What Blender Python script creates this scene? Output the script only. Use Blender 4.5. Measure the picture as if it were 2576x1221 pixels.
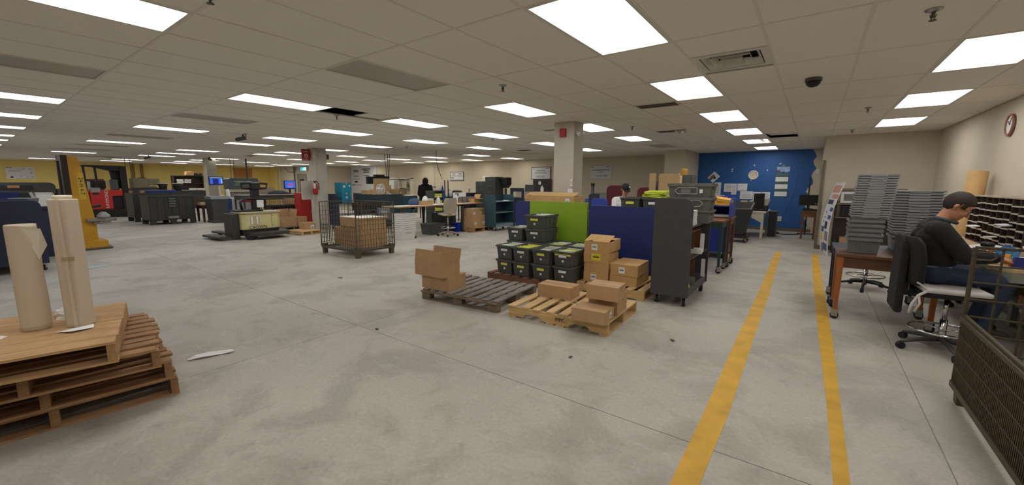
import bpy, bmesh, math, random
from mathutils import Matrix, Vector, Euler
random.seed(11)
for _o in list(bpy.data.objects): bpy.data.objects.remove(_o)
SC = bpy.context.scene
COL = SC.collection
PI = math.pi

# ------------------------------------------------------------ camera, world, exposure
CAM_H, CEIL = 1.53, 2.65
YAW, PITCH, ROLL, FPX = -0.6326, 0.1429, -0.0034, 1028.5
_f = Vector((math.sin(YAW)*math.cos(PITCH), math.cos(YAW)*math.cos(PITCH), -math.sin(PITCH)))
_r = Vector((math.cos(YAW), -math.sin(YAW), 0)); _d = _f.cross(_r)
_r2 = math.cos(ROLL)*_r + math.sin(ROLL)*_d; _d2 = -math.sin(ROLL)*_r + math.cos(ROLL)*_d
_cd = bpy.data.cameras.new('camera'); _cam = bpy.data.objects.new('camera', _cd); COL.objects.link(_cam)
_u, _b = -_d2, -_f
_cam.matrix_world = Matrix(((_r2.x, _u.x, _b.x, 0), (_r2.y, _u.y, _b.y, 0), (_r2.z, _u.z, _b.z, CAM_H), (0, 0, 0, 1)))
_cd.sensor_width = 36.0; _cd.lens = FPX/2576*36.0; _cd.clip_start = 0.05; _cd.clip_end = 200
SC.camera = _cam
_w = bpy.data.worlds.new('world'); SC.world = _w; _w.use_nodes = True
_w.node_tree.nodes['Background'].inputs[0].default_value = (0.6, 0.6, 0.6, 1)
_w.node_tree.nodes['Background'].inputs[1].default_value = 0.02
SC.view_settings.view_transform = 'Standard'; SC.view_settings.look = 'None'
SC.view_settings.gamma = 1.0; SC.view_settings.use_curve_mapping = False
SC.view_settings.exposure = 0.2
LAMP = 7.0            # strength of every lit fluorescent panel

# ------------------------------------------------------------ materials
def lin(c):
    def g(v):
        v /= 255.0
        return v/12.92 if v <= 0.04045 else ((v+0.055)/1.055)**2.4
    return (g(c[0]), g(c[1]), g(c[2]), 1)
_M = {}
def mat(name, rgb, rough=0.6, metal=0.0, var=0.12, scale=6.0, bump=0.0, stretch=None, emit=0.0, alpha=1.0, trans=0.0, dirt=0.0):
    if name in _M: return _M[name]
    m = bpy.data.materials.new(name); m.use_nodes = True; _M[name] = m
    nt = m.node_tree; N = nt.nodes; L = nt.links
    b = N['Principled BSDF']
    c = lin(rgb)
    b.inputs['Base Color'].default_value = c
    b.inputs['Roughness'].default_value = rough; b.inputs['Metallic'].default_value = metal
    if trans: b.inputs['Transmission Weight'].default_value = trans
    if alpha < 1: b.inputs['Alpha'].default_value = alpha
    if emit:
        b.inputs['Emission Color'].default_value = c; b.inputs['Emission Strength'].default_value = emit
    m.diffuse_color = c
    if var or bump or dirt:
        tc = N.new('ShaderNodeTexCoord'); mp = N.new('ShaderNodeMapping')
        L.new(tc.outputs['Object'], mp.inputs['Vector'])
        if stretch: mp.inputs['Scale'].default_value = stretch
        nz = N.new('ShaderNodeTexNoise'); nz.inputs['Scale'].default_value = scale; nz.inputs['Detail'].default_value = 5
        L.new(mp.outputs[0], nz.inputs['Vector'])
        if var:
            rp = N.new('ShaderNodeValToRGB')
            k0, k1 = 1-var, 1+var
            rp.color_ramp.elements[0].position = 0.3; rp.color_ramp.elements[1].position = 0.7
            rp.color_ramp.elements[0].color = (c[0]*k0, c[1]*k0, c[2]*k0, 1)
            rp.color_ramp.elements[1].color = (min(1, c[0]*k1), min(1, c[1]*k1), min(1, c[2]*k1), 1)
            L.new(nz.outputs['Fac'], rp.inputs[0])
            out = rp.outputs[0]
            if dirt:
                n2 = N.new('ShaderNodeTexNoise'); n2.inputs['Scale'].default_value = scale*0.45; n2.inputs['Detail'].default_value = 8; n2.inputs['Roughness'].default_value = 0.7
                L.new(tc.outputs['Object'], n2.inputs['Vector'])
                r2 = N.new('ShaderNodeValToRGB'); r2.color_ramp.elements[0].position = 0.5; r2.color_ramp.elements[1].position = 0.68
                r2.color_ramp.elements[0].color = (0, 0, 0, 1); r2.color_ramp.elements[1].color = (dirt, dirt, dirt, 1)
                L.new(n2.outputs['Fac'], r2.inputs[0])
                mx = N.new('ShaderNodeMix'); mx.data_type = 'RGBA'
                L.new(r2.outputs[0], mx.inputs[0]); L.new(out, mx.inputs[6]); mx.inputs[7].default_value = (c[0]*0.45, c[1]*0.43, c[2]*0.4, 1)
                out = mx.outputs[2]
            L.new(out, b.inputs['Base Color'])
        if bump:
            bp = N.new('ShaderNodeBump'); bp.inputs['Strength'].default_value = bump; bp.inputs['Distance'].default_value = 0.01
            L.new(nz.outputs['Fac'], bp.inputs['Height']); L.new(bp.outputs[0], b.inputs['Normal'])
    return m

def floor_mat():
    m = bpy.data.materials.new('concrete'); m.use_nodes = True; nt = m.node_tree; N = nt.nodes; L = nt.links
    b = N['Principled BSDF']; tc = N.new('ShaderNodeTexCoord')
    def noise(scale, det, rough=0.55, dist=0.0, vec=None):
        n = N.new('ShaderNodeTexNoise'); n.inputs['Scale'].default_value = scale; n.inputs['Detail'].default_value = det
        n.inputs['Roughness'].default_value = rough; n.inputs['Distortion'].default_value = dist
        L.new(vec or tc.outputs['Object'], n.inputs['Vector']); return n.outputs['Fac']
    def ramp(s, stops):
        r = N.new('ShaderNodeValToRGB'); e = r.color_ramp.elements
        while len(e) < len(stops): e.new(0.5)
        for q, (p, c) in zip(e, stops): q.position = p; q.color = c if len(c) == 4 else (*c, 1)
        L.new(s, r.inputs[0]); return r.outputs[0]
    def mix(f, a, c, mode='MIX', k=None):
        x = N.new('ShaderNodeMix'); x.data_type = 'RGBA'; x.blend_type = mode
        if k is not None: x.inputs[0].default_value = k
        else: L.new(f, x.inputs[0])
        for s, i in ((a, 6), (c, 7)):
            if isinstance(s, tuple): x.inputs[i].default_value = s
            else: L.new(s, x.inputs[i])
        return x.outputs[2]
    base = ramp(noise(0.55, 6, 0.6), [(0.3, lin((172, 167, 158))), (0.52, lin((186, 181, 171))), (0.75, lin((196, 191, 181)))])
    patch = ramp(noise(1.6, 8, 0.62, 0.6), [(0.47, (0, 0, 0)), (0.6, (0.52, 0.52, 0.52))])
    c = mix(patch, base, lin((150, 145, 134)))
    mp = N.new('ShaderNodeMapping'); mp.inputs['Scale'].default_value = (1.0, 2.2, 1); mp.inputs['Rotation'].default_value = (0, 0, 0.4); L.new(tc.outputs['Object'], mp.inputs['Vector'])
    scuff = ramp(noise(3.4, 9, 0.68, 1.2, mp.outputs[0]), [(0.57, (0, 0, 0)), (0.68, (0.34, 0.34, 0.34))])
    c = mix(scuff, c, lin((206, 203, 196)))
    spot = ramp(noise(4.2, 5, 0.6, 0.4), [(0.62, (0, 0, 0)), (0.76, (0.42, 0.42, 0.42))])
    c = mix(spot, c, lin((120, 114, 104)))
    fine = ramp(noise(40, 4, 0.6), [(0.3, (0.88, 0.88, 0.88)), (0.7, (1.06, 1.06, 1.06))])
    c = mix(None, c, fine, 'MULTIPLY', 1.0)
    L.new(c, b.inputs['Base Color'])
    rr = ramp(noise(2.2, 5), [(0.3, (0.48, 0.48, 0.48)), (0.7, (0.7, 0.7, 0.7))]); L.new(rr, b.inputs['Roughness'])
    b.inputs['Specular IOR Level'].default_value = 0.35
    bp = N.new('ShaderNodeBump'); bp.inputs['Strength'].default_value = 0.12; bp.inputs['Distance'].default_value = 0.01
    L.new(noise(18, 6, 0.65), bp.inputs['Height']); L.new(bp.outputs[0], b.inputs['Normal'])
    return m

def wood(name, rgb, rough=0.7, along='y', dirt=0.5):
    s = {'x': (0.7, 14, 14), 'y': (14, 0.7, 14), 'z': (14, 14, 0.7)}[along]
    return mat(name, rgb, rough, 0, 0.22, 3.2, 0.25, s, dirt=dirt)

# ------------------------------------------------------------ mesh builder
class MB:
    def __init__(s): s.v = []; s.f = []
    def quadbox(s, P):
        n = len(s.v); s.v += [tuple(p) for p in P]
        s.f += [(n, n+3, n+2, n+1), (n+4, n+5, n+6, n+7), (n, n+1, n+5, n+4), (n+1, n+2, n+6, n+5), (n+2, n+3, n+7, n+6), (n+3, n, n+4, n+7)]
        return s
    def box(s, x0, y0, z0, x1, y1, z1):
        x0, x1 = min(x0, x1), max(x0, x1); y0, y1 = min(y0, y1), max(y0, y1); z0, z1 = min(z0, z1), max(z0, z1)
        return s.quadbox([(x0, y0, z0), (x1, y0, z0), (x1, y1, z0), (x0, y1, z0), (x0, y0, z1), (x1, y0, z1), (x1, y1, z1), (x0, y1, z1)])
    def cbox(s, c, d, rot=None):
        hx, hy, hz = d[0]/2, d[1]/2, d[2]/2
        P = [Vector(p) for p in [(-hx, -hy, -hz), (hx, -hy, -hz), (hx, hy, -hz), (-hx, hy, -hz), (-hx, -hy, hz), (hx, -hy, hz), (hx, hy, hz), (-hx, hy, hz)]]
        if rot is not None:
            R = Euler(rot).to_matrix(); P = [R @ p for p in P]
        return s.quadbox([p+Vector(c) for p in P])
    def taper(s, x0, y0, x1, y1, z0, z1, k):
        """box whose bottom is k times its top"""
        cx, cy = (x0+x1)/2, (y0+y1)/2; hx, hy = (x1-x0)/2, (y1-y0)/2
        return s.quadbox([(cx-hx*k, cy-hy*k, z0), (cx+hx*k, cy-hy*k, z0), (cx+hx*k, cy+hy*k, z0), (cx-hx*k, cy+hy*k, z0), (cx-hx, cy-hy, z1), (cx+hx, cy-hy, z1), (cx+hx, cy+hy, z1), (cx-hx, cy+hy, z1)])
    def beam(s, a, b, w, h=None):
        """square bar from a to b"""
        a, b = Vector(a), Vector(b); d = (b-a).normalized(); h = h or w
        up = Vector((0, 0, 1)) if abs(d.z) < 0.95 else Vector((0, 1, 0))
        x = d.cross(up).normalized()*(w/2); y = x.cross(d).normalized()*(h/2)
        return s.quadbox([a-x-y, a+x-y, b+x-y, b-x-y, a-x+y, a+x+y, b+x+y, b-x+y])
    def cyl(s, a, b, r0, r1=None, n=12):
        r1 = r0 if r1 is None else r1
        return s.tube([a, b], [r0, r1], n)
    def tube(s, pts, rs, n=8, closed=False):
        pts = [Vector(p) for p in pts]
        if not isinstance(rs, (list, tuple)): rs = [rs]*len(pts)
        k = len(pts); base = len(s.v); prev = None
        for i, p in enumerate(pts):
            if closed: d = (pts[(i+1) % k]-pts[i-1]).normalized()
            else: d = (pts[min(i+1, k-1)]-pts[max(i-1, 0)]).normalized()
            if prev is None:
                up = Vector((0, 0, 1)) if abs(d.z) < 0.9 else Vector((1, 0, 0))
                x = d.cross(up).normalized()
            else:
                x = (prev - d*prev.dot(d)).normalized()
            prev = x; y = d.cross(x)
            for j in range(n):
                t = 2*PI*j/n
                s.v.append(tuple(p+(x*math.cos(t)+y*math.sin(t))*rs[i]))
        for i in range(k if closed else k-1):
            for j in range(n):
                a = base+i*n; b = base+((i+1) % k)*n
                s.f.append((a+j, a+(j+1) % n, b+(j+1) % n, b+j))
        if not closed:
            s.f.append(tuple(base+j for j in reversed(range(n)))); s.f.append(tuple(base+(k-1)*n+j for j in range(n)))
        return s
    def lathe(s, prof, c=(0, 0, 0), n=20):
        base = len(s.v)
        for r, z in prof:
            for j in range(n):
                t = 2*PI*j/n; s.v.append((c[0]+r*math.cos(t), c[1]+r*math.sin(t), c[2]+z))
        for i in range(len(prof)-1):
            for j in range(n):
                a = base+i*n; b = a+n
                s.f.append((a+j, a+(j+1) % n, b+(j+1) % n, b+j))
        if prof[0][0] > 1e-6: s.f.append(tuple(base+j for j in reversed(range(n))))
        if prof[-1][0] > 1e-6: s.f.append(tuple(base+(len(prof)-1)*n+j for j in range(n)))
        return s
    def prism(s, poly, axis, a, b):
        """poly of 2D points extruded along axis from a to b"""
        n = len(s.v); k = len(poly)
        def P(p, t): return {'x': (t, p[0], p[1]), 'y': (p[0], t, p[1]), 'z': (p[0], p[1], t)}[axis]
        for t in (a, b): s.v += [P(p, t) for p in poly]
        s.f.append(tuple(range(n+k-1, n-1, -1))); s.f.append(tuple(range(n+k, n+2*k)))
        for j in range(k): s.f.append((n+j, n+(j+1) % k, n+k+(j+1) % k, n+k+j))
        return s
    def hollow(s, x0, y0, x1, y1, z0, z1, t, k=1.0):
        """open-topped container with walls of thickness t, bottom k times the top"""
        n = len(s.v); cx, cy = (x0+x1)/2, (y0+y1)/2
        def ring(hx, hy, z): return [(cx-hx, cy-hy, z), (cx+hx, cy-hy, z), (cx+hx, cy+hy, z), (cx-hx, cy+hy, z)]
        hx, hy = (x1-x0)/2, (y1-y0)/2
        s.v += ring(hx*k, hy*k, z0)+ring(hx, hy, z1)+ring(hx-t, hy-t, z1)+ring(hx*k-t, hy*k-t, z0+t)
        s.f.append((n+3, n+2, n+1, n)); s.f.append((n+12, n+13, n+14, n+15))
        for r in range(3):
            for j in range(4):
                a = n+r*4; b = a+4; s.f.append((a+j, a+(j+1) % 4, b+(j+1) % 4, b+j))
        return s
    def rot(s, i0, ang, axis, c):
        R = Matrix.Rotation(ang, 3, axis); c = Vector(c)
        s.v[i0:] = [tuple(R @ (Vector(v)-c)+c) for v in s.v[i0:]]
        return s

def mesh(name, mb, m, smooth=False):
    me = bpy.data.meshes.new(name); me.from_pydata(mb.v, [], mb.f); me.update()
    bm = bmesh.new(); bm.from_mesh(me); bmesh.ops.recalc_face_normals(bm, faces=bm.faces); bm.to_mesh(me); bm.free()
    if m: me.materials.append(m)
    if smooth:
        for p in me.polygons: p.use_smooth = True
    return me
def link(o, parent=None):
    COL.objects.link(o)
    if parent: o.parent = parent
    return o
def P(name, mb, m, parent=None, smooth=False, bev=0.0, label=None, kind=None, auto=False):
    o = link(bpy.data.objects.new(name, mb if isinstance(mb, bpy.types.Mesh) else mesh(name, mb, m, smooth)), parent)
    if bev:
        b = o.modifiers.new('bevel', 'BEVEL'); b.width = bev; b.segments = 2; b.limit_method = 'ANGLE'; b.angle_limit = 0.7
    if label: o['label'] = label
    if kind: o['kind'] = kind
    return o
def tag(o, label, cat, group=None, kind=None):
    o['label'] = label; o['category'] = cat
    if group: o['group'] = group
    if kind: o['kind'] = kind
    return o
def T(name, label, cat, loc=(0, 0, 0), rz=0.0, group=None):
    o = bpy.data.objects.new(name, None); COL.objects.link(o); o.location = loc; o.rotation_euler = (0, 0, rz); o.empty_display_size = 0.1
    return tag(o, label, cat, group)
def S(name, mb, m, label, cat, loc=(0, 0, 0), rz=0.0, group=None, smooth=False, bev=0.0, kind=None):
    o = P(name, mb, m, None, smooth, bev); o.location = loc; o.rotation_euler = (0, 0, rz)
    return tag(o, label, cat, group, kind)
def struct(name, mb, m, parent=None, bev=0):
    o = P(name, mb, m, parent, bev=bev)
    if parent is None: o['kind'] = 'structure'
    return o
def dup(root, loc=None, rz=None, label=None, group=None):
    r = root.copy(); COL.objects.link(r)
    if loc is not None: r.location = loc
    if rz is not None: r.rotation_euler = (0, 0, rz)
    if label: r['label'] = label
    if group: r['group'] = group
    for ch in list(root.children):
        c = ch.copy(); COL.objects.link(c); c.parent = r
        for g in list(ch.children):
            d = g.copy(); COL.objects.link(d); d.parent = c
    return r
_TC = {}
def text(name, s, size, loc, rot, m, parent=None, align='CENTER', squash=1.0):
    key = (s, size, align, m.name)
    if key not in _TC:
        cu = bpy.data.curves.new(name, 'FONT'); cu.body = s; cu.size = size; cu.extrude = 0.0006; cu.align_x = align; cu.align_y = 'CENTER'; cu.resolution_u = 2
        tmp = bpy.data.objects.new('tmp', cu); COL.objects.link(tmp); bpy.context.view_layer.update()
        me = bpy.data.meshes.new_from_object(tmp.evaluated_get(bpy.context.evaluated_depsgraph_get())); me.name = name
        bpy.data.objects.remove(tmp); bpy.data.curves.remove(cu); me.materials.clear(); me.materials.append(m); _TC[key] = me
    o = link(bpy.data.objects.new(name, _TC[key]), parent); o.location = loc; o.rotation_euler = rot; o.scale = (squash, 1, 1)
    return o
FY = (PI/2, 0, 0)            # print that faces -Y
FX = (PI/2, 0, PI/2)         # print that faces +X
FXN = (PI/2, 0, -PI/2)       # print that faces -X
def rounded(x0, z0, x1, z1, r, corners='tl tr', n=6):
    """outline of a panel with the named top corners rounded"""
    p = [(x0, z0), (x1, z0)]
    if 'tr' in corners: p += [(x1-r+r*math.cos(t*PI/2/n), z1-r+r*math.sin(t*PI/2/n)) for t in range(n+1)]
    else: p.append((x1, z1))
    if 'tl' in corners: p += [(x0+r-r*math.sin(t*PI/2/n), z1-r+r*math.cos(t*PI/2/n)) for t in range(n+1)]
    else: p.append((x0, z1))
    return p

# shared materials
CARD = mat('cardboard', (184, 148, 108), 0.85, var=0.08, scale=9)
CARD2 = mat('cardboard_tan', (196, 158, 106), 0.85, var=0.08, scale=9)
CARD3 = mat('cardboard_pale', (206, 176, 132), 0.85, var=0.07, scale=7)
TAPE = mat('packing_tape', (190, 156, 116), 0.25, var=0.05)
PAPER = mat('paper', (232, 232, 232), 0.8, var=0.03)
PAPERY = mat('paper_yellow', (226, 226, 96), 0.8, var=0.05)
PAPERG = mat('paper_pale_green', (200, 214, 190), 0.8, var=0.05)
INK = mat('ink', (36, 36, 40), 0.7, var=0)
INKG = mat('ink_grey', (120, 120, 126), 0.7, var=0)
BLACK = mat('black_plastic', (30, 30, 32), 0.5, var=0.1)
DGREY = mat('dark_grey_plastic', (80, 82, 79), 0.55, var=0.12, scale=10)
MGREY = mat('mid_grey_plastic', (112, 114, 114), 0.5, var=0.08)
LGREY = mat('light_grey_plastic', (190, 186, 178), 0.5, var=0.06)
RUBBER = mat('rubber', (34, 34, 34), 0.8, var=0.15, scale=30)
STEEL = mat('steel', (168, 168, 166), 0.35, 0.9, var=0.1, scale=20)
CHROME = mat('chrome', (205, 205, 205), 0.15, 1.0, var=0)
NAVY = mat('navy_laminate', (34, 48, 108), 0.5, var=0.08, scale=14)
NAVYD = mat('dark_navy_laminate', (38, 44, 66), 0.5, var=0.1, scale=14)
TEAL = mat('teal_laminate', (48, 78, 90), 0.45, var=0.08, scale=10)
TEALD = mat('dark_teal_laminate', (40, 60, 68), 0.5, var=0.08, scale=10)
CHAR = mat('charcoal_laminate', (68, 67, 71), 0.55, var=0.08, scale=16, dirt=0.15)
WHITE = mat('white_plastic', (226, 226, 222), 0.45, var=0.03)
WIRE = mat('wire_steel', (104, 96, 80), 0.5, 0.6, var=0.25, scale=30)
RED = mat('red_paint', (176, 44, 44), 0.4, var=0.08)
GREEN = mat('lime_laminate', (134, 168, 40), 0.5, var=0.05, scale=9)
BROWNW = wood('brown_wood', (124, 82, 52), 0.5, 'x', 0.3)
ORANGEW = wood('orange_wood', (168, 98, 46), 0.45, 'z', 0.15)
PINE = wood('pine_boards', (206, 172, 122), 0.75, 'y', 0.35)
PINEX = wood('pine_stringers', (200, 166, 112), 0.75, 'x', 0.4)
GREYW = wood('weathered_boards', (138, 130, 124), 0.85, 'y', 0.8)
GREYWX = wood('weathered_blocks', (128, 110, 90), 0.85, 'x', 0.8)
TANW = wood('tan_boards', (190, 152, 108), 0.8, 'y', 0.6)
TANWX = wood('tan_stringers', (178, 138, 94), 0.8, 'x', 0.6)
AGEW = wood('aged_boards', (166, 128, 92), 0.85, 'y', 0.8)
AGEWX = wood('aged_stringers', (156, 118, 82), 0.85, 'x', 0.8)
# ------------------------------------------------------------ the room
TANWALL = mat('tan_wall_paint', (206, 195, 176), 0.8, var=0.03, scale=3, bump=0.03)
YELLOW = mat('yellow_wall_paint', (246, 220, 134), 0.75, var=0.05, scale=2.0)
BLUEP = mat('blue_wall_paint', (42, 92, 158), 0.6, var=0.07, scale=2.5)
WARMW = mat('cream_wall_paint', (196, 184, 166), 0.8, var=0.03)
CONC = floor_mat()
JOINT = mat('joint_filler', (140, 134, 124), 0.9, var=0.2, scale=8)
X0, X1, Y0, Y1 = -33.3, 2.0, -4.0, 16.3
fl = struct('floor', MB().box(X0-.2, Y0-.2, -.2, X1+.2, Y1+.2, -.004), JOINT)
def cuts(a, b, first, step):
    xs = [a]; t = first
    while t > a: t -= step
    t += step
    while t < b: xs.append(t); t += step
    return xs+[b]
gx, gy = cuts(X0-.2, X1+.2, .73, 4.6), cuts(Y0-.2, Y1+.2, 2.45, 4.6)
for i in range(len(gx)-1):
    for j in range(len(gy)-1):
        P('floor_slab', MB().box(gx[i]+.003, gy[j]+.003, -.05, gx[i+1]-.003, gy[j+1]-.003, 0), CONC, fl, bev=.002)
struct('wall_right', MB().box(2.0, Y0-.2, 0, 2.2, 12.2, CEIL+.3), TANWALL)
struct('wall_far', MB().box(.12, 12.2, 0, 2.2, Y1, CEIL+.3), TANWALL)
wb = struct('wall_back', MB().box(-25.6, Y1, 0, 2.2, Y1+.2, CEIL+.3), TANWALL)
# blue paint with a ragged right edge over the tan back wall
_e = []
for k in range(22):
    z = .1+(CEIL-.1)*k/21; _e.append((-.08+.05*math.sin(k*1.7)+random.uniform(-.03, .03)-(.07 if k < 12 else 0), z))
P('blue_paint', MB().prism([(-3.5, .1)]+_e+[(-3.5, CEIL)], 'y', Y1-.006, Y1), BLUEP, wb)
struct('wall_bump_out', MB().box(-4.15, 14.35, 0, -3.5, Y1, CEIL+.3), TANWALL)
wl = struct('wall_left', MB().box(X0-.2, Y0-.2, 0, X0, 14.3, CEIL+.3), YELLOW)
wbl = struct('wall_back_left', MB().box(X0-.2, 14.3, 0, -25.6, Y1+.2, CEIL+.3), WARMW)
P('yellow_paint', MB().box(X0, 14.294, 0, -31.4, 14.3, CEIL), YELLOW, wbl)
struct('wall_near', MB().box(X0-.2, Y0-.2, 0, 2.2, Y0, CEIL+.3), TANWALL)
BASEB = mat('vinyl_baseboard', (112, 96, 84), 0.6, var=0.06)
struct('baseboard_back', MB().box(-3.48, Y1-.02, 0, -.0, Y1-.006, .1), BASEB)
struct('baseboard_right', MB().box(1.985, Y0, 0, 2.0, 12.2, .1), BASEB)
struct('baseboard_far', MB().box(.14, 12.185, 0, 1.985, 12.2, .1), BASEB)
struct('trim_1', MB().box(.105, 12.17, 0, .16, 12.215, 2.1), mat('steel_corner_guard', (120, 112, 100), .5, .3))
for n_, (x, y) in enumerate([(-31.6, 14.25), (-26.05, Y1-.03)]): struct('trim_%d' % (n_+2), MB().box(x-.05, y-.05, 0, x+.05, y+.05, CEIL), WARMW)
for y in (6.6, 7.0): struct('trim_%d' % (4+int(y == 7.0)), MB().box(X0, y, 0, X0+.12, y+.12, CEIL), mat('ochre_pipe', (150, 120, 62), .6))
# side door of the blue corner
d = struct('door_1', MB().box(.108, 13.6, .01, .12, 14.5, 2.05), mat('door_tan', (160, 148, 130), .5, var=.05))
P('door_handle', MB().cyl((.11, 14.3, 1.0), (.05, 14.3, 1.0), .012).beam((.05, 14.31, 1.0), (.05, 14.18, 1.0), .022), STEEL, d)
# grey exit door in the back left corner
DOORG = mat('door_grey', (140, 134, 126), .5, var=.05)
d = struct('door_2', MB().box(-28.75, 14.27, .01, -27.75, 14.3, 2.05), DOORG)
P('door_frame', MB().box(-28.85, 14.25, 0, -28.75, 14.3, 2.15).box(-27.75, 14.25, 0, -27.65, 14.3, 2.15).box(-28.75, 14.25, 2.05, -27.75, 14.3, 2.15), DOORG, d)
P('door_window', MB().box(-28.5, 14.255, .95, -27.98, 14.268, 1.8), mat('dark_glass', (40, 42, 42), .15, var=0), d)
P('door_handle', MB().box(-27.95, 14.22, 1.0, -27.86, 14.27, 1.05), STEEL, d)
# columns
COLP = mat('column_paint', (194, 187, 175), .75, var=.05, scale=4, dirt=.25)
for n_, (x0, y0, x1, y1) in enumerate([(-4.0, 6.77, -3.58, 7.14), (-13.47, 7.06, -13.04, 7.44), (-22.93, 7.05, -22.5, 7.43)]):
    c = struct('column', MB().box(x0, y0, 0, x1, y1, CEIL+.2), COLP, bev=.008)
# ------------------------------------------------------------ ceiling: grid, tiles, lights
GX, GY = .818, -.121                                  # a grid corner
TX, TY = .61, 1.22
TILE = mat('ceiling_tile', (234, 229, 220), .9, var=.03, scale=60, bump=.08)
GRID = mat('ceiling_grid_paint', (222, 217, 208), .7, var=.02)
ce = struct('ceiling', MB().box(X0-.2, Y0-.2, CEIL+.22, X1+.2, Y1+.2, CEIL+.3), mat('deck_above_ceiling', (60, 58, 56), .9))
LIT = {(0, 1), (0, 2), (0, 3), (0, 4), (1, 0), (1, 1), (1, 2), (1, 3), (1, 4), (1, 5), (1, 6), (2, 0), (2, 2), (2, 3), (2, 4), (3, 1), (3, 2), (3, 3), (3, 4), (3, 5),
       (4, 0), (4, 2), (4, 3), (4, 4), (5, 0), (5, 1), (5, 2), (5, 3), (5, 5), (5, 6), (6, 0), (6, 2), (6, 3), (6, 5), (6, 6), (7, 0), (7, 1), (7, 3), (7, 4), (7, 5), (7, 6),
       (7.75, 0), (7.75, 2), (7.75, 3), (7.75, 5), (7.75, 6), (8.75, 0), (8.75, 2), (8.75, 4), (8.75, 5), (9.75, 1), (9.75, 2), (9.75, 3), (9.75, 5), (9.75, 6),
       (10.75, 3), (10.75, 4), (10.75, 5), (11.75, 2), (11.75, 3), (11.75, 5), (12.75, 1), (12.75, 2), (12.75, 3), (12.75, 4), (12.75, 5),
       (0, -1), (2, -1), (4, -1), (6, -1), (8.75, -1), (9.75, 0), (10.75, 0), (11.75, 0), (12.75, 0), (12.75, -1)}  # mostly out of view; far-left ones added to brighten the yellow wall
DEAD = {(2, 1), (2, 5), (3, 0), (4, 1), (4, 5), (6, 1), (6, 4), (7.75, 1), (8.75, 1)}
OPENL = {(3, 3), (1, 5)}
def cell(i, j): return (round(-4*i), 2*j)              # grid cell of a lattice light
occupied = {cell(i, j) for i, j in LIT | DEAD}
missing = {(-12, 3), (-12, 4), (-3, 9)}                # tiles out or pushed aside
special = {(-3, 3)}
def cx(k): return GX+k*TX
def cy(k): return GY+k*TY
cells = []
for a in range(-57, 3):
    for b in range(-4, 14):
        xa, xb, ya, yb = cx(a), cx(a+1), cy(b), cy(b+1)
        xa, xb, ya, yb = max(xa, X0), min(xb, X1), max(ya, Y0), min(yb, Y1)
        if xb-xa < .02 or yb-ya < .02: continue
        if (a, b) in occupied or (a, b) in missing or (a, b) in special: continue
        xm, ym = (xa+xb)/2, (ya+yb)/2
        q = _r2.x*xm+_r2.y*ym; w = _f.x*xm+_f.y*ym-_f.z*0
        seen = w > .3 and abs(q/w) < 1.5
        cells.append((math.hypot(xm, ym)+(0 if seen else 500), xa, xb, ya, yb))
cells.sort()
def tilebox(xa, xb, ya, yb, z): return (xa+.008, ya+.008, z, xb-.008, yb-.008, z+.014)
std = mesh('ceiling_tile', MB().box(-TX/2+.009, -TY/2+.009, 0, TX/2-.009, TY/2-.009, .014), TILE)
rest = MB()
for k, (dd, xa, xb, ya, yb) in enumerate(cells):
    if k < 290 and dd < 500:
        if abs(xb-xa-TX) < .001 and abs(yb-ya-TY) < .001:
            o = P('ceiling_tile', std, None, ce); o.location = ((xa+xb)/2, (ya+yb)/2, CEIL+.003+random.uniform(-.0012, .0015))
        else: P('ceiling_tile', MB().box(*tilebox(xa, xb, ya, yb, CEIL+.003)), TILE, ce)
    else: rest.box(*tilebox(xa, xb, ya, yb, CEIL+.003))
P('ceiling_tile_field', rest, TILE, ce, kind='stuff')
g = MB()
for a in range(-57, 3):
    if X0 < cx(a) < X1: g.box(cx(a)-.011, Y0, CEIL, cx(a)+.011, Y1, CEIL+.02)
for b in range(-3, 15):
    if Y0 < cy(b) < Y1: g.box(X0, cy(b)-.011, CEIL+.0004, X1, cy(b)+.011, CEIL+.02)
P('ceiling_grid', g, GRID, ce)
# a tile lying skewed over the open cell
o = P('ceiling_tile', MB().cbox((0, 0, 0), (.59, .75, .014), (0, .0, 0)), TILE, ce); o.location = (cx(-12)+.34, cy(4)-.15, CEIL+.03)
o = P('ceiling_tile', MB().cbox((0, 0, 0), (.59, 1.2, .014), (.05, 0, 0)), TILE, ce); o.location = (cx(-3)+.32, cy(9)+.74, CEIL+.06)
# fluorescent troffers
def lamp_mat(name, col, k):
    m = bpy.data.materials.new(name); m.use_nodes = True; N = m.node_tree.nodes; L = m.node_tree.links
    N.remove(N['Principled BSDF']); e = N.new('ShaderNodeEmission'); e.inputs[0].default_value = (*col, 1)
    tc = N.new('ShaderNodeTexCoord'); sx = N.new('ShaderNodeSeparateXYZ'); L.new(tc.outputs['Object'], sx.inputs[0])
    mr = N.new('ShaderNodeMath'); mr.operation = 'ABSOLUTE'; L.new(sx.outputs[0], mr.inputs[0])
    rm = N.new('ShaderNodeMapRange'); rm.inputs[1].default_value = .10; rm.inputs[2].default_value = .28; rm.inputs[3].default_value = k; rm.inputs[4].default_value = k*.72
    L.new(mr.outputs[0], rm.inputs[0]); L.new(rm.outputs[0], e.inputs[1]); L.new(e.outputs[0], N['Material Output'].inputs[0])
    return m
LM = {'white': lamp_mat('lit_diffuser', (1, .985, .95), LAMP), 'cool': lamp_mat('lit_diffuser_cool', (.93, .96, 1.0), LAMP), 'warm': lamp_mat('lit_diffuser_warm', (1, .95, .80), LAMP)}
DEADM = mat('unlit_diffuser', (176, 172, 162), .35, var=.03)
FRAME = mat('white_enamel', (214, 212, 204), .4, var=.02)
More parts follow.
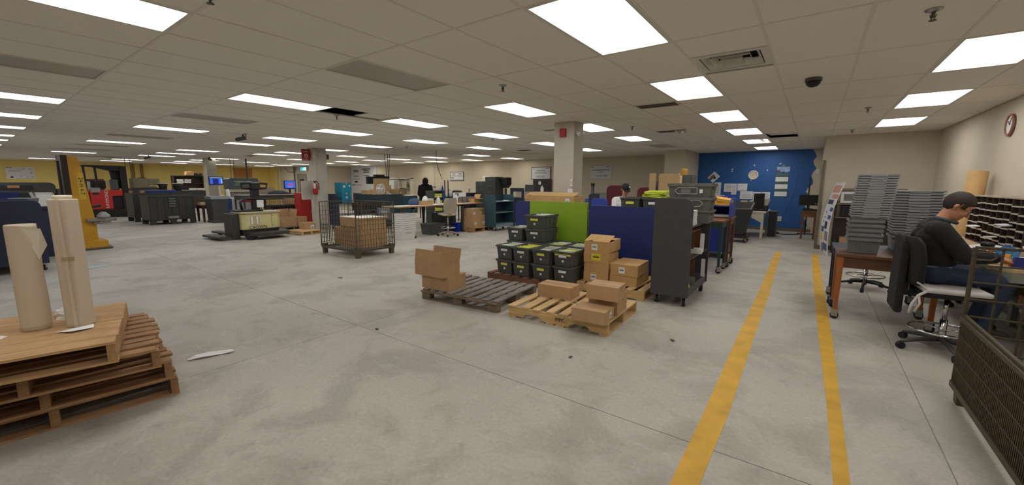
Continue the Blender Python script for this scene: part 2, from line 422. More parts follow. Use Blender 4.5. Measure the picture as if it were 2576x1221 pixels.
frame_me = mesh('light_frame', MB().box(-.3, -.605, .0, -.278, .605, .05).box(.278, -.605, 0, .3, .605, .05).box(-.278, -.605, 0, .278, -.583, .05).box(-.278, .583, 0, .278, .605, .05).box(-.3, -.605, .05, .3, .605, .06), FRAME)
diff = {k: mesh('diffuser', MB().box(-.278, -.583, .012, .278, .583, .018), m) for k, m in LM.items()}
diff_dead = mesh('diffuser', MB().box(-.278, -.583, .012, .278, .583, .018), DEADM)
ROWN = {-1: 'behind the viewer', 0: 'nearest the viewer', 1: 'second', 2: 'third', 3: 'fourth', 4: 'fifth', 5: 'sixth', 6: 'last before the back wall'}
COLN = {0: 'beside the right wall', 1: 'over the yellow floor tapes', 2: 'over the pallets with cartons', 3: 'left of the front column', 4: 'over the wire cage', 5: 'over the counter chair',
        6: 'right of the middle column', 7: 'over the middle column', 7.75: 'just past the middle column', 8.75: 'over the cream pallet truck', 9.75: 'far side of the pallet truck',
        10.75: 'over the far work tables', 11.75: 'near the left column', 12.75: 'near the yellow wall'}
def ordinal(j): return {-1: 'unseen rearmost', 0: 'nearest', 1: 'second', 2: 'third', 3: 'fourth', 4: 'fifth', 5: 'sixth', 6: 'seventh'}[j]
for (i, j) in sorted(LIT | DEAD):
    a, b = cell(i, j); lit = (i, j) in LIT
    t = T('ceiling_light', ('lit white fluorescent ceiling panel, %s in row %s' if lit else 'unlit grey fluorescent ceiling panel, %s in row %s') % (ordinal(j), COLN[i]), 'ceiling light', (cx(a)+TX/2, cy(b)+TY/2, CEIL-.002), 0, 'fluorescent ceiling lights' if lit else 'burnt out ceiling lights')
    P('light_frame', frame_me, None, t)
    if (i, j) in OPENL:                                # diffuser out, bare tubes on a white tray
        for x in (-.17, 0, .17):
            P('fluorescent_tube', MB().cyl((x, -.56, .028), (x, .56, .028), .014, n=8), LM['white'], t)
        P('diffuser', MB().box(-.278, -.583, .012, -.1, .583, .018), LM['white'], t)
    else:
        P('diffuser', (diff['cool' if i >= 4 and j <= 1 else 'warm' if j >= 6 and i > 3 else 'white'] if lit else diff_dead), None, t)
# square air diffuser next to the second light of the aisle row
t = T('ceiling_vent', 'square white air diffuser with folded vanes beside the aisle lights', 'air vent', (cx(-3)+.305, cy(3)+.83, CEIL))
P('frame', MB().box(-.3, -.3, -.004, -.24, .3, .01).box(.24, -.3, -.004, .3, .3, .01).box(-.24, -.3, -.004, .24, -.24, .01).box(-.24, .24, -.004, .24, .3, .01), FRAME, t)
v = MB()
for k in (0, 1, 2):
    h = .23-.07*k
    for (p, q) in (((-h, -h), (h, -h)), ((h, -h), (h, h)), ((h, h), (-h, h)), ((-h, h), (-h, -h))):
        v.quadbox([(p[0], p[1], .0-.006*k), (q[0], q[1], -.006*k), (q[0]*.82, q[1]*.82, .05-.006*k), (p[0]*.82, p[1]*.82, .05-.006*k), (p[0], p[1], .006-.006*k), (q[0], q[1], .006-.006*k), (q[0]*.82, q[1]*.82, .056-.006*k), (p[0]*.82, p[1]*.82, .056-.006*k)])
P('vane', v, FRAME, t)
P('backing', MB().box(-.28, -.28, .1, .28, .28, .12), mat('dark_backing', (40, 38, 36), .9), t)  # plain dark sheet closing the vent above its vanes
P('ceiling_tile', MB().box(cx(-3)+.008, cy(3)+.01, CEIL+.003, cx(-2)-.008, cy(3)+.525, CEIL+.017), TILE, ce)
# return-air slots
def slot(label, x, y, w, l):
    t = T('ceiling_vent', label, 'air vent', (x, y, CEIL))
    P('frame', MB().box(-w/2, -l/2, -.006, w/2, -l/2+.02, .0).box(-w/2, l/2-.02, -.006, w/2, l/2, 0).box(-w/2, -l/2, -.006, -w/2+.02, l/2, 0).box(w/2-.02, -l/2, -.006, w/2, l/2, 0), GRID, t)
    s = MB(); n = int(l/.03)
    for k in range(n): s.cbox((0, -l/2+.025+k*(l-.05)/max(1, n-1), -.003), (w-.04, .004, .012), (.6, 0, 0))
    P('louvre', s, mat('slot_grey', (92, 86, 82), .6), t)
    P('backing', MB().box(-w/2+.01, -l/2+.01, -.0015, w/2-.01, l/2-.01, -.0005), mat('slot_dark', (70, 66, 64), .7), t)
slot('dark slotted return air grille beside the third aisle light', -1.92, 6.12, .58, .3)
slot('small dark air grille right of the front column', -2.6, 9.2, .5, .3)
slot('thin dark air grille in front of the front column', -4.6, 7.6, .3, .12)
slot('dark air grille near the tan back wall', -8.0, 11.6, .5, .3)
slot('dark air grille above the far pallet truck', -19.2, 7.6, .6, .3)
slot('dark air grille above the red forklift', -26.4, 4.6, .6, .3)
# sprinklers, detectors, camera dome
def sprinkler(label, x, y):
    t = T('sprinkler', label, 'sprinkler', (x, y, CEIL), 0, 'ceiling sprinklers')
    P('escutcheon', MB().lathe([(.045, .002), (.045, -.004), (.02, -.016), (.012, -.018)], n=14), STEEL, t, True)
    P('nozzle', MB().cyl((0, 0, -.01), (0, 0, -.05), .011, .009, 8).beam((-.016, 0, -.03), (-.004, 0, -.066), .005).beam((.016, 0, -.03), (.004, 0, -.066), .005), mat('dark_brass', (92, 84, 74), .4, .8), t)
    P('deflector', MB().lathe([(.02, -.064), (.02, -.068)], n=12), mat('dark_brass', (92, 84, 74)), t)
for lab, x, y in [('brass sprinkler head on the ceiling near the right wall', .52, 3.88), ('sprinkler head between the first two aisle lights and the front column', -2.99, 3.89), ('sprinkler head beside the open ceiling tile', -6.53, 3.95),
                  ('sprinkler head at the top edge over the big near light', -2.99, 1.04), ('sprinkler head left of the second right wall light', .53, 8.09), ('sprinkler head farthest along the right side', .52, 11.09),
                  ('sprinkler head right of the front column', -2.99, 8.05), ('sprinkler head left of the front column', -6.5, 8.05), ('sprinkler head over the wire cage', -10.09, 8.34), ('sprinkler head over the pallet truck lights', -10.65, 4.16),
                  ('sprinkler head above the left tables', -19.4, 5.4)]:
    sprinkler(lab, x, y)
t = T('security_camera', 'black dome security camera on the ceiling over the aisle', 'camera', (-.11, 5.57, CEIL))
P('base', MB().lathe([(.075, .002), (.078, -.03)], n=20), mat('camera_base', (88, 84, 80), .5), t, True)
P('dome', MB().lathe([(.07, -.03), (.062, -.06), (.04, -.082), (0, -.092)], n=20), BLACK, t, True)
def bullet(label, x, y, a):
    t = T('security_camera', label, 'camera', (x, y, CEIL), a)
    P('bracket', MB().cyl((0, 0, 0), (0, 0, -.07), .02), DGREY, t)
    P('housing', MB().cbox((.04, 0, -.1), (.2, .09, .08), (0, .25, 0)), DGREY, t, bev=.01)
    P('lens', MB().cyl((.135, 0, -.125), (.155, 0, -.13), .03), BLACK, t)
bullet('small grey camera hanging by the left column', -21.6, 6.9, 2.4); bullet('small dark camera hanging over the red forklift', -22.3, 5.0, -1.2); bullet('white camera under the ceiling beside the pallet truck lights', -10.9, 4.2, -2.0)
t = T('smoke_detector', 'white emergency lamp box hanging under the ceiling beside the fourth middle light', 'detector', (-2.35, 9.12, CEIL))
P('body', MB().box(-.11, -.04, -.07, .11, .04, .0), LGREY, t, bev=.01); P('lamp_head', MB().cyl((-.06, -.04, -.05), (-.06, -.075, -.06), .03).cyl((.06, -.04, -.05), (.06, -.075, -.06), .03), WHITE, t)
# ------------------------------------------------------------ reusable builders
def carton(label, x, y, z, rz, L, W, H, top='closed', m=None, sticker=None, group=None, name='cardboard_box', scol=None, tape=True, angles=(1.9, 1.9, 1.2, 1.2)):
    """corrugated box, centre of its base at x, y, z; L along local x, W along local y; sticker on a face: 'f' = -y, 'r' = +x"""
    m = m or CARD; t = T(name, label, 'box', (x, y, z), rz, group); hl, hw = L/2, W/2; th = .005
    if top == 'closed':
        P('body', MB().hollow(-hl, -hw, hl, hw, 0, H-.006, th), m, t)
        P('flap', MB().box(-hl, -hw, H-.006, hl, -.0015, H), m, t); P('flap', MB().box(-hl, .0015, H-.006, hl, hw, H), m, t)
        if tape:
            P('tape', MB().box(-hl-.001, -.026, H, hl+.001, .026, H+.0008).box(hl, -.026, H-.06, hl+.001, .026, H+.0008).box(-hl-.001, -.026, H-.06, -hl, .026, H+.0008), TAPE, t)
    elif top == 'ajar':                                # one flap lifted a little
        P('body', MB().hollow(-hl, -hw, hl, hw, 0, H-.006, th), m, t)
        P('flap', MB().box(-hl, 0, H-.006, hl, hw, H), m, t)
        b = MB().box(-hl, -hw, 0, hl, 0, .005); b.rot(0, .28, 'X', (0, -hw, 0)); o = P('flap', b, m, t); o.location = (0, 0, H-.006)
        b = MB().box(-hl, -hw, 0, -hl+.12, hw, .004); b.rot(0, -.18, 'Y', (-hl, 0, 0)); P('flap', b, m, t).location = (0, 0, H-.012)
    else:
        P('body', MB().hollow(-hl, -hw, hl, hw, 0, H, th), m, t)
        fw = min(W/2, .24)
        for k, (a, ax) in enumerate(zip(angles, 'fbrl')):
            if a is None: continue
            b = MB()
            if ax == 'f': b.box(-hl, -hw-fw, -.0025, hl, -hw, .0025); b.rot(0, -(a-PI/2) if False else (PI/2-a), 'X', (0, -hw, 0))
            if ax == 'b': b.box(-hl, hw, -.0025, hl, hw+fw, .0025); b.rot(0, -(PI/2-a), 'X', (0, hw, 0))
            if ax == 'r': b.box(hl, -hw, -.0025, hl+fw, hw, .0025); b.rot(0, (PI/2-a), 'Y', (hl, 0, 0))
            if ax == 'l': b.box(-hl-fw, -hw, -.0025, -hl, hw, .0025); b.rot(0, -(PI/2-a), 'Y', (-hl, 0, 0))
            P('flap', b, m, t).location = (0, 0, H)
    if sticker:
        for face, px_, pz, w, h in ([sticker] if not isinstance(sticker, list) else sticker):
            sm = scol or PAPER; b = MB(); q = MB()
            if face == 'f':
                b.box(px_-w/2, -hw-.0012, pz-h/2, px_+w/2, -hw, pz+h/2)
                q.box(px_-w*.35, -hw-.002, pz-h*.08, px_+w*.35, -hw-.001, pz+h*.12); q.box(px_-w*.3, -hw-.002, pz+h*.24, px_+w*.2, -hw-.001, pz+h*.28)
            else:
                b.box(hl, px_-w/2, pz-h/2, hl+.0012, px_+w/2, pz+h/2)
                q.box(hl+.001, px_-w*.3, pz-h*.3, hl+.002, px_+w*.3, pz+h*.0); q.box(hl+.001, px_-w*.3, pz+h*.2, hl+.002, px_+w*.1, pz+h*.26)
            s = P('shipping_label', b, sm, t); P('printing', q, INKG if scol is None else INK, s)
    return t

def pallet(label, x, y, z, rz, L, W, boards, m, mx, kind='stringer', top_t=.018, h=.14, notched=False, bw=None, skip=(), jitter=.004, solid=False, group=None, name='wooden_pallet'):
    """local x = across the boards, local y = along the boards; stringers run along x"""
    t = T(name, label, 'pallet', (x, y, z), rz, group); hl, hw = L/2, W/2
    bw = bw or L/boards*.72; pitch = (L-bw)/(boards-1)
    for k in range(boards):
        if k in skip: continue
        c = -hl+bw/2+k*pitch; j = random.uniform(-jitter, jitter); w = bw*random.uniform(.94, 1.03) if not solid else bw
        b = MB().cbox((c, j*2, h-top_t/2), (w, W+j, top_t), (0, 0, j*2)); P('top_board', b, m, t, bev=.002)
    for k in range(3):
        yy = -hw+.025+k*(W-.05)/2
        if kind == 'stringer':
            if notched:
                p = [(-hl, .016), (-hl+.2, .016)]
                for c in (-hl+.32, hl-.32):
                    p += [(c-.12, .016), (c-.1, .05), (c-.07, .062), (c+.07, .062), (c+.1, .05), (c+.12, .016)]
                p += [(hl, .016), (hl, h-top_t), (-hl, h-top_t)]
                seen = []; [seen.append(q) for q in p if q not in seen]
                b = MB().prism(seen, 'y', yy-.019, yy+.019)
            else: b = MB().box(-hl, yy-.022, .016, hl, yy+.022, h-top_t)
            P('stringer', b, mx, t, bev=.002)
        else:
            P('stringer', MB().box(-hl, yy-.05, h-top_t-.02, hl, yy+.05, h-top_t), mx, t, bev=.002)
            for c in (-hl+.07, 0, hl-.07): P('block', MB().box(c-.07, yy-.06 if k else yy-.025, .018, c+.07, yy+.06 if k < 2 else yy+.025, h-top_t-.02), mx, t, bev=.003)
    for c in ([-hl+.05, -.06, .06, hl-.05] if kind == 'stringer' else [0]):
        if kind == 'stringer': P('bottom_board', MB().box(c-.045, -hw, 0, c+.045, hw, .016), m, t)
    if kind != 'stringer':
        for k in range(3):
            yy = -hw+.025+k*(W-.05)/2; P('bottom_board', MB().box(-hl, yy-.05 if k else yy-.025, 0, hl, yy+.05 if k < 2 else yy+.025, .018), mx, t)
    return t

def tote(label, x, y, z, rz, l, w, h, m=None, group='grey letter totes', k=.9, end_label=None, ribs=3, name='plastic_tote', hm=None):
    """open plastic tote, l along local y (short end faces -y), w along local x"""
    m = m or DGREY; t = T(name, label, 'tote', (x, y, z), rz, group)
    P('body', MB().hollow(-w/2+.012, -l/2+.012, w/2-.012, l/2-.012, 0, h-.004, .004, k), m, t)
    r = MB()
    for a in ((-w/2, -l/2, w/2, -l/2+.02), (-w/2, l/2-.02, w/2, l/2), (-w/2, -l/2+.02, -w/2+.02, l/2-.02), (w/2-.02, -l/2+.02, w/2, l/2-.02)): r.box(a[0], a[1], h-.03, a[2], a[3], h)
    P('rim', r, m, t, bev=.003)
    b = MB(); kk = lambda zz: k+(1-k)*zz/h
    for s in range(ribs):
        yy = -l/2+l*(s+1)/(ribs+1)
        for sg in (-1, 1):
            a0 = sg*(w/2-.012)*k; a1 = sg*(w/2-.012); b.quadbox([(a0-.004, yy-.008, 0), (a0+.004, yy-.008, 0), (a0+.004, yy+.008, 0), (a0-.004, yy+.008, 0), (a1-.006, yy-.008, h-.03), (a1+.006, yy-.008, h-.03), (a1+.006, yy+.008, h-.03), (a1-.006, yy+.008, h-.03)])
    P('rib', b, m, t, kind='stuff')
    f = -(l/2-.012)*kk(h*.7)
    P('recess_shade', MB().box(-w*.22, f-.005, h*.62, w*.22, f+.002, h*.78), hm or BLACK, t)  # raised plate, shade of a hand recess put into its colour
    if end_label:
        P('label_card', MB().cbox((end_label[1] if len(end_label) > 1 else 0, f-.006, h*.68), (w*.4, .002, h*.16), (-.1, 0, 0)), end_label[0], t)
        P('sticker', MB().cyl((0, -(l/2-.012)*kk(h*.36)-.006, h*.36), (0, -(l/2-.012)*kk(h*.36)+.002, h*.36), .018, n=10), WHITE, t)
    return t
def letters(label, x, y, z, l, w, h, cols, group='rows of letters in totes', n=26):
    """upright envelopes filling a tote: far too many to count"""
    b = MB(); me = []
    for k in range(n):
        yy = -l/2+l*(k+.5)/n; hh = h*random.uniform(.86, 1.04); b.cbox((random.uniform(-.006, .006), yy, hh/2), (w*random.uniform(.92, 1.0), l/n*.6, hh), (random.uniform(.1, .3), 0, 0))
    o = S('letters', b, cols[0], label, 'letters', (x, y, z), 0, group, kind='stuff')
    for c in cols[1:]: o.data.materials.append(c)
    run = 0
    for i, p in enumerate(o.data.polygons):
        if i % 6 == 0 and random.random() < .3: run = random.randrange(len(cols))
        p.material_index = run
    return o

def caster(parent, x, y, r=.05, top=.12, a=0.0):
    o = P('caster', MB().box(-.035, -.03, top-r-.004-.0+.0, .035, .03, top-r) if False else MB().box(-.035, -.035, top-.006, .035, .035, top).quadbox([(-.03, -.024, r*.8), (.03, -.024, r*.8), (.03, -.02, r*.8), (-.03, -.02, r*.8), (-.03, -.024, top-.006), (.03, -.024, top-.006), (.03, -.02, top-.006), (-.03, -.02, top-.006)]).quadbox([(-.03, .02, r*.8), (.03, .02, r*.8), (.03, .024, r*.8), (-.03, .024, r*.8), (-.03, .02, top-.006), (.03, .02, top-.006), (.03, .024, top-.006), (-.03, .024, top-.006)]), STEEL, parent)
    o.location = (x, y, 0); o.rotation_euler = (0, 0, a)
    P('wheel', MB().cyl((0, -.017, r), (0, .017, r), r, n=16).cyl((0, -.022, r), (0, .022, r), r*.4, n=8), RUBBER, o)
    return o

def panel_cart(label, x, y, rz, L, D, H, m, shelves, back=True, base=.13, rr=.12, group=None, name='shelf_cart', edge=None, lip=.05, end2=True, cast=.05, low=None, mb=None):
    """cart with two end panels (at local x = +-L/2), shelves between, open towards local -y; base centre at x, y"""
    t = T(name, label, 'cart', (x, y, 0), rz, group); hl, hd = L/2, D/2; th = .02
    prof = rounded(-hd, base, hd, H, rr, 'tl', 6)
    P('end_panel', MB().prism(prof, 'x', -hl, -hl+th), m, t, bev=.002)
    P('end_panel', MB().prism(prof if low is None else rounded(-hd, base, hd, low, rr, 'tl', 6), 'x', hl-th, hl), m, t, bev=.002)
    for z in shelves: 
        P('shelf', MB().box(-hl+th, -hd+.01, z-.018, hl-th, hd-.005, z), edge or m, t)
    z0 = min(shelves); P('toe_board', MB().box(-hl+th, -hd+.012, base, hl-th, -hd+.03, z0-.018), edge or m, t)
    if back: P('back_panel', MB().box(-hl+th, hd-.02, base, hl-th, hd-.004, H-rr*.2), mb or m, t)
    for sx in (-1, 1):
        for sy in (-1, 1): caster(t, sx*(hl-.09), sy*(hd-.06), cast, base, random.uniform(-.8, .8))
    return t

def wire_panel(name, parent, o, ux, W, H, nx, nz, z0=0.0, r=.0036, frame=.009, m=None):
    """welded wire panel from point o along unit ux, width W, height H"""
    b = MB(); o = Vector(o); ux = Vector(ux); up = Vector((0, 0, 1))
    for k in range(nx+1): b.beam(o+ux*(W*k/nx)+up*z0, o+ux*(W*k/nx)+up*(z0+H), r*2)
    off = ux.cross(up)*(r*1.3)
    for k in range(nz+1): b.beam(o+off+up*(z0+H*k/nz), o+off+ux*W+up*(z0+H*k/nz), r*1.9)
    p = P(name, b, m or WIRE, parent)
    f = MB(); f.beam(o+up*(z0+H), o+ux*W+up*(z0+H), frame*2); f.beam(o+up*z0, o+ux*W+up*z0, frame*2); f.beam(o+up*z0, o+up*(z0+H), frame*2); f.beam(o+ux*W+up*z0, o+ux*W+up*(z0+H), frame*2)
    P('panel_frame', f, m or WIRE, p)
    return p
def wire_container(label, x, y, rz, L, W, H, front=1.0, right=1.0, back=1.0, left=1.0, nx=22, nz=12, name='wire_container', foot=.16, group=None, m=None, wr=.0036):
    """stackable wire mesh container; local -y is the front"""
    t = T(name, label, 'container', (x, y, 0), rz, group); hl, hw = L/2, W/2; m = m or WIRE; z0 = foot
    for sx in (-1, 1):
        for sy in (-1, 1): P('leg', MB().taper(hl-.10 if sx > 0 else -hl, hw-.10 if sy > 0 else -hw, (hl if sx > 0 else -hl+.10), (hw if sy > 0 else -hw+.10), 0, foot+.06, .8), m, t, bev=.006)
    P('base_frame', MB().box(-hl, -hw, z0-.035, hl, -hw+.03, z0+.01).box(-hl, hw-.03, z0-.035, hl, hw, z0+.01).box(-hl, -hw+.03, z0-.035, -hl+.03, hw-.03, z0+.01).box(hl-.03, -hw+.03, z0-.035, hl, hw-.03, z0+.01), m, t)
    d = MB()
    for k in range(1, 18): d.beam((-hl+L*k/18, -hw, z0), (-hl+L*k/18, hw, z0), .006)
    for k in range(1, 14): d.beam((-hl, -hw+W*k/14, z0+.006), (hl, -hw+W*k/14, z0+.006), .006)
    P('deck', d, m, t)
    hh = H-z0
    for nm, o, ux, w_, f, n_ in (('front', (-hl, -hw, z0), (1, 0, 0), L, front, nx), ('back', (-hl, hw, z0), (1, 0, 0), L, back, nx), ('left', (-hl, -hw, z0), (0, 1, 0), W, left, int(nx*W/L)), ('right', (hl, -hw, z0), (0, 1, 0), W, right, int(nx*W/L))):
        if f: wire_panel('wire_panel', t, o, ux, w_, hh*f, n_, max(2, int(nz*f)), m=m, r=wr)
    for sx in (-1, 1):
        for sy in (-1, 1):
            f = max((back if sy > 0 else front), (right if sx > 0 else left))
            P('corner_post', MB().cyl((sx*hl, sy*hw, z0), (sx*hl, sy*hw, z0+hh*f), .013, n=8), m, t)
    return t

def curved_back(rows, a0, a1, th=.03, n=10):
    """one solid curved shell; rows of (z, radius, x shift, angular scale)"""
    b = MB(); k = len(rows)
    for q in (0, 1):
        for (z, R, dx, sc) in rows:
            for i in range(n+1):
                a = (a0+(a1-a0)*i/n)*sc; r = R+th*q; b.v.append((-r*math.cos(a)+dx, r*math.sin(a), z))
    m = n+1; S_ = k*m
    for j in range(k-1):
        for i in range(n):
            a = j*m+i; b.f.append((a, a+1, a+m+1, a+m)); b.f.append((S_+a, S_+a+m, S_+a+m+1, S_+a+1))
        for i in (0, n): a = j*m+i; b.f.append((a, a+m, S_+a+m, S_+a))
    for j in (0, k-1):
        for i in range(n): a = j*m+i; b.f.append((a, S_+a, S_+a+1, a+1))
    return b
def star_base(t, r, n=5, ring=None, col_top=.5, m=None, ringz=.2, a0=.3, cast=.03):
    m = m or STEEL
    for k in range(n):
        a = a0+2*PI*k/n; o = P('leg', MB().tube([(0, 0, .11), (r*.5*math.cos(a), r*.5*math.sin(a), .1), (r*math.cos(a), r*math.sin(a), .068)], [.024, .02, .014], 8), m, t, True)
        P('wheel', MB().cyl((r*math.cos(a)-.02*math.sin(a), r*math.sin(a)+.02*math.cos(a), cast), (r*math.cos(a)+.02*math.sin(a), r*math.sin(a)-.02*math.cos(a), cast), cast, n=12).cyl((r*math.cos(a), r*math.sin(a), cast), (r*math.cos(a), r*math.sin(a), .07), .008), RUBBER, o)
    P('column', MB().cyl((0, 0, .06), (0, 0, .3), .028).cyl((0, 0, .3), (0, 0, col_top), .018), CHROME, t, True)
    if ring:
        q = MB().tube([(ring*math.cos(2*PI*k/24), ring*math.sin(2*PI*k/24), ringz) for k in range(24)], .011, 8, True)
        for k in range(3): q.cyl((0, 0, ringz), (ring*math.cos(k*2.1), ring*math.sin(k*2.1), ringz), .008, n=6)
        P('foot_ring', q, CHROME, t, True)
def monitor(label, x, y, z, rz, w, h, screen=None, stand=True, name='monitor'):
    t = T(name, label, 'monitor', (x, y, z), rz); zz = .1 if stand else 0
    P('bezel', MB().box(-w/2, -.02, zz, w/2, .02, zz+h), BLACK, t, bev=.006)
    P('screen', MB().box(-w/2+.018, -.0215, zz+.022, w/2-.018, -.0195, zz+h-.018), screen or mat('dark_screen', (26, 27, 31), .2, var=0), t)
    if stand: P('stand', MB().box(-.03, .0, .01, .03, .025, zz+h*.4).box(-w*.24, -.08, 0, w*.24, .1, .012), BLACK, t)
    return t
def desk(label, x, y, z0, rz, L, W, H, m, top=None, leg=.05, apron=.1, cast=True, name='work_table', group=None, topt=.035, sides=''):
    """legged table centred at x, y"""
    t = T(name, label, 'table', (x, y, z0), rz, group); hl, hw = L/2, W/2; b0 = .11 if cast else 0
    P('tabletop', MB().box(-hl, -hw, H-topt, hl, hw, H), top or m, t, bev=.004)
    if apron:
        for nm, q in (('apron', (-hl+.04, -hw+.02, hl-.04, -hw+.04)), ('apron', (-hl+.04, hw-.04, hl-.04, hw-.02)), ('apron', (-hl+.02, -hw+.04, -hl+.04, hw-.04)), ('apron', (hl-.04, -hw+.04, hl-.02, hw-.04))):
            P(nm, MB().box(q[0], q[1], H-topt-apron, q[2], q[3], H-topt), m, t)
    for sx in (-1, 1):
        for sy in (-1, 1):
            px_, py_ = sx*(hl-leg/2-.008), sy*(hw-leg/2-.008)
            P('leg', MB().taper(px_-leg/2, py_-leg/2, px_+leg/2, py_+leg/2, b0, H-topt, .7), m, t, bev=.003)
            if cast: caster(t, px_, py_, .04, b0+.004, random.uniform(-1, 1))
    return t
def bottle(name, label, x, y, z, r, h, m, capm=None, neck=.45, group=None):
    t = T(name, label, 'bottle', (x, y, z), 0, group)
    P('body', MB().lathe([(r*.9, 0), (r, .01), (r, h*.62), (r*.85, h*.72), (r*neck, h*.82), (r*neck, h*.9)], n=16), m, t, True)
    P('cap', MB().lathe([(r*neck*1.15, h*.88), (r*neck*1.15, h), (0, h)], n=14), capm or WHITE, t, True)
    return t
def sheetpile(name, label, cat, x, y, z, w, l, n, m, group=None, rz=0.0, th=.0025, spread=.02):
    b = MB()
    for k in range(n): b.cbox((random.uniform(-spread, spread), random.uniform(-spread, spread), th*(k+.5)), (w, l, th*.9), (0, 0, random.uniform(-.12, .12)))
    return S(name, b, m, label, cat, (x, y, z), rz, group)
def lines(parent, w, h, n, face_y, x0, z0, m=None, frac=(.5, .95), lh=.35):
    b = MB()
    for k in range(n):
        z = z0+h-(k+.5)*h/n; f = random.uniform(*frac); b.box(x0+w*(1-f)/2, face_y-.0012, z-h/n*lh/2, x0+w*(1+f)/2, face_y, z+h/n*lh/2)
    return P('printing', b, m or INKG, parent)
# ------------------------------------------------------------ floor markings and litter
TAPEY = mat('yellow_floor_tape', (214, 166, 52), .6, var=.12, scale=5, dirt=.35)
def ribbon(L, R, m, nm, label):
    b = MB(); n = len(L)
    for k in range(n-1):
        (a, c), (a2, c2) = L[k], L[k+1]; (d, e), (d2, e2) = R[k], R[k+1]
        b.quadbox([(a, c, .0), (d, e, 0), (d2, e2, 0), (a2, c2, 0), (a, c, .0015), (d, e, .0015), (d2, e2, .0015), (a2, c2, .0015)])
    return S(nm, b, m, label, 'floor tape')
ribbon([(-.49, -1.5), (-.475, .6), (-.47, 2.0), (-.475, 2.96), (-.50, 4.4), (-.52, 6.58), (-.56, 8.6), (-.6, 11.1)], [(-.36, -1.5), (-.35, .6), (-.345, 2.1), (-.335, 2.96), (-.36, 4.4), (-.385, 6.58), (-.43, 8.6), (-.485, 11.15)], TAPEY, 'floor_tape', 'worn yellow floor tape, the left one of the two')
ribbon([(.2, -1.5), (.21, .6), (.21, 2.5), (.2, 3.46), (.165, 5.02), (.105, 8.2), (.08, 11.2)], [(.29, -1.5), (.285, .6), (.282, 2.57), (.28, 3.46), (.275, 5.02), (.225, 8.2), (.195, 11.2)], TAPEY, 'floor_tape', 'worn yellow floor tape, the right one of the two')
def scrap(name, label, x, y, pts, m, rz=0, curl=.01):
    n = len(pts); b = MB(); 
    b.v = [(p[0], p[1], .002+curl*abs(math.sin(k*1.7))) for k, p in enumerate(pts)]+[(p[0], p[1], .0035+curl*abs(math.sin(k*1.7))) for k, p in enumerate(pts)]
    b.f = [tuple(range(n-1, -1, -1)), tuple(range(n, 2*n))]+[(j, (j+1) % n, n+(j+1) % n, n+j) for j in range(n)]
    return S(name, b, m, label, 'paper', (x, y, 0), rz)
scrap('paper_scrap', 'torn white strip of paper lying on the bare floor', -4.23, 1.2, [(-.16, -.03), (-.05, -.06), (.1, -.045), (.19, -.06), (.17, .02), (.05, .03), (.0, .055), (-.1, .04)], PAPER, 1.25, .02)
scrap('paper_scrap', 'pale blue slip of paper on the floor right of the paper rolls', -10.41, 1.4, [(-.06, -.16), (.06, -.16), (.06, .16), (-.06, .16)], mat('pale_blue_paper', (170, 200, 212), .8, var=.03), .1, .004)
for lab, x, y, s in [('dark leaf-like scrap on the floor left of the open carton', -6.1, 3.6, .05), ('small dark crumb on the floor near the crossing joints', -3.6, 2.5, .035), ('brown scrap on the floor between pallet and tape', -1.0, 4.05, .04), ('small dark scrap on the floor in front of the new pallet', -1.62, 3.1, .03)]:
    scrap('debris', lab, x, y, [(-s, -s*.3), (0, -s*.5), (s, -.1*s), (s*.4, s*.4), (-s*.6, s*.3)], mat('debris_brown', (84, 74, 62), .9), x, .006)
for k in range(16):
    a, b_ = random.uniform(-6, .8), random.uniform(1.6, 7.5)
# ------------------------------------------------------------ pallet stack, front left
hg = [(0, -.115, -3.62, .83, 1.22, 1.1), (.14, -.13, -3.59, .80, 1.22, 1.1), (.28, -.16, -3.49, .72, 1.22, 1.1), (.42, -.235, -3.40, .50, 1.22, 1.1)]
labs = ['aged brown pallet at the bottom of the left stack', 'aged brown pallet second from the bottom of the left stack', 'grey-brown pallet with gapped boards, third up in the left stack', 'pale pallet with closed boards on top of the left stack']
for k, (z, yaw, xr, yr, bl, wd) in enumerate(hg):
    # local y runs along the boards; the right end edge of the stack lies at local +y
    rz = yaw*-1 if False else yaw
    cxx = Vector((-wd/2, -bl/2, 0)); cxx.rotate(Euler((0, 0, rz)))
    pallet(labs[k], xr+cxx.x, yr+cxx.y, z, rz, wd, bl, 8 if k == 3 else 9, [AGEW, AGEW, AGEW, TANW][k], [AGEWX, AGEWX, AGEWX, TANWX][k], bw=(wd/8*.985 if k == 3 else .085), solid=(k == 3), jitter=.012 if k < 3 else .003, group=None)
# rolls of paper standing on the stack
KRAFT = mat('roll_paper', (206, 190, 168), .75, var=.05, scale=2.5)
KRAFTW = mat('roll_paper_inside', (228, 218, 200), .75, var=.03)
t = T('paper_roll', 'fat roll of cream paper with a loose curled corner, standing on the pallet stack', 'paper roll', (-4.1, .24, .56), 0)
P('roll', MB().lathe([(.066, 0), (.068, .02), (.069, .68), (.068, .70), (.034, .70), (.034, .66)], n=40), KRAFT, t, True)
sp = MB(); nz_, na_ = 12, 16
def _edge(z): return 1.2-1.25*(z/.70)**2.5
for q in range(2):
    for iz in range(nz_+1):
        z = .03+.665*iz/nz_
        for ia in range(na_+1):
            u_ = ia/na_; a = -2.4+(_edge(z)+2.4)*u_; r = .0703+.009*max(0, u_-.75)/.25*(.4+.6*z/.7)+.0018*q
            sp.v.append((r*math.cos(a), r*math.sin(a), z))
_n = (nz_+1)*(na_+1)
for iz in range(nz_):
    for ia in range(na_):
        a = iz*(na_+1)+ia; f = (a, a+1, a+na_+2, a+na_+1); sp.f.append(f); sp.f.append(tuple(_n+v for v in reversed(f)))
for iz in range(nz_):
    a = iz*(na_+1)+na_; b = a+na_+1; sp.f.append((a, _n+a, _n+b, b))
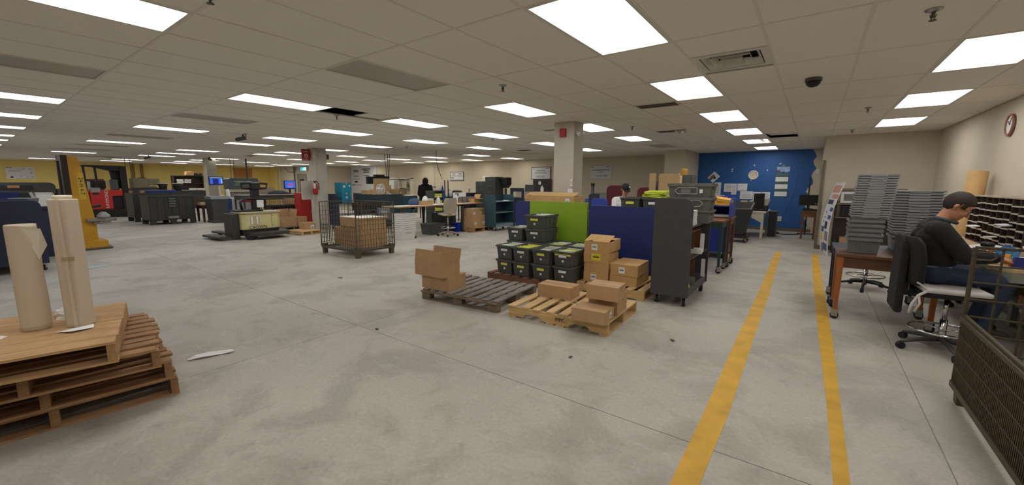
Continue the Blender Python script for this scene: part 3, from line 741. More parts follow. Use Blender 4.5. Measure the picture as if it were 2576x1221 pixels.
P('loose_sheet', sp, KRAFT, t, True)
def _p(a, r, z): return (r*math.cos(a), r*math.sin(a), z)
fb = MB(); fb.quadbox([_p(.66, .082, .47), _p(1.0, .112, .56), _p(1.0, .115, .56), _p(.66, .085, .47), _p(-.1, .078, .695), _p(.72, .112, .672), _p(.72, .115, .672), _p(-.1, .081, .695)]); P('curled_corner', fb, KRAFTW, t)
t = T('paper_roll', 'tall wrapped paper roll with a brown tape patch and a core end on top', 'paper roll', (-3.99, .43, .56), 0)
w = MB(); k = 14
prof = []
for j in range(k):
    a = 2*PI*j/k; r = .068*(1+.07*math.cos(4*a+.6)); prof.append((r*math.cos(a), r*math.sin(a)))
w.prism(prof, 'z', .0, .86); P('wrapper', w, KRAFT, t, bev=.006)
cr = MB().quadbox([(.062, -.038, 0), (.068, -.024, 0), (.070, -.022, 0), (.064, -.039, 0), (.062, -.042, .86), (.072, -.031, .86), (.074, -.029, .86), (.064, -.044, .86)]); P('wrapper_seam', cr, KRAFT, t)
P('core', MB().lathe([(.02, .86), (.046, .86), (.046, .885), (.02, .885), (.02, .86)], n=24), KRAFTW, t, True)
P('tape_patch', MB().cbox((.069, -.024, .47), (.006, .06, .024), (0, 0, -.25)), mat('brown_tape', (166, 140, 112), .5), t)
FILM = mat('white_film', (226, 222, 214), .4, var=.03)
def crumple(name, label, x, y, z, rx, ry, h, m, n=40, cat='wrap', seed=3):
    rd = random.Random(seed); b = MB(); R, Q = 12, 6
    prof = []
    for q in range(Q+1):
        for j in range(R):
            a = 2*PI*j/R; f = math.cos(q/Q*PI/2); k = 1+rd.uniform(-.18, .18)
            b.v.append((rx*f*k*math.cos(a), ry*f*k*math.sin(a), h*math.sin(q/Q*PI/2)*(1+rd.uniform(-.2, .2)) if q else 0))
    for q in range(Q):
        for j in range(R): b.f.append((q*R+j, q*R+(j+1) % R, (q+1)*R+(j+1) % R, (q+1)*R+j))
    b.f.append(tuple(reversed(range(R))))
    return S(name, b, m, label, cat, (x, y, z), 0)
crumple('plastic_wrap', 'crumpled white wrap lying between the two paper rolls', -4.33, .42, .56, .13, .08, .07, FILM)
crumple('plastic_wrap', 'flattened clear-white wrap at the left edge of the pallet stack', -4.05, -.12, .56, .1, .2, .03, FILM, seed=5)
scrap('paper_scrap', 'torn white paper at the foot of the tall wrapped roll', -3.86, .40, [(-.06, -.09), (.05, -.06), (.06, .05), (.0, .08), (-.03, .02)], PAPER, .3, .012).location.z = .56
# ------------------------------------------------------------ weathered pallet with cartons
pallet('weathered grey pallet with open slats under two cartons', -3.56, 4.13, 0, .09, 1.2, 1.0, 9, GREYW, GREYWX, 'block', bw=.088, jitter=.014, skip=())
carton('small brown carton under the open one on the weathered pallet', -3.94, 3.82, .14, .075, .46, .36, .19, m=CARD)
carton('open brown carton with two raised flaps on the weathered pallet', -3.97, 3.73, .33, .03, .5, .33, .18, 'open', m=CARD, angles=(3.3, 2.95, 2.95, None))
# new pallet
pallet('new pine pallet with notched stringers and four cartons', -2.18, 4.22, 0, .06, 1.2, 1.0, 8, PINE, PINEX, notched=True, bw=.1, jitter=.01)
_p = [o for o in bpy.data.objects if o.get('label', '').startswith('new pine pallet')][0]
text('stamp', 'IPPC', .06, (.06, -.5015, .075), FY, mat('stamp_ink', (70, 52, 40), .8, var=0), _p)
carton('brown carton alone at the back left of the new pine pallet', -2.47, 4.36, .14, .07, .45, .26, .155, m=CARD)
carton('low brown carton at the front of the new pine pallet', -1.745, 3.80, .14, .07, .36, .27, .13, m=CARD, sticker=('r', .03, .07, .06, .06))
carton('brown carton behind the front one on the new pine pallet', -1.75, 4.20, .14, .09, .32, .36, .19, m=CARD)
carton('brown carton with a taped ridge on top of the group on the pine pallet', -1.70, 4.02, .33, .08, .34, .27, .15, m=CARD)
# ------------------------------------------------------------ dividers (backs of sorting cases)
def divider(label, x0, x1, h, m, y=6.25, rr=.0, corner='tl', name='divider_panel'):
    t = T(name, label, 'panel', ((x0+x1)/2, y, 0)); w = (x1-x0)/2
    P('board', MB().prism(rounded(-w, .02, w, h, rr, corner) if rr else [(-w, .02), (w, .02), (w, h), (-w, h)], 'y', -.01, .015), m, t, bev=.003)
    for s in (-1, 1): P('foot', MB().box(s*(w-.08)-.03, -.02, 0, s*(w-.08)+.03, .1, .02), BLACK, t)
    P('edge_strip', MB().box(w-.012, -.0125, .02, w, -.0102, h-.01), mat('worn_edge', (70, 52, 44), .7), t)
    return t
divider('navy panel with rounded corner left of the lime panel', -4.50, -4.17, 1.215, NAVY, rr=.09)
divider('lime green panel between the two navy panels', -4.165, -3.0, 1.22, GREEN, y=6.24)
divider('navy panel behind the carton stacks right of the lime panel', -2.985, -1.72, 1.18, NAVY)
# sorting desks behind the panels carry totes and cartons
t = T('sorting_desk', 'long sorting desk hidden behind the lime and navy panels', 'desk', (-3.1, 6.6, 0))
P('desktop', MB().box(-1.25, -.2, 1.02, 1.33, .14, 1.06), TEALD, t); P('leg', MB().box(-1.23, -.19, 0, -1.17, .13, 1.02), TEALD, t); P('leg', MB().box(1.25, -.19, 0, 1.31, .13, 1.02), TEALD, t)
carton('large open tan carton on top of the lime panel desk', -3.83, 6.54, 1.06, .0, 1.02, .42, .26, 'ajar', m=CARD2, sticker=('f', .38, .15, .08, .13))
carton('plain brown carton left of the large carton over the navy panel', -4.32, 7.3, 1.02, 0, .42, .3, .30, m=CARD)
t = T('side_table', 'low dark stand behind the left navy panel', 'table', (-4.32, 7.3, 0)); P('top', MB().box(-.25, -.2, 1.0, .25, .2, 1.02), TEALD, t); P('leg', MB().box(-.22, -.17, 0, -.17, .17, 1.0), TEALD, t); P('leg', MB().box(.17, -.17, 0, .22, .17, 1.0), TEALD, t)
tote('dark grey tote with yellow tag over the right navy panel, left of two', -2.36, 6.6, 1.06, 0, .43, .33, .26, end_label=(PAPERY,))
tote('dark grey tote over the right navy panel, right of two', -2.0, 6.6, 1.06, 0, .43, .33, .26, end_label=(PAPER,))
b = MB()
for k in range(5): b.cbox((0, 0, .012+.02*k), (.3, .36, .016), (random.uniform(-.1, .1), random.uniform(-.06, .06), random.uniform(-.2, .2)))
S('bag_stack', b, mat('lime_plastic_bags', (206, 224, 60), .4, var=.1), 'pile of lime yellow plastic bags on the grey totes', 'bags', (-2.0, 6.58, 1.322))
t = T('cardboard_sheet', 'folded flat tan cardboard sheet standing behind the charcoal cart, narrow left piece', 'cardboard', (-2.31, 7.33, 1.06)); P('sheet', MB().cbox((0, 0, .33), (.11, .06, .66), (0, 0, .3)), CARD3, t)
t = T('cardboard_sheet', 'wide flat tan cardboard sheet standing behind the charcoal cart', 'cardboard', (-2.02, 7.3, 1.06)); P('sheet', MB().box(-.17, -.015, 0, .17, .015, .65), CARD3, t); P('fold', MB().box(.16, -.01, 0, .18, .12, .62), CARD3, t)
t = T('side_table', 'dark stand carrying the flat cardboard sheets', 'table', (-2.1, 7.36, 0)); P('top', MB().box(-.35, -.15, 1.03, .35, .2, 1.06), TEALD, t); P('leg', MB().box(-.33, -.13, 0, -.28, .18, 1.03), TEALD, t); P('leg', MB().box(.28, -.13, 0, .33, .18, 1.03), TEALD, t)
t = T('steel_cabinet', 'dark narrow cabinet behind the flat cardboard sheets', 'cabinet', (-2.24, 9.2, 0)); P('body', MB().box(-.2, -.2, 0, .2, .2, 1.72), DGREY, t); P('door', MB().box(-.19, -.21, .05, .19, -.2, 1.67), DGREY, t)
S('envelope', MB().cbox((0, 0, .06), (.1, .12, .12), (.3, .2, 0)), mat('yellow_envelope', (222, 166, 62), .7), 'yellow padded envelope peeking over the flat cardboard sheets', 'envelope', (-2.22, 9.1, 1.72))
# ------------------------------------------------------------ totes in front of the lime panel
pallet('reddish brown pallet under the dark letter totes', -3.42, 5.56, 0, .0, 1.46, 1.14, 9, mat('red_brown_boards', (120, 80, 60), .8, var=.2, scale=6), mat('red_brown_boards', (120, 80, 60)), bw=.11, h=.12)
xs = [-3.86, -3.52, -3.17, -2.83]
ydx = [5.30, 5.27, 5.28, 5.33]
tagm = [[(PAPER,), (PAPERY,)], [(PAPER,), (PAPERY,)], [(PAPERY,), (PAPERY,)], [(PAPER,), (PAPER,)]]
rowname = ['far left', 'second from left', 'third from left', 'right-hand']
for k in range(4):
    for lv in (0, 1):
        tote('dark letter tote, %s of the front row, %s level' % (rowname[k], ['lower', 'upper'][lv]), xs[k], ydx[k], .12+.225*lv, 0, .52, .315, .225, end_label=tagm[k][1-lv])
    letters('%s row of letters in the upper front tote' % rowname[k], xs[k], ydx[k], .36, .46, .26, .2, [[PAPERG, PAPER], [PAPERY, PAPERG], [PAPER, LGREY, PAPERG], [PAPERY, PAPER, PAPERG]][k])
# back row: raised
for lab, x, z in [('dark letter tote at the back left, under nothing, beside the twin stack', -4.02, .40)]:
    pass
for k, (x, y, zs) in enumerate([(-4.05, 5.84, (.12, .345, .57)), (-3.66, 5.84, (.12, .345, .57, .795)), (-3.28, 5.84, (.12, .345)), (-2.92, 5.88, (.12, .345))]):
    nm = ['leftmost', 'second', 'third', 'right'][k]
    for i, z in enumerate(zs):
        tote('dark letter tote in the back row, %s stack, level %s from the floor' % (nm, ['one', 'two', 'three', 'four'][i]), x, y, z, 0, .5, .33 if k != 1 else .37, .225, end_label=(PAPERY,) if (k == 1 and i == 3) else (PAPER,))
    letters('letters in the top tote of the back row, %s stack' % nm, x, y, zs[-1]+.02, .44, .26, .2, [PAPERG, PAPERY, PAPER] if k > 1 else [PAPERG, PAPER])
# cartons right of the totes
pallet('pine pallet under the labelled brown cartons', -2.17, 5.71, 0, .0, .98, 1.0, 7, PINE, PINEX, bw=.1)
LB = ('f', -.03, .075, .085, .085)
carton('bottom carton of the four-high labelled stack', -2.43, 5.55, .14, .08, .36, .5, .145, m=CARD2, sticker=LB, tape=False)
carton('plain second carton of the four-high labelled stack', -2.42, 5.55, .285, .05, .36, .5, .14, m=CARD2, tape=False)
carton('third carton with a yellow label in the four-high stack', -2.435, 5.545, .425, .10, .36, .5, .145, m=CARD2, sticker=('f', .0, .08, .13, .09), scol=mat('yellow_label', (232, 214, 40), .6, var=.02), tape=False)
carton('topmost carton with a lifted lid in the four-high stack', -2.425, 5.555, .57, .06, .36, .5, .16, 'ajar', m=CARD2, sticker=LB, tape=False)
carton('lower carton of the two-high stack beside the charcoal cart', -2.03, 5.62, .14, .03, .38, .55, .14, m=CARD2, tape=False)
carton('upper labelled carton of the two-high stack beside the charcoal cart', -2.025, 5.61, .28, .055, .38, .55, .155, m=CARD2, sticker=LB, tape=False)
# ------------------------------------------------------------ charcoal book cart
panel_cart('charcoal shelf cart on casters with tape-worn end panel', -1.38, 5.80, PI/2, 1.12, .46, 1.36, CHAR, [1.02, .62, .25], back=False, low=1.04, base=.13, rr=.1)
for n_, (lab, z, wl) in enumerate([('bottom tote of the three-high stack on the charcoal cart', 1.02, .17), ('middle tote with an arrow label on the charcoal cart', 1.19, .165), ('topmost lidded tote with an arrow label on the charcoal cart', 1.355, .175)]):
    t = tote(lab, -1.34, 5.98+.0*n_, z, PI/2, .56, .38, wl, mat('olive_grey_plastic', (96, 97, 90), .5, var=.1), k=.93, ribs=4, group='totes on the charcoal cart')
    if n_:                                              # arrow-shaped placard holder on the long side facing the viewer
        a = [(-.18, .09), (-.14, .05), (.1, .05), (.1, .13), (-.14, .13)] if n_ == 2 else [(-.1, .05), (.14, .05), (.18, .09), (.14, .13), (-.1, .13)]
        q = MB()
        for i in range(len(a)):
            p0, p1 = a[i], a[(i+1) % len(a)]; q.beam((-.192, -p0[0], p0[1]), (-.192, -p1[0], p1[1]), .006)
        P('placard_holder', q, LGREY, t); P('label_card', MB().box(-.1895, -.02, .06, -.188, .1, .12), MGREY, t)
    if n_ == 2:
        P('lid', MB().box(-.19, -.28, wl, .19, .28, wl+.012), mat('olive_grey_plastic', (96, 97, 90)), t, bev=.003)
        P('sticker', MB().box(-.191, -.17, .06, -.188, -.13, .11), WHITE, t)
for n_, (x, y, z, w, l, h) in enumerate([(-1.25, 5.47, 1.02, .16, .2, .1), (-1.24, 5.47, 1.12, .15, .18, .09)]):
    b = MB()
    for k in range(8): b.cbox((random.uniform(-.004, .004), random.uniform(-.006, .006), h*(k+.5)/8), (w, l, h/8*.9), (0, 0, random.uniform(-.04, .04)))
    S('envelope_stack', b, PAPER, ['stack of white envelopes on the top shelf of the charcoal cart', 'loose white envelopes lying on the envelope stack of the cart'][n_], 'envelopes', (x, y, z))
def openbook_box(label, x, y, z, w, l, h, m):
    t = T('document_box', label, 'box', (x, y, z)); th = .008
    P('body', MB().box(-w/2, -l/2, 0, w/2, l/2, th).box(-w/2, -l/2, h-th, w/2, l/2, h).box(-w/2, -l/2, th, -w/2+th, l/2, h-th).box(-w/2+th, -l/2, th, w/2, -l/2+th, h-th).box(-w/2+th, l/2-th, th, w/2, l/2, h-th).box(-w/2+th, -.004, th, w/2-.02, .004, h-th), m, t)
    return t
BRB = mat('brown_box_inside', (118, 84, 60), .8, var=.08)
openbook_box('open brown box lying on the middle shelf of the charcoal cart', -1.34, 5.68, .62, .3, .52, .32, BRB)
openbook_box('open brown box lying on the bottom shelf of the charcoal cart', -1.38, 5.78, .25, .26, .42, .3, BRB)
S('paper_stack', MB().cbox((0, 0, .03), (.2, .16, .06), (0, 0, .1)).cbox((.07, .12, .13), (.05, .012, .24), (0, 0, .1)), PAPER, 'white papers in the box on the middle shelf of the charcoal cart', 'paper', (-1.22, 5.75, .63))
S('paper_sheet', MB().cbox((.05, 0, .13), (.05, .008, .25), (.08, 0, .1)), PAPER, 'white sheet hanging in front of the lower brown box of the charcoal cart', 'paper', (-1.2, 6.03, .26))
S('binder', MB().cbox((0, 0, .03), (.2, .2, .06), (0, 0, .2)), MGREY, 'grey binder with a white edge on the bottom shelf of the charcoal cart', 'binder', (-1.26, 5.62, .25))
S('chip_bag', MB().cbox((0, 0, .05), (.1, .14, .08), (.3, .2, .4)), mat('red_foil', (176, 40, 36), .35), 'red foil bag on the bottom shelf of the charcoal cart', 'bag', (-1.3, 5.5, .31))
S('yellow_pad', MB().cbox((0, 0, .02), (.1, .12, .03), (.2, .1, .4)), PAPERY, 'crumpled yellow slip at the near end of the cart bottom shelf', 'paper', (-1.22, 5.36, .255))
# ------------------------------------------------------------ right side: tables with tote stacks, stools
desk('brown wooden sorting table on casters under the grey tote stacks', .70, 6.16, 0, 0, .86, .62, .76, wood('dark_brown_wood', (96, 64, 44), .5, 'x', .2), leg=.06, apron=.12)
for o in bpy.data.objects:
    if o.name.startswith('leg') and o.parent and o.parent.get('label', '').startswith('brown wooden sorting'): o.data.materials[0] = ORANGEW
desk('navy sided rolling table behind the brown sorting table', .70, 6.86, 0, 0, .88, .66, .74, NAVYD, leg=.05, apron=.1)
_t = tote('grey tote, first nested one of the tall stack by the aisle', .50, 6.16, .765, PI/2, .31, .36, .17, MGREY, k=.86, ribs=2, group='nested grey totes by the aisle', name='nested_tote')
NW = ['second', 'third', 'fourth', 'fifth', 'sixth', 'seventh', 'eighth', 'ninth', 'tenth', 'eleventh', 'twelfth', 'thirteenth', 'fourteenth', 'fifteenth', 'sixteenth', 'seventeenth', 'eighteenth', 'nineteenth', 'twentieth', 'twenty-first', 'twenty-second', 'twenty-third', 'twenty-fourth', 'twenty-fifth', 'twenty-sixth', 'twenty-seventh']
for k in range(4):
    dup(_t, (.50+random.uniform(-.004, .004), 6.16+random.uniform(-.004, .004), .765+.052*(k+1)), PI/2+random.uniform(-.02, .02), 'grey tote, %s nested one of the tall stack by the aisle' % NW[k])
# shallow trays nested above
_s = T('nested_tote', 'light grey tray, first of those nested on the tall aisle stack', 'tote', (.52, 6.17, 1.145), PI/2, 'nested grey trays by the aisle')
TRAYG = mat('tray_grey', (134, 135, 136), .5, var=.06)
P('body', MB().hollow(-.18, -.155, .18, .155, 0, .05, .004, .92), TRAYG, _s); P('rim', MB().box(-.19, -.165, .032, -.165, .165, .05).box(.165, -.165, .032, .19, .165, .05).box(-.165, -.165, .032, .165, -.145, .05).box(-.165, .145, .032, .165, .165, .05), TRAYG, _s, bev=.003)
P('handle_lip', MB().box(-.193, -.07, .024, -.188, .07, .044), TRAYG, _s); P('handle_lip', MB().box(-.07, -.169, .024, .07, -.163, .044), TRAYG, _s)
for k in range(17):
    lean = .0022*(k+1)
    dup(_s, (.52+lean+random.uniform(-.004, .004), 6.17+random.uniform(-.004, .004), 1.145+.0265*(k+1)), PI/2+random.uniform(-.03, .03), 'light grey tray, %s of those nested on the tall aisle stack' % NW[k])
for k in range(16):
    dup(_s, (1.0+random.uniform(-.005, .005), 6.86+random.uniform(-.004, .004), .93+.0325*(k)), PI/2+random.uniform(-.03, .03), 'light grey tray, %s from the bottom of the second stack by the far wall' % NW[k], 'nested grey trays, second stack').scale = (1, 1.28, 1)
tote('grey tote under the second tray stack, on the navy table', 1.0, 6.86, .745, PI/2, .42, .36, .18, MGREY, group='nested grey totes by the aisle', name='nested_tote')
tote('open grey tote with a pale rim in front of the second tray stack', .93, 6.25, .765, PI/2, .30, .34, .22, DGREY, group='grey totes on the brown table')
def stool(label, x, y, rz, seat, back, m, mb=None, group=None, ring=.22, tall=.62, basem=None, backh=.4, name='work_stool'):
    t = T(name, label, 'chair', (x, y, 0), rz, group)
    star_base(t, .31, 5, ring, tall-.05, basem or BLACK, .2)
    s = MB(); s.lathe([(0, tall-.055), (.17, tall-.05), (.215, tall-.025), (.215, tall-.005), (.17, tall+.008), (0, tall+.012)], n=20); P('seat', s, m, t, True)
    if back:
        b = MB(); R = .24
        prof = []
        for k in range(9):
            a = -.75+1.5*k/8; prof.append((a, R))
        for k in range(8):
            a0, a1 = prof[k][0], prof[k+1][0]
            for z0, z1, o0, o1 in ((tall+.1, tall+.1+backh*.5, 0, .015), (tall+.1+backh*.5, tall+.1+backh, .015, .04)):
                e = .02
                b.quadbox([(-(R+o0)*math.cos(a0)+.02, (R+o0)*math.sin(a0), z0), (-(R+o0)*math.cos(a1)+.02, (R+o0)*math.sin(a1), z0), (-(R+o0+e)*math.cos(a1)+.02, (R+o0+e)*math.sin(a1), z0), (-(R+o0+e)*math.cos(a0)+.02, (R+o0+e)*math.sin(a0), z0),
                           (-(R+o1)*math.cos(a0)+.02, (R+o1)*math.sin(a0), z1), (-(R+o1)*math.cos(a1)+.02, (R+o1)*math.sin(a1), z1), (-(R+o1+e)*math.cos(a1)+.02, (R+o1+e)*math.sin(a1), z1), (-(R+o1+e)*math.cos(a0)+.02, (R+o1+e)*math.sin(a0), z1)])
        P('backrest', b, mb or m, t, bev=.004); P('back_support', MB().tube([(-.12, 0, tall-.05), (-.25, 0, tall-.02), (-.27, 0, tall+.25)], .014, 8), BLACK, t, True)
    return t
FABK = mat('black_upholstery', (26, 26, 28), .85, var=.1, scale=30)
stool('swivel stool with a chrome foot ring behind the brown table, left one', .72, 7.9, .5, 0, False, FABK)
stool('swivel stool with a chrome foot ring behind the brown table, right one', 1.35, 7.6, 1.2, 0, False, FABK, basem=mat('grey_base', (92, 88, 84), .5))
# leaning poster boards, microwave shelf and the far wall corner
t = T('poster_board', 'curved printed poster board leaning at the corner of the far wall', 'poster', (.29, 11.3, 0), .13)
b = MB(); n = 12
def pb(u): return (.02+.13*math.sin(u*PI)*.35+.1*u**2, u)
PBW = mat('poster_white', (222, 220, 222), .6, var=.04)
for k in range(n):
    u0, u1 = k/n, (k+1)/n; z0, z1 = 1.58*u0, 1.58*u1; x0, x1 = .02+.16*u0-.10*math.sin(u0*PI), .02+.16*u1-.10*math.sin(u1*PI)
    b.quadbox([(x0, -.28, z0), (x0, .62, z0), (x0+.008, .62, z0), (x0+.008, -.28, z0), (x1, -.28, z1), (x1, .62, z1), (x1+.008, .62, z1), (x1+.008, -.28, z1)])
P('board', b, PBW, t)
def blob(u, v, du, dv, m, nm='print_patch'):
    x0 = .02+.16*u-.10*math.sin(u*PI); x1 = .02+.16*(u+du)-.10*math.sin((u+du)*PI); y0 = -.28+.9*v; y1 = y0+.9*dv
    P(nm, MB().quadbox([(x0-.002, y0, 1.58*u), (x0-.002, y1, 1.58*u), (x0+.002, y1, 1.58*u), (x0+.002, y0, 1.58*u), (x1-.002, y0, 1.58*(u+du)), (x1-.002, y1, 1.58*(u+du)), (x1+.002, y1, 1.58*(u+du)), (x1+.002, y0, 1.58*(u+du))]), m, t)
BL1 = mat('print_blue', (62, 92, 146), .6, var=.3, scale=12); BL2 = mat('print_dark_blue', (52, 58, 88), .6, var=.3, scale=12); PK = mat('print_salmon', (206, 150, 130), .6, var=.15); YL = mat('print_yellow', (216, 186, 60), .6)
GR = mat('print_grey', (128, 130, 140), .6, var=.3, scale=10)
for a in [(.86, .1, .1, .8, PK), (.78, .0, .06, .7, PK), (.70, .3, .06, .6, BL2), (.5, .02, .16, .35, BL1), (.36, .25, .1, .3, BL2), (.3, .6, .08, .3, BL1), (.2, .05, .13, .4, GR), (.18, .7, .1, .25, YL), (.06, .1, .1, .5, BL1), (.02, .55, .12, .3, GR), (.57, .62, .03, .1, INKG), (.5, .66, .025, .1, INKG), (.44, .7, .025, .1, INKG)]: blob(a[0], a[1], a[2], a[3], a[4])
t = T('shelf_unit', 'dark metal shelf rack with a microwave by the far wall', 'shelf', (.98, 11.9, 0))
RACK = mat('dark_rack', (58, 54, 50), .5, .4, var=.1)
for sx in (-.55, .55):
    for sy in (-.22, .22): P('post', MB().box(sx-.015, sy-.015, 0, sx+.015, sy+.015, 1.45), RACK, t)
for z in (.12, .82, 1.12, 1.45): P('shelf', MB().box(-.56, -.24, z-.025, .56, .24, z), mat('rack_shelf', (120, 108, 94), .5, var=.08), t)
P('back_sheet', MB().box(-.55, .22, .12, .55, .23, .82), mat('rack_back', (80, 74, 68), .6), t)
def microwave(label, x, y, z, m, m2):
    t = T('microwave', label, 'microwave', (x, y, z)); P('case', MB().box(-.24, -.18, 0, .24, .18, .27), m, t, bev=.008)
    P('door', MB().box(-.235, -.2, .01, .12, -.18, .26), m, t, bev=.006); P('window', MB().box(-.18, -.204, .06, .06, -.199, .21), m2, t); P('control_panel', MB().box(.13, -.19, .02, .235, -.18, .25), m2, t); P('door_handle', MB().box(.09, -.22, .05, .108, -.2, .22), m, t)
microwave('white microwave on the upper shelf of the metal rack', .72, 11.9, 1.12, WHITE, MGREY)
microwave('black oven on the middle shelf of the metal rack', .76, 11.9, .82, BLACK, mat('oven_glass', (50, 52, 50), .15))
carton('brown carton on the bottom shelf of the metal rack', .8, 11.85, .12, 0, .5, .34, .24, m=CARD)
# cardboard tube against the right wall
S('cardboard_tube', MB().tube([(0, 0, 0), (.12, .25, 1.72)], .105, 24), CARD2, 'wide cardboard tube leaning in the corner by the right wall', 'tube', (1.72, 8.35, 0), smooth=True)
S('picture_panel', MB().cbox((0, 0, .65), (.04, .5, 1.3), (0, .0, .0)), mat('print_blue_white', (120, 140, 170), .6, var=.5, scale=5), 'blue and white printed panel leaning behind the cardboard tube', 'poster', (1.5, 9.2, 0))
# ------------------------------------------------------------ packing table, sorter, things on it
t = T('packing_table', 'long worn plywood packing table along the right wall', 'table', (1.65, 6.75, 0))
P('tabletop', MB().prism([(-.32, -1.30), (-.22, -1.45), (.33, -1.45), (.33, 1.5), (-.32, 1.5)], 'z', .785, .82), wood('table_ply', (196, 168, 130), .6, 'y', .4), t, bev=.004)
GRN = mat('grey_green_paint', (132, 136, 124), .6, var=.12, scale=6, dirt=.3)
P('edge_band', MB().prism([(-.325, -1.30), (-.225, -1.455), (.33, -1.455), (.33, -1.44), (-.22, -1.44), (-.31, -1.295), (-.31, 1.5), (-.325, 1.5)], 'z', .70, .785), GRN, t)
P('leg', MB().box(-.06, -1.40, 0, .25, -1.36, .785), GRN, t); P('leg', MB().box(-.1, 1.36, 0, .25, 1.4, .785), GRN, t); P('leg', MB().box(.2, -.05, 0, .25, .05, .785), GRN, t)
P('lower_shelf', MB().box(-.05, -1.36, .42, .3, 1.36, .445), GRN, t)
t = T('pigeonhole_rack', 'dark wooden pigeonhole mail rack standing on the packing table', 'rack', (1.83, 7.12, .82))
RK = mat('rack_dark_wood', (58, 44, 38), .6, var=.15, scale=10)
Wd, Hh, Dp = 1.85, .58, .27; nc, nr = 9, 7
P('back_panel', MB().box(Dp/2-.01, -Wd/2, 0, Dp/2, Wd/2, Hh), RK, t); P('top_panel', MB().box(-Dp/2, -Wd/2, Hh-.012, Dp/2, Wd/2, Hh), mat('rack_top', (170, 158, 136), .6), t); P('bottom_panel', MB().box(-Dp/2, -Wd/2, 0, Dp/2, Wd/2, .012), RK, t)
for k in range(nc+1): P('divider', MB().box(-Dp/2, -Wd/2+Wd*k/nc-.006+(.006 if k == 0 else -.006 if k == nc else 0), .012, Dp/2-.01, -Wd/2+Wd*k/nc+.006+(.006 if k == 0 else -.006 if k == nc else 0), Hh-.012), RK, t)
SHL = mat('rack_shelf_edge', (196, 188, 170), .6, var=.1, scale=20)
rd = random.Random(4)
for k in range(nc):
    for j in range(1, nr):
        z = Hh*j/nr+rd.uniform(-.012, .012); P('slot_shelf', MB().box(-Dp/2-.004, -Wd/2+Wd*k/nc+.007, z-.006, Dp/2-.012, -Wd/2+Wd*(k+1)/nc-.007, z+.006), SHL, t)
sheetpile('paper_sheet', 'loose white papers lying on top of the pigeonhole rack', 'paper', 1.83, 6.35, 1.402, .2, .3, 5, PAPER)
for n_, (y, z, s) in enumerate([(7.62, 1.00, 1), (6.95, .93, -1), (6.62, 1.09, 1)]):
    S('paper_sheet', MB().cbox((0, 0, 0), (.09, .13, .012), (.05*s, -.08, .1*s)), PAPER, ['white papers sticking out of the left part of the pigeonhole rack', 'white papers sticking out low in the middle of the pigeonhole rack', 'white papers sticking out of the right part of the pigeonhole rack'][n_], 'paper', (1.66, y, z+.02))
COP = mat('copper_steel', (176, 124, 92), .3, .85, var=.1)
t = T('travel_mug', 'copper travel mug with a black lid in front of the seated person', 'mug', (1.36, 5.72, .82))
P('cup', MB().lathe([(.03, 0), (.034, .005), (.043, .15), (.0, .15)], n=24), COP, t, True); P('lid', MB().lathe([(.046, .145), (.047, .165), (.04, .18), (.015, .182), (0, .18)], n=24), BLACK, t, True)
crumple('cloth_bag', 'blue cloth bag with a white cap lying on the packing table', 1.55, 5.9, .82, .12, .11, .13, mat('blue_cloth', (52, 104, 150), .8, var=.15), seed=8, cat='bag')
S('cap', MB().lathe([(.08, 0), (.07, .05), (.03, .08), (0, .085)], n=16), WHITE, 'white cap on the packing table behind the blue bag', 'cap', (1.62, 6.12, .82), smooth=True)
JAR = mat('jar_glass', (206, 208, 206), .12, var=0, trans=.75)
for n_, (x, y) in enumerate([(1.60, 5.66), (1.62, 5.50)]):
    t = T('glass_jar', ['glass jar with a clear lid, left of two, by the pigeonhole rack', 'glass jar with a clear lid, right of two, by the pigeonhole rack'][n_], 'jar', (x, y, .82), 0)
    P('jar', MB().lathe([(.04, 0), (.05, .01), (.052, .1), (.036, .13), (.036, .14)], n=20), JAR, t, True); P('lid', MB().lathe([(.04, .135), (.042, .165), (0, .168)], n=20), mat('clear_lid', (222, 222, 222), .25), t, True)
S('tape_roll', MB().tube([(.045*math.cos(2*PI*k/20), .045*math.sin(2*PI*k/20), .025) for k in range(20)], .022, 8, True), WHITE, 'roll of white tape lying on the packing table', 'tape', (1.70, 5.38, .82), smooth=True)
S('pill_bottle', MB().lathe([(.02, 0), (.022, .06), (.016, .07), (.018, .09), (0, .092)], n=14), mat('amber_plastic', (222, 162, 46), .4), 'small yellow bottle standing beside the blue cloth bag', 'bottle', (1.47, 5.62, .82), smooth=True)
crumple('dark_pouch', 'black pouch lying along the blue trays on the packing table', 1.66, 5.47, .82, .09, .04, .07, BLACK, seed=9, cat='pouch')
t = T('letter_tray', 'dark blue open tray with papers at the front of the packing table', 'tray', (1.62, 5.38, .82)); t.location = (1.655, 5.335, .822)
BLT = mat('blue_tray', (40, 52, 128), .5, var=.06)
P('body', MB().box(-.22, -.02, 0, .28, -.01, .1).box(-.22, .02, 0, .28, .03, .09).box(-.22, -.01, 0, -.21, .02, .1).box(-.21, -.01, 0, .28, .02, .008), BLT, t); P('divider', MB().box(-.02, -.022, 0, -.014, -.02, .1).box(.13, -.022, 0, .136, -.02, .1), NAVY, t)
S('paper_sheet', MB().box(-.2, -.012, .0, .26, .012, .018), PAPER, 'white papers standing in the dark blue tray', 'paper', (1.665, 5.345, .905))
S('orange_box', MB().box(-.06, -.03, 0, .06, .03, .05), mat('orange_card', (214, 106, 64), .6, var=.2), 'orange box beside the dark blue tray on the packing table', 'box', (1.50, 5.43, .822), bev=.003)
sheetpile('paper_sheet', 'white papers under the hands of the seated person', 'paper', 1.50, 6.35, .82, .22, .3, 4, PAPER)
S('paper_sheet', MB().cbox((0, 0, .0), (.26, .34, .003), (0, -.2, .2)), PAPER, 'large white sheet tilted up in front of the seated person', 'paper', (1.53, 6.62, .86))
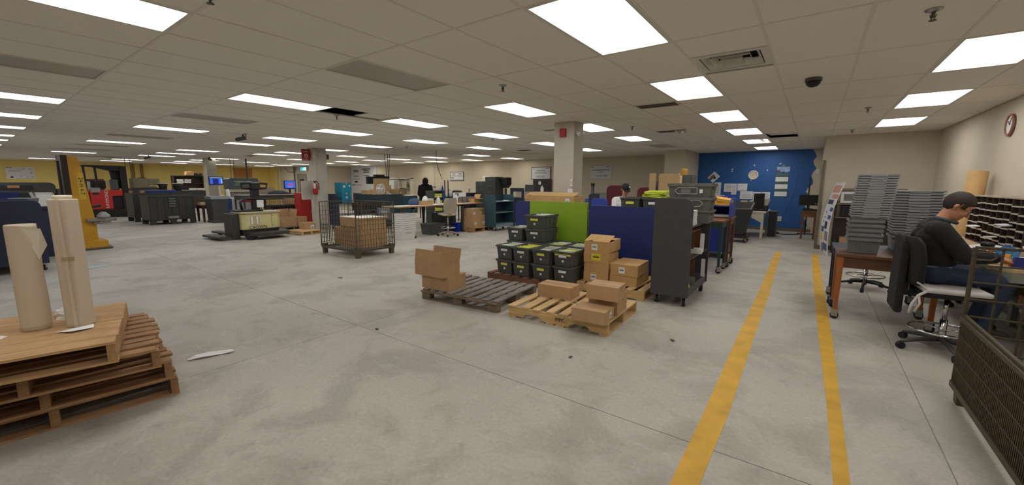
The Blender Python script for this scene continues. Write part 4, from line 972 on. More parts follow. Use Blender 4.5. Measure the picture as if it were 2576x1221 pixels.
S('notice_card', MB().cbox((0, 0, .06), (.012, .1, .12), (0, -.1, 0)), mat('pale_blue_card', (180, 206, 226), .6, var=.1), 'pale blue and white card leaning against the pigeonhole rack', 'card', (1.68, 5.62, .975-.15))
# tissue box and bin below the table
t = T('tissue_box', 'floral tissue box with a white tissue on the shelf under the packing table', 'tissue box', (1.66, 5.6, .445)); P('carton', MB().box(-.06, -.11, 0, .06, .11, .09), mat('floral_print', (206, 150, 120), .7, var=.6, scale=22), t, bev=.003)
P('tissue', MB().quadbox([(-.02, -.04, .09), (.02, -.04, .09), (.02, .04, .09), (-.02, .04, .09), (-.05, -.01, .2), (-.03, .0, .21), (.0, .05, .17), (-.03, .05, .16)]), PAPER, t)
# wall clock on the right wall
t = T('wall_clock', 'round white wall clock with a brown rim high on the right wall', 'clock', (2.0, 8.27, 2.31))
P('rim', MB().tube([(-.022, .13*math.cos(2*PI*k/32), .13*math.sin(2*PI*k/32)) for k in range(32)], .016, 8, True), mat('red_brown_rim', (150, 100, 84), .4), t, True)
P('face', MB().cyl((-.004, 0, 0), (-.02, 0, 0), .128, n=32), WHITE, t); P('hand', MB().beam((-.022, 0, 0), (-.022, .05, .05), .008), BLACK, t); P('hand', MB().beam((-.022, 0, 0), (-.022, -.03, .09), .006), BLACK, t)
# wire container, bottom right corner
wire_container('large wire container with a folded gate in the right foreground', 1.50, 3.42, 0, 1.16, 1.34, 1.11, front=1.0, right=1.0, back=1.0, left=.5, nx=9, nz=8, foot=.15, wr=.0055, m=mat('dark_wire', (80, 71, 54), .55, .3, var=.25, scale=30))
_wc = [o for o in bpy.data.objects if o.get('label', '').startswith('large wire container')][0]
DW = _M['dark_wire']
b = MB()
for k in range(60):
    y = -.66+1.32*k/59; b.beam((-.59, y, .12), (-.59, y, .60), .0065)
for k in range(5): b.beam((-.59, -.66, .14+.115*k), (-.59, .66, .14+.115*k), .006)
g = P('folded_gate', b, DW, _wc); P('gate_rail', MB().box(-.602, -.67, .595, -.575, .67, .62).box(-.6, -.67, .11, -.58, .67, .15), DW, g)
P('hinge', MB().tube([(-.57, .65, 1.08), (-.5, .655, 1.08), (-.48, .655, 1.05), (-.5, .655, 1.03), (-.57, .65, 1.03)], .007, 6), DW, _wc, True)
for n_, (x, y, z, s) in enumerate([(1.5, 3.2, .17, .2), (1.6, 3.0, .17, .16)]):
    carton(['brown carton at the bottom of the right wire container', 'small orange-brown carton in the near corner of the wire container'][n_], x, y, z, .3*n_, s*1.6, s*1.2, s, m=[CARD, mat('orange_carton', (200, 130, 70), .8)][n_])
# seated person's chair
t = T('drafting_chair', 'black drafting chair with a chrome foot ring under the seated person', 'chair', (1.07, 5.30, 0), .1)
star_base(t, .32, 5, .235, .5, mat('chair_base', (66, 62, 60), .5, var=.1), .2, a0=3.5, cast=.032)
P('seat', MB().prism(rounded(-.23, -.22, .23, .22, .08, 'tl tr'), 'z', .53, .57), FABK, t, bev=.012)
CUSH = mat('white_cushion', (196, 192, 190), .9, var=.06, scale=20)
P('seat_cushion', MB().box(-.22, -.225, .572, .215, .225, .615), CUSH, t, bev=.018)
P('cushion_tie', MB().tube([(-.2, -.22, .59), (-.26, -.24, .55), (-.3, -.25, .46), (-.31, -.25, .38)], .012, 6).tube([(-.26, -.24, .55), (-.25, -.26, .48), (-.28, -.265, .40)], .01, 6).tube([(-.2, -.22, .59), (-.24, -.2, .64), (-.27, -.2, .66)], .008, 6), CUSH, t, True)
b = curved_back([(.62, .29, .03, .8), (.66, .30, .03, .95), (.86, .30, .02, 1), (1.0, .30, .0, .96), (1.06, .30, -.01, .75)], -.66, .66, .04)
P('backrest', b, FABK, t, True); P('back_support', MB().box(-.31, -.03, .5, -.28, .03, .8).box(-.3, -.03, .5, -.1, .03, .53), BLACK, t)
S('jacket', MB().prism(rounded(-.20, 0, .20, .74, .12, 'tl tr'), 'y', -.03, .03), FABK, 'black jacket hanging over the back of the drafting chair', 'jacket', (.73, 5.38, .33), PI/2+.02, bev=.02)
# ------------------------------------------------------------ aisle tables, blue cart, blue corner
desk('dark green wooden table on casters behind the charcoal cart', -1.62, 7.95, 0, 0, .86, .56, .92, wood('green_paint_wood', (44, 66, 60), .5, 'z', .5), top=BROWNW, leg=.055, apron=.1)
desk('brown wooden table on casters behind the green table', -1.60, 8.62, 0, 0, .86, .56, .93, wood('brown_leg_wood', (104, 66, 42), .5, 'z', .3), top=BROWNW, leg=.055, apron=.1)
RBL = mat('royal_blue_laminate', (44, 66, 160), .5, var=.06)
panel_cart('royal blue sorting cart with yellow envelopes beside the aisle', -1.72, 9.75, PI/2, .96, .7, 1.30, RBL, [1.02, .62, .26], back=True, base=.14, rr=.12)
t = T('desktop_rack', 'royal blue desktop rack with rounded sides on the green and brown tables', 'rack', (-1.36, 8.5, .935)); 
for x in (-.22, .16): P('side_panel', MB().prism(rounded(-.3, 0, .3, .34, .12, 'tl'), 'x', x, x+.02), RBL, t)
P('shelf', MB().box(-.2, -.28, .2, .16, .3, .215), RBL, t); P('back_panel', MB().box(-.2, .285, 0, .16, .3, .3), RBL, t)
YEN = mat('manila_yellow', (226, 168, 54), .7, var=.06)
S('envelope_stack', MB().cbox((0, 0, .03), (.3, .36, .06), (.0, .1, .1)).cbox((.05, -.03, .1), (.26, .3, .05), (.12, .16, .3)), YEN, 'yellow padded envelopes on the blue desktop rack', 'envelopes', (-1.38, 8.46, 1.152))
S('paper_stack', MB().cbox((0, 0, .02), (.3, .3, .04), (0, 0, .05)), PAPER, 'white papers on the wooden table inside the blue desktop rack', 'paper', (-1.38, 8.5, .937))
carton('low brown carton on the royal blue cart', -1.72, 9.6, 1.02, 0, .36, .4, .28, m=CARD)
tote('clear grey tray with papers on the royal blue cart', -1.72, 10.0, 1.02, 0, .3, .36, .24, LGREY, group='trays on the blue cart')
carton('brown carton on the lower shelf of the royal blue cart', -1.6, 9.6, .62, 0, .3, .3, .26, m=CARD)
t = T('waste_bin', 'tall black tilting waste bin on casters in the blue corner', 'bin', (-1.62, 12.55, 0), .0)
BK2 = mat('black_bin', (44, 44, 45), .5, var=.1)
P('body', MB().quadbox([(-.26, -.3, .2), (.2, -.3, .2), (.2, .3, .2), (-.26, .3, .2), (-.38, -.36, .9), (.36, -.36, .9), (.36, .36, 1.05), (-.38, .36, 1.05)]), BK2, t, bev=.02)
P('opening', MB().quadbox([(-.34, -.33, .895), (.32, -.33, .895), (.32, .33, 1.04), (-.34, .33, 1.04), (-.34, -.33, .906), (.32, -.33, .906), (.32, .33, 1.053), (-.34, .33, 1.053)]), mat('bin_shade', (14, 14, 14), .8), t)  # near-black slab on the solid body, shade of the hollow as colour
P('dolly', MB().box(-.3, -.32, .12, .3, .32, .2), BLACK, t)
for sx in (-1, 1):
    for sy in (-1, 1): caster(t, sx*.24, sy*.26, .05, .12, sx)
t = T('office_desk', 'beige desk end with a bracket leg in the blue corner', 'desk', (-1.35, 14.35, 0))
CREAM = mat('cream_laminate', (206, 196, 176), .5, var=.05)
P('desktop', MB().box(-.42, -.75, .72, .3, .8, .755), CREAM, t, bev=.004); P('leg', MB().prism([(-.85, 0), (.25, 0), (.25, 0)][:0] or [(-.05+.24, 0), (.25, 0), (.25, .72), (-.3, .72), (.19, .45)], 'y', -.73, -.69), CREAM, t); P('leg', MB().box(.2, .7, 0, .25, .76, .72), CREAM, t); P('leg', MB().box(-.40, -.7, 0, -.35, .76, .72), CREAM, t)
t = T('computer_tower', 'dark computer tower on the floor beside the beige desk', 'computer', (-.93, 14.5, 0)); P('case', MB().box(-.1, -.25, .01, .1, .25, .75), DGREY, t, bev=.01); P('front_panel', MB().box(-.09, -.258, .02, .09, -.25, .74), BLACK, t)
t = T('printer', 'grey desktop printer with a rounded cover on the beige desk', 'printer', (-1.33, 14.3, .755)); P('case', MB().box(-.26, -.22, 0, .26, .22, .16), BLACK, t, bev=.01); P('cover', MB().prism([(-.26, .16), (.26, .16), (.3, .3), (.26, .36), (.1, .34), (-.2, .3)], 'y', -.2, .22), LGREY, t, bev=.01); P('paper_tray', MB().box(-.2, -.3, .05, .2, -.22, .07), MGREY, t)
monitor('small black monitor seen edge-on above the desk printer', -1.28, 13.95, .755, .5, .28, .42, name='monitor')
sheetpile('paper_stack', 'white papers at the front of the beige desk', 'paper', -1.3, 13.75, .755, .4, .24, 6, PAPER)
carton('small brown carton on the beige desk left of the printer', -1.66, 14.0, .755, 0, .16, .2, .3, m=CARD3)
stool('grey swivel chair at the beige desk beside the black bin', -2.1, 13.9, 1.0, 0, True, mat('grey_seat', (170, 172, 174), .6), tall=.55, backh=.36, name='office_chair')
desk('orange-brown wooden stand with a monitor in the blue corner', -.06, 14.42, 0, 0, .36, .5, .80, BROWNW, leg=.06, apron=.14, cast=False, name='monitor_stand_table')
monitor('dark monitor on the orange-brown wooden stand', -.1, 14.45, .845, 0, .46, .30)
t = T('computer_tower', 'flat black computer under the monitor on the wooden stand', 'computer', (-.06, 14.40, .80)); P('case', MB().box(-.17, -.2, 0, .17, .2, .045), BLACK, t, bev=.004)
# things pinned to the blue wall
def wallpaper(label, x0, z0, x1, z1, y=16.29, m=PAPER, n=5, rot=0.0, name='paper_sheet'):
    t = T(name, label, 'paper', ((x0+x1)/2, y, (z0+z1)/2)); w, h = abs(x1-x0), abs(z1-z0)
    P('sheet', MB().cbox((0, 0, 0), (w, .003, h), (0, rot, 0)), m, t)
    if n:
        q = lines(t, w*.8, h*.7, n, -.0018, -w*.4, -h*.35, mat('print_faint', (176, 176, 182), .8, var=0)); 
    return t
wallpaper('white notice pinned on the blue wall, upper left pair', -2.60, 1.27, -2.30, 1.56)
wallpaper('white notice overlapping its neighbour on the blue wall', -2.36, 1.18, -2.20, 1.56, 16.286)
wallpaper('white notice, right one of the upper row on the blue wall', -2.18, 1.32, -1.88, 1.56, n=0)
wallpaper('white notice with two text blocks below the upper row', -2.08, 1.03, -1.69, 1.30)
wallpaper('white notice with a cut corner on the blue wall', -1.68, .97, -1.45, 1.28, n=0)
wallpaper('white notice behind the printer on the blue wall', -1.43, 1.01, -1.19, 1.28)
wallpaper('tall white notice beside the lidded tote on the blue wall', -2.92, 1.14, -2.70, 1.60, n=4)
t = T('paper_sheet', 'white photo sheet pinned diamond-wise on the blue wall', 'paper', (-2.96, 16.288, 1.79)); P('sheet', MB().cbox((0, 0, 0), (.26, .003, .32), (0, .75, 0)), PAPER, t)
P('print_patch', MB().cbox((-.06, -.002, -.02), (.1, .001, .24), (0, .75, 0)), MGREY, t); P('print_patch', MB().cbox((.03, -.003, -.03), (.08, .001, .07), (0, .5, 0)), INK, t)
t = T('wall_clock', 'round cream wall clock on the blue wall', 'clock', (-1.73, 16.294, 1.85))
P('rim', MB().tube([(.135*math.cos(2*PI*k/32), -.018, .135*math.sin(2*PI*k/32)) for k in range(32)], .022, 8, True), mat('cream_plastic', (232, 226, 216), .4), t, True); P('face', MB().cyl((0, -.002, 0), (0, -.016, 0), .13, n=32), mat('clock_face', (226, 210, 190), .5), t)
P('track', MB().tube([(.112*math.cos(2*PI*k/32), -.017, .112*math.sin(2*PI*k/32)) for k in range(32)], .004, 6, True), mat('bronze', (96, 82, 66), .4), t); P('hand', MB().beam((-.04, -.02, -.025), (.05, -.02, .05), .007), mat('bronze', (96, 82, 66)), t); P('hand', MB().beam((0, -.02, 0), (-.06, -.02, -.03), .006), mat('bronze', (96, 82, 66)), t)
t = T('wall_calendar', 'three month wall calendar with a mountain lake photo on the blue wall', 'calendar', (-.89, 16.292, 1.63))
SKYM = mat('calendar_sky', (150, 178, 212), .6, var=.35, scale=7); LAKE = mat('calendar_lake', (72, 116, 130), .6, var=.3, scale=20); MTN = mat('calendar_mountain', (74, 88, 120), .6, var=.25, scale=14); TREE = mat('calendar_trees', (40, 60, 48), .6)
P('backing_card', MB().box(-.19, -.004, -.5, .18, 0, .5), mat('calendar_green', (70, 96, 90), .6), t)
P('photo_sky', MB().box(-.17, -.006, .22, .19, -.004, .48), SKYM, t); P('photo_lake', MB().box(-.17, -.0065, .2, .19, -.005, .29), LAKE, t)
P('photo_mountain', MB().prism([(-.17, .27), (.19, .27), (.19, .33), (.12, .31), (.05, .3), (-.02, .3), (-.08, .35), (-.12, .38), (-.17, .37)], 'y', -.0072, -.006), MTN, t)
P('photo_trees', MB().prism([(-.03, .27), (.06, .27), (.05, .3), (.04, .36), (.02, .3), (.0, .35), (-.015, .3)], 'y', -.0078, -.007), TREE, t)
for z in (.06, -.18, -.42): P('month_sheet', MB().box(-.185, -.008, z-.06, .165, -.004, z+.09), PAPER, t)
P('hanger', MB().tube([(-.02, -.004, .49), (-.01, -.004, .53), (.01, -.004, .54), (.025, -.004, .53), (.03, -.004, .49)], .004, 6), WHITE, t)
t = T('wall_outlet', 'white power outlet on the blue wall above the cables', 'outlet', (-.86, 16.294, .4)); P('plate', MB().box(-.06, -.01, -.08, .06, 0, .08), WHITE, t, bev=.003); P('socket', MB().box(-.02, -.014, -.05, .02, -.01, -.01).box(-.02, -.014, .01, .02, -.01, .05), LGREY, t)
P('plug', MB().box(-.12, -.05, -.01, -.06, -.01, .04), WHITE, t)
S('power_cable', MB().tube([(-1.0, 16.2, .36), (-1.02, 16.1, .1), (-1.05, 15.9, .02), (-.8, 15.5, .014), (-.9, 15.2, .014), (-.6, 15.0, .014), (-.3, 15.3, .014), (-.2, 15.9, .02), (-.22, 16.2, .1)], .014, 8), BLACK, 'tangled black cables on the floor below the wall outlet', 'cable', smooth=True)
S('power_cable', MB().tube([(-.42, 16.28, 2.6), (-.44, 16.28, 2.2), (-.5, 16.28, 1.8), (-.53, 16.28, 1.3), (-.7, 16.28, .8), (-.8, 16.28, .45), (-.82, 16.28, .1)], .004, 5), mat('pale_wire', (120, 140, 170), .5), 'thin pale wire hanging down the blue wall', 'cable')
for n_, (x, z) in enumerate([(-2.38, 2.06), (-2.385, 1.99), (-1.72, 2.18), (-1.33, 2.01), (-1.78, 1.68), (-.98, 2.21)]):
    S('paper_scrap', MB().cbox((0, 0, 0), (.05, .002, .03), (0, .5*n_, 0)), PAPER, ['upper torn paper corner left on the blue wall', 'lower torn paper corner left on the blue wall', 'paper fleck high above the wall clock', 'paper fleck right of the wall clock', 'paper fleck just below the wall clock', 'paper fleck left of the calendar hook'][n_], 'paper', (x, 16.291, z))
t = T('coat_rack', 'thin black pole stand behind the monitor in the blue corner', 'stand', (-.13, 15.6, 0)); P('pole', MB().cyl((0, 0, 0), (0, 0, 1.75), .018, n=8), BLACK, t); P('foot', MB().box(-.2, -.02, 0, .2, .02, .03).box(-.02, -.2, 0, .02, .2, .03), BLACK, t)
t = T('light_switch', 'white wall plate at the edge of the blue paint', 'switch', (.03, 16.294, 1.95)); P('plate', MB().box(-.05, -.01, -.07, .05, 0, .07), WHITE, t, bev=.003); P('toggle', MB().box(-.012, -.018, -.02, .012, -.01, .02), LGREY, t)
# ------------------------------------------------------------ middle: wire cage, long table, teal cart
wire_container('wire mesh container on steel feet in the middle of the floor, holding cartons', -8.03, 5.20, .02, 1.30, .94, 1.13, front=.5, right=.75, back=1.0, left=1.0, nx=20, nz=10)
carton('big brown carton with a white top inside the middle wire container', -7.83, 5.22, .19, .02, .74, .62, .62, m=CARD)
S('paper_sheet', MB().box(-.36, -.3, 0, .36, .3, .006), PAPER, 'white sheet lying on the big carton in the middle wire container', 'paper', (-7.83, 5.22, .812), .02)
carton('smaller brown carton left of the big one in the middle wire container', -8.36, 5.18, .19, .02, .26, .5, .38, m=CARD)
t = T('paper_board', 'pale blue panel with torn white paper hung on the back of the middle wire container', 'panel', (-7.75, 5.70, .84)); P('panel', MB().box(-.22, -.005, -.12, .22, .005, .14), mat('pale_blue_panel', (168, 176, 196), .5), t)
P('torn_paper', MB().prism([(-.16, -.1), (.16, -.08), (.12, .02), (.17, .11), (.0, .08), (-.08, .1), (-.06, 0)], 'y', -.012, -.006), PAPER, t)
# long packing table
t = T('packing_table', 'long white topped packing table behind the middle wire container', 'table', (-9.35, 8.6, 0))
P('tabletop', MB().box(-.22, -1.62, .88, .45, 1.9, .905), WHITE, t); P('edge_band', MB().box(.45, -1.62, .875, .465, 1.9, .907).box(-.22, -1.635, .875, .465, -1.62, .907), mat('orange_edge', (188, 128, 72), .5), t)
for y in (-1.0, 1.0):
    l = P('leg', MB().box(.30, y-.03, .0, .36, y+.03, .88).box(-.18, y-.03, 0, -.12, y+.03, .88).box(-.18, y-.03, .82, .36, y+.03, .86).box(-.2, y-.03, 0, .42, y+.03, .06), mat('table_steel', (92, 92, 90), .45, .5, var=.1), t)
P('drawer', MB().box(.1, .1, .80, .44, .5, .87), MGREY, t)
_t = tote('white tote at the bottom of the nested stack under the long table', -9.08, 7.33, 0, PI/2, .42, .5, .26, WHITE, k=.86, ribs=3, hm=LGREY, group='nested white totes under the table', name='nested_tote')
for k in range(8): dup(_t, (-9.08+random.uniform(-.006, .006), 7.33+random.uniform(-.006, .006), .057*(k+1)), PI/2+random.uniform(-.02, .02), 'white tote, %s of the nested stack under the long table' % NW[k])
# moulded chair at the table
t = T('drafting_chair', 'beige moulded drafting chair with a chrome foot ring at the long table', 'chair', (-8.62, 8.56, 0), 2.75)
star_base(t, .3, 5, .22, .62, mat('beige_base', (182, 164, 146), .45, var=.05), .24, a0=.2, cast=.035)
BEI = mat('beige_plastic', (178, 166, 150), .5, var=.05)
P('seat', MB().prism([(-.22, .64), (.2, .66), (.24, .64), (.22, .615), (-.18, .6), (-.24, .62)], 'y', -.22, .22), BEI, t, bev=.02)
b = MB(); n = 6
for k in range(n):
    a0, a1 = -.8+1.6*k/n, -.8+1.6*(k+1)/n; R = .26
    for (z0, o0, s0), (z1, o1, s1) in (((.66, 0, .85), (.82, .02, 1)), ((.82, .02, 1), (1.02, .06, .97)), ((1.02, .06, .97), (1.12, .09, .82))):
        q = lambda a, z, o, s, e: (-(R*.6+o+e)*math.cos(a)-.06, (R+e)*s*math.sin(a)*1.05, z)
        b.quadbox([q(a0, z0, o0, s0, 0), q(a1, z0, o0, s0, 0), q(a1, z0, o0, s0, .02), q(a0, z0, o0, s0, .02), q(a0, z1, o1, s1, 0), q(a1, z1, o1, s1, 0), q(a1, z1, o1, s1, .02), q(a0, z1, o1, s1, .02)])
P('backrest', b, BEI, t); P('back_support', MB().beam((-.1, 0, .6), (-.24, 0, .7), .05), BEI, t)
# things on the long table
t = T('tissue_box', 'brown carton with white tissue sticking out on the long table', 'tissue box', (-9.2, 8.22, .905)); P('carton', MB().hollow(-.12, -.2, .12, .2, 0, .12, .005), CARD, t); P('tissue', MB().lathe([(.1, .06), (.09, .16), (.05, .24), (.0, .27)], n=9), PAPER, t)
P('end_card', MB().box(-.12, .2, 0, .12, .207, .16), PAPER, t)
t = T('photo_box', 'small box printed with a photo on the long table', 'box', (-9.35, 8.5, .905)); P('box', MB().box(-.05, -.15, 0, .05, .15, .17), WHITE, t); P('photo_print', MB().box(.05, -.14, .01, .052, .14, .16), mat('photo_mix', (150, 120, 100), .5, var=.6, scale=9), t)
bottle('bottle', 'clear squeeze bottle on the long table left of the chair', -9.25, 8.80, .905, .06, .24, mat('clear_plastic', (210, 214, 216), .2, var=.05))
t = T('spray_bottle', 'white spray bottle with a grey head on the long table', 'bottle', (-9.3, 9.62, .905)); P('body', MB().lathe([(.05, 0), (.055, .02), (.055, .2), (.03, .25), (.03, .27)], n=14), WHITE, t, True); P('spray_head', MB().box(-.02, -.02, .27, .02, .12, .31).box(-.015, .08, .22, .015, .1, .27), MGREY, t)
crumple('tape_gun', 'dark tape dispenser beside the spray bottle on the long table', -9.35, 9.85, .905, .1, .12, .17, mat('brown_mix', (120, 98, 84), .6, var=.4, scale=14), seed=12, cat='tool')
t = T('steel_tray', 'grey steel tray standing on edge on the long table', 'tray', (-9.3, 10.15, .905)); P('tray', MB().box(-.02, -.25, 0, .0, .25, .2).box(0, -.25, 0, .12, -.24, .2).box(0, .24, 0, .12, .25, .2).box(0, -.24, 0, .12, .24, .01), mat('dull_steel', (150, 146, 142), .4, .6), t)
t = T('folder_panel', 'white panel leaning behind the spray bottle on the long table', 'panel', (-9.5, 10.0, .905)); P('panel', MB().box(-.01, -.3, 0, .01, .3, .33), PAPER, t)
carton('small open carton at the right end of the long table', -9.15, 10.32, .907, .1, .24, .3, .14, 'open', m=CARD2, angles=(None, 2.6, 1.5, None))
sheetpile('paper_sheet', 'flat grey-green sheets at the left end of the long table', 'paper', -9.2, 7.35, .906, .4, .5, 4, PAPERG)
S('cloth_bundle', MB().lathe([(.16, 0), (.18, .08), (.12, .17), (0, .2)], n=12), mat('denim', (64, 80, 120), .8, var=.25, scale=14), 'bundle of blue cloth behind the tissue carton on the long table', 'cloth', (-9.42, 8.0, .905), smooth=True)
# under the table
t = T('storage_bin', 'dark grey lidded bin under the long table', 'bin', (-9.3, 8.6, 0)); P('body', MB().taper(-.25, -.28, .25, .28, 0, .3, .9), DGREY, t, bev=.01); P('lid', MB().box(-.26, -.29, .3, .26, .29, .33), DGREY, t, bev=.006); P('logo_disc', MB().cyl((.245, .1, .2), (.256, .1, .2), .03, n=14), WHITE, t)
t = T('recycling_bin', 'small bright blue recycling bin under the long table', 'bin', (-9.2, 9.6, 0)); P('body', MB().hollow(-.13, -.16, .13, .16, 0, .26, .006, .85), mat('bright_blue', (30, 66, 200), .45, var=.05), t); P('rim', MB().box(-.14, -.17, .245, -.125, .17, .265).box(.125, -.17, .245, .14, .17, .265).box(-.125, -.17, .245, .125, -.155, .265).box(-.125, .155, .245, .125, .17, .265), _M['bright_blue'], t)
t = T('waste_basket', 'round grey waste basket beside the blue recycling bin', 'bin', (-9.35, 10.05, 0)); P('body', MB().lathe([(.11, 0), (.14, .3), (.13, .3), (.1, .02), (0, .02)], n=20), MGREY, t, True); P('liner', MB().lathe([(.145, .27), (.15, .32), (.135, .31)], n=20), LGREY, t)
t = T('steel_cabinet', 'black pedestal cabinet under the long table', 'cabinet', (-9.45, 9.12, 0)); P('body', MB().box(-.25, -.2, .03, .25, .2, .62), BLACK, t, bev=.004)
for k in range(3): dd_ = P('drawer', MB().box(.25, -.19, .05+.19*k, .265, .19, .22+.19*k), BLACK, t); P('drawer_handle', MB().box(.265, -.06, .16+.19*k, .275, .06, .175+.19*k), STEEL, dd_)
# cartons on a pallet by the table end
pallet('tan pallet under the brown cartons at the end of the long table', -8.95, 10.12, 0, .03, .8, 1.0, 6, TANW, TANWX, bw=.1)
k = 0
for (x, y, z, L, W, H, lab) in [(-8.80, 9.85, .14, .42, .42, .36, 'bottom near'), (-8.95, 10.30, .14, .62, .46, .36, 'bottom far'), (-8.85, 9.86, .50, .4, .4, .24, 'upper near'), (-9.05, 10.34, .50, .5, .42, .22, 'upper far')]:
    carton('brown labelled carton, %s one of the pallet at the table end' % lab, x, y, z, .03, L, W, H, m=CARD, sticker=[('r', -.1, H*.35, .1, .07)])
# teal book cart
panel_cart('dark teal book cart with pale shelf edges right of the long table', -8.42, 10.78, PI/2, 1.0, .46, 1.17, TEAL, [.96, .60, .22], back=True, base=.12, rr=.1, edge=mat('teal_shelf', (120, 142, 148), .4, var=.05), cast=.05, mb=TEALD)
S('paper_sheet', MB().cbox((0, 0, .01), (.16, .2, .02), (.03, .03, .3)), PAPER, 'crumpled white paper on the top shelf of the teal book cart', 'paper', (-8.36, 11.05, .96))
# cabinets and machines near the back wall
def cabinet(label, x, y, w, d, h, m, n, rz=0, name='steel_cabinet', z=0):
    t = T(name, label, 'cabinet', (x, y, z), rz); P('body', MB().box(-w/2, -d/2, .02, w/2, d/2, h), m, t, bev=.005)
    for k in range(n):
        z0 = .05+(h-.08)*k/n; dr = P('drawer', MB().box(-w/2+.015, -d/2-.015, z0, w/2-.015, -d/2, z0+(h-.08)/n-.015), m, t); P('drawer_handle', MB().box(-.05, -d/2-.03, z0+(h-.08)/n*.6, .05, -d/2-.016, z0+(h-.08)/n*.68), STEEL, dr)
    return t
cabinet('tall charcoal drawer cabinet near the back wall, left one', -11.1, 13.2, .55, .5, 1.62, DGREY, 7)
cabinet('charcoal drawer cabinet near the back wall, right one behind the teal cart', -10.5, 13.1, .55, .5, 1.80, DGREY, 7)
t = T('scanner_arm', 'dark scanning machine with an angled arm beside the drawer cabinets', 'machine', (-10.0, 13.2, 0)); P('stand', MB().cyl((0, 0, 0), (0, 0, 1.35), .05).box(-.25, -.25, 0, .25, .25, .05), DGREY, t); P('arm', MB().prism([(-.22, 1.76), (.18, 1.78), (.18, 1.5), (.05, 1.36), (-.08, 1.36), (-.08, 1.66), (-.22, 1.68)], 'y', -.15, .15), BLACK, t, bev=.01)
wallpaper('small white notice on the tan back wall beside the drawer cabinets', -13.85, 1.72, -13.4, 1.9, 16.29, PAPER, 2)
t = T('tall_cart', 'navy cart end with a wide grip opening behind the teal cart', 'cart', (-8.58, 12.0, 0)); 
P('end_panel', MB().box(-.3, -.015, .12, .3, .015, 1.05).box(-.3, -.015, 1.05, -.17, .015, 1.38).box(.2, -.015, 1.05, .3, .015, 1.38).box(-.17, -.015, 1.25, .2, .015, 1.38), NAVYD, t, bev=.01); P('shelf', MB().box(-.28, .015, .6, .28, .8, .62), NAVYD, t); P('shelf', MB().box(-.28, .015, .14, .28, .8, .16), NAVYD, t)
for sx in (-1, 1):
    for yy in (.1, .7): caster(t, sx*.22, yy, .05, .125)
t = T('end_panel_part', '', '') if False else None
# sorting case with teal panels
t = T('sorting_case', 'dark teal sorting case with a rounded end panel left of the hooded person', 'case', (-11.37, 8.75, 0))
P('front_panel', MB().box(-.02, -.72, .1, .0, .40, 1.17), TEALD, t); P('front_panel', MB().prism([(.41, .1), (.80, .1), (.80, 1.02), (.78, 1.07), (.72, 1.1), (.41, 1.1)], 'x', -.02, .0), TEAL, t); P('end_panel', MB().box(-.8, -.72, .1, -.02, -.70, 1.17), TEALD, t); P('end_panel', MB().box(-.8, .78, .1, -.02, .80, 1.05), TEALD, t); P('shelf', MB().box(-.8, -.70, .98, -.02, .78, 1.0), TEALD, t)
for (x, y) in ((-.1, -.6), (-.7, -.6), (-.1, .7), (-.7, .7)): caster(t, x, y, .045, .1)
t = T('desk_fan', 'white desk fan on top of the teal sorting case', 'fan', (-11.85, 8.62, 1.0), .35)
P('guard', MB().tube([(.06, .16*math.cos(2*PI*k/24), .34+.16*math.sin(2*PI*k/24)) for k in range(24)], .012, 6, True).tube([(-.05, .15*math.cos(2*PI*k/24), .34+.15*math.sin(2*PI*k/24)) for k in range(24)], .008, 6, True), WHITE, t)
g = MB()
for k in range(20): a = 2*PI*k/20; g.tube([(.085, .03*math.cos(a), .34+.03*math.sin(a)), (.06, .16*math.cos(a), .34+.16*math.sin(a)), (-.05, .15*math.cos(a), .34+.15*math.sin(a))], .003, 4)
P('guard_wires', g, WHITE, t)
for k in range(3): a = 2*PI*k/3; P('blade', MB().quadbox([(.01, .02*math.cos(a-.5), .34+.02*math.sin(a-.5)), (.01, .13*math.cos(a-.4), .34+.13*math.sin(a-.4)), (.015, .13*math.cos(a-.4), .34+.13*math.sin(a-.4)), (.015, .02*math.cos(a-.5), .34+.02*math.sin(a-.5)), (.0, .02*math.cos(a+.5), .34+.02*math.sin(a+.5)), (-.01, .13*math.cos(a+.5), .34+.13*math.sin(a+.5)), (-.005, .13*math.cos(a+.5), .34+.13*math.sin(a+.5)), (.005, .02*math.cos(a+.5), .34+.02*math.sin(a+.5))]), LGREY, t)
P('hub', MB().cyl((-.12, 0, .34), (.09, 0, .34), .05, .03, 14), WHITE, t, True); P('stand', MB().cyl((-.08, 0, .02), (-.08, 0, .32), .018).cyl((-.04, 0, 0), (-.04, 0, .025), .11, n=18), WHITE, t)
carton('flat tan carton lying on the teal sorting case right of the fan', -11.9, 9.15, 1.0, .1, .4, .5, .12, m=CARD3)
carton('small brown carton on the teal sorting case left of the fan', -12.0, 8.2, 1.0, 0, .3, .24, .3, m=CARD)
# turquoise cartons, navy cart and piles right of the middle column
panel_cart('navy cart with rounded ends right of the middle column', -12.75, 7.90, PI/2, .95, .6, 1.18, NAVYD, [.86, .5, .24], back=False, base=.12, rr=.12)
TURQ = mat('turquoise_card', (20, 128, 158), .6, var=.05)
carton('lower turquoise carton on the navy cart right of the middle column', -12.75, 7.80, .86, 0, .38, .34, .36, m=TURQ, sticker=('r', .0, .2, .06, .06))
carton('upper turquoise carton with a lid right of the middle column', -12.75, 7.80, 1.22, 0, .40, .36, .33, m=TURQ, sticker=[('r', -.08, .2, .07, .07), ('r', .11, .22, .05, .05)])
desk('dark work table with cartons behind the middle wire container', -12.6, 9.25, 0, PI/2, 1.7, .8, .98, TEALD, apron=.1, leg=.06, cast=True)
carton('long low tan carton on the dark work table', -12.4, 8.78, .98, 0, .3, .62, .14, m=CARD2)
carton('tan carton on end above the long low carton', -12.45, 8.85, 1.12, 0, .22, .34, .2, m=CARD3)
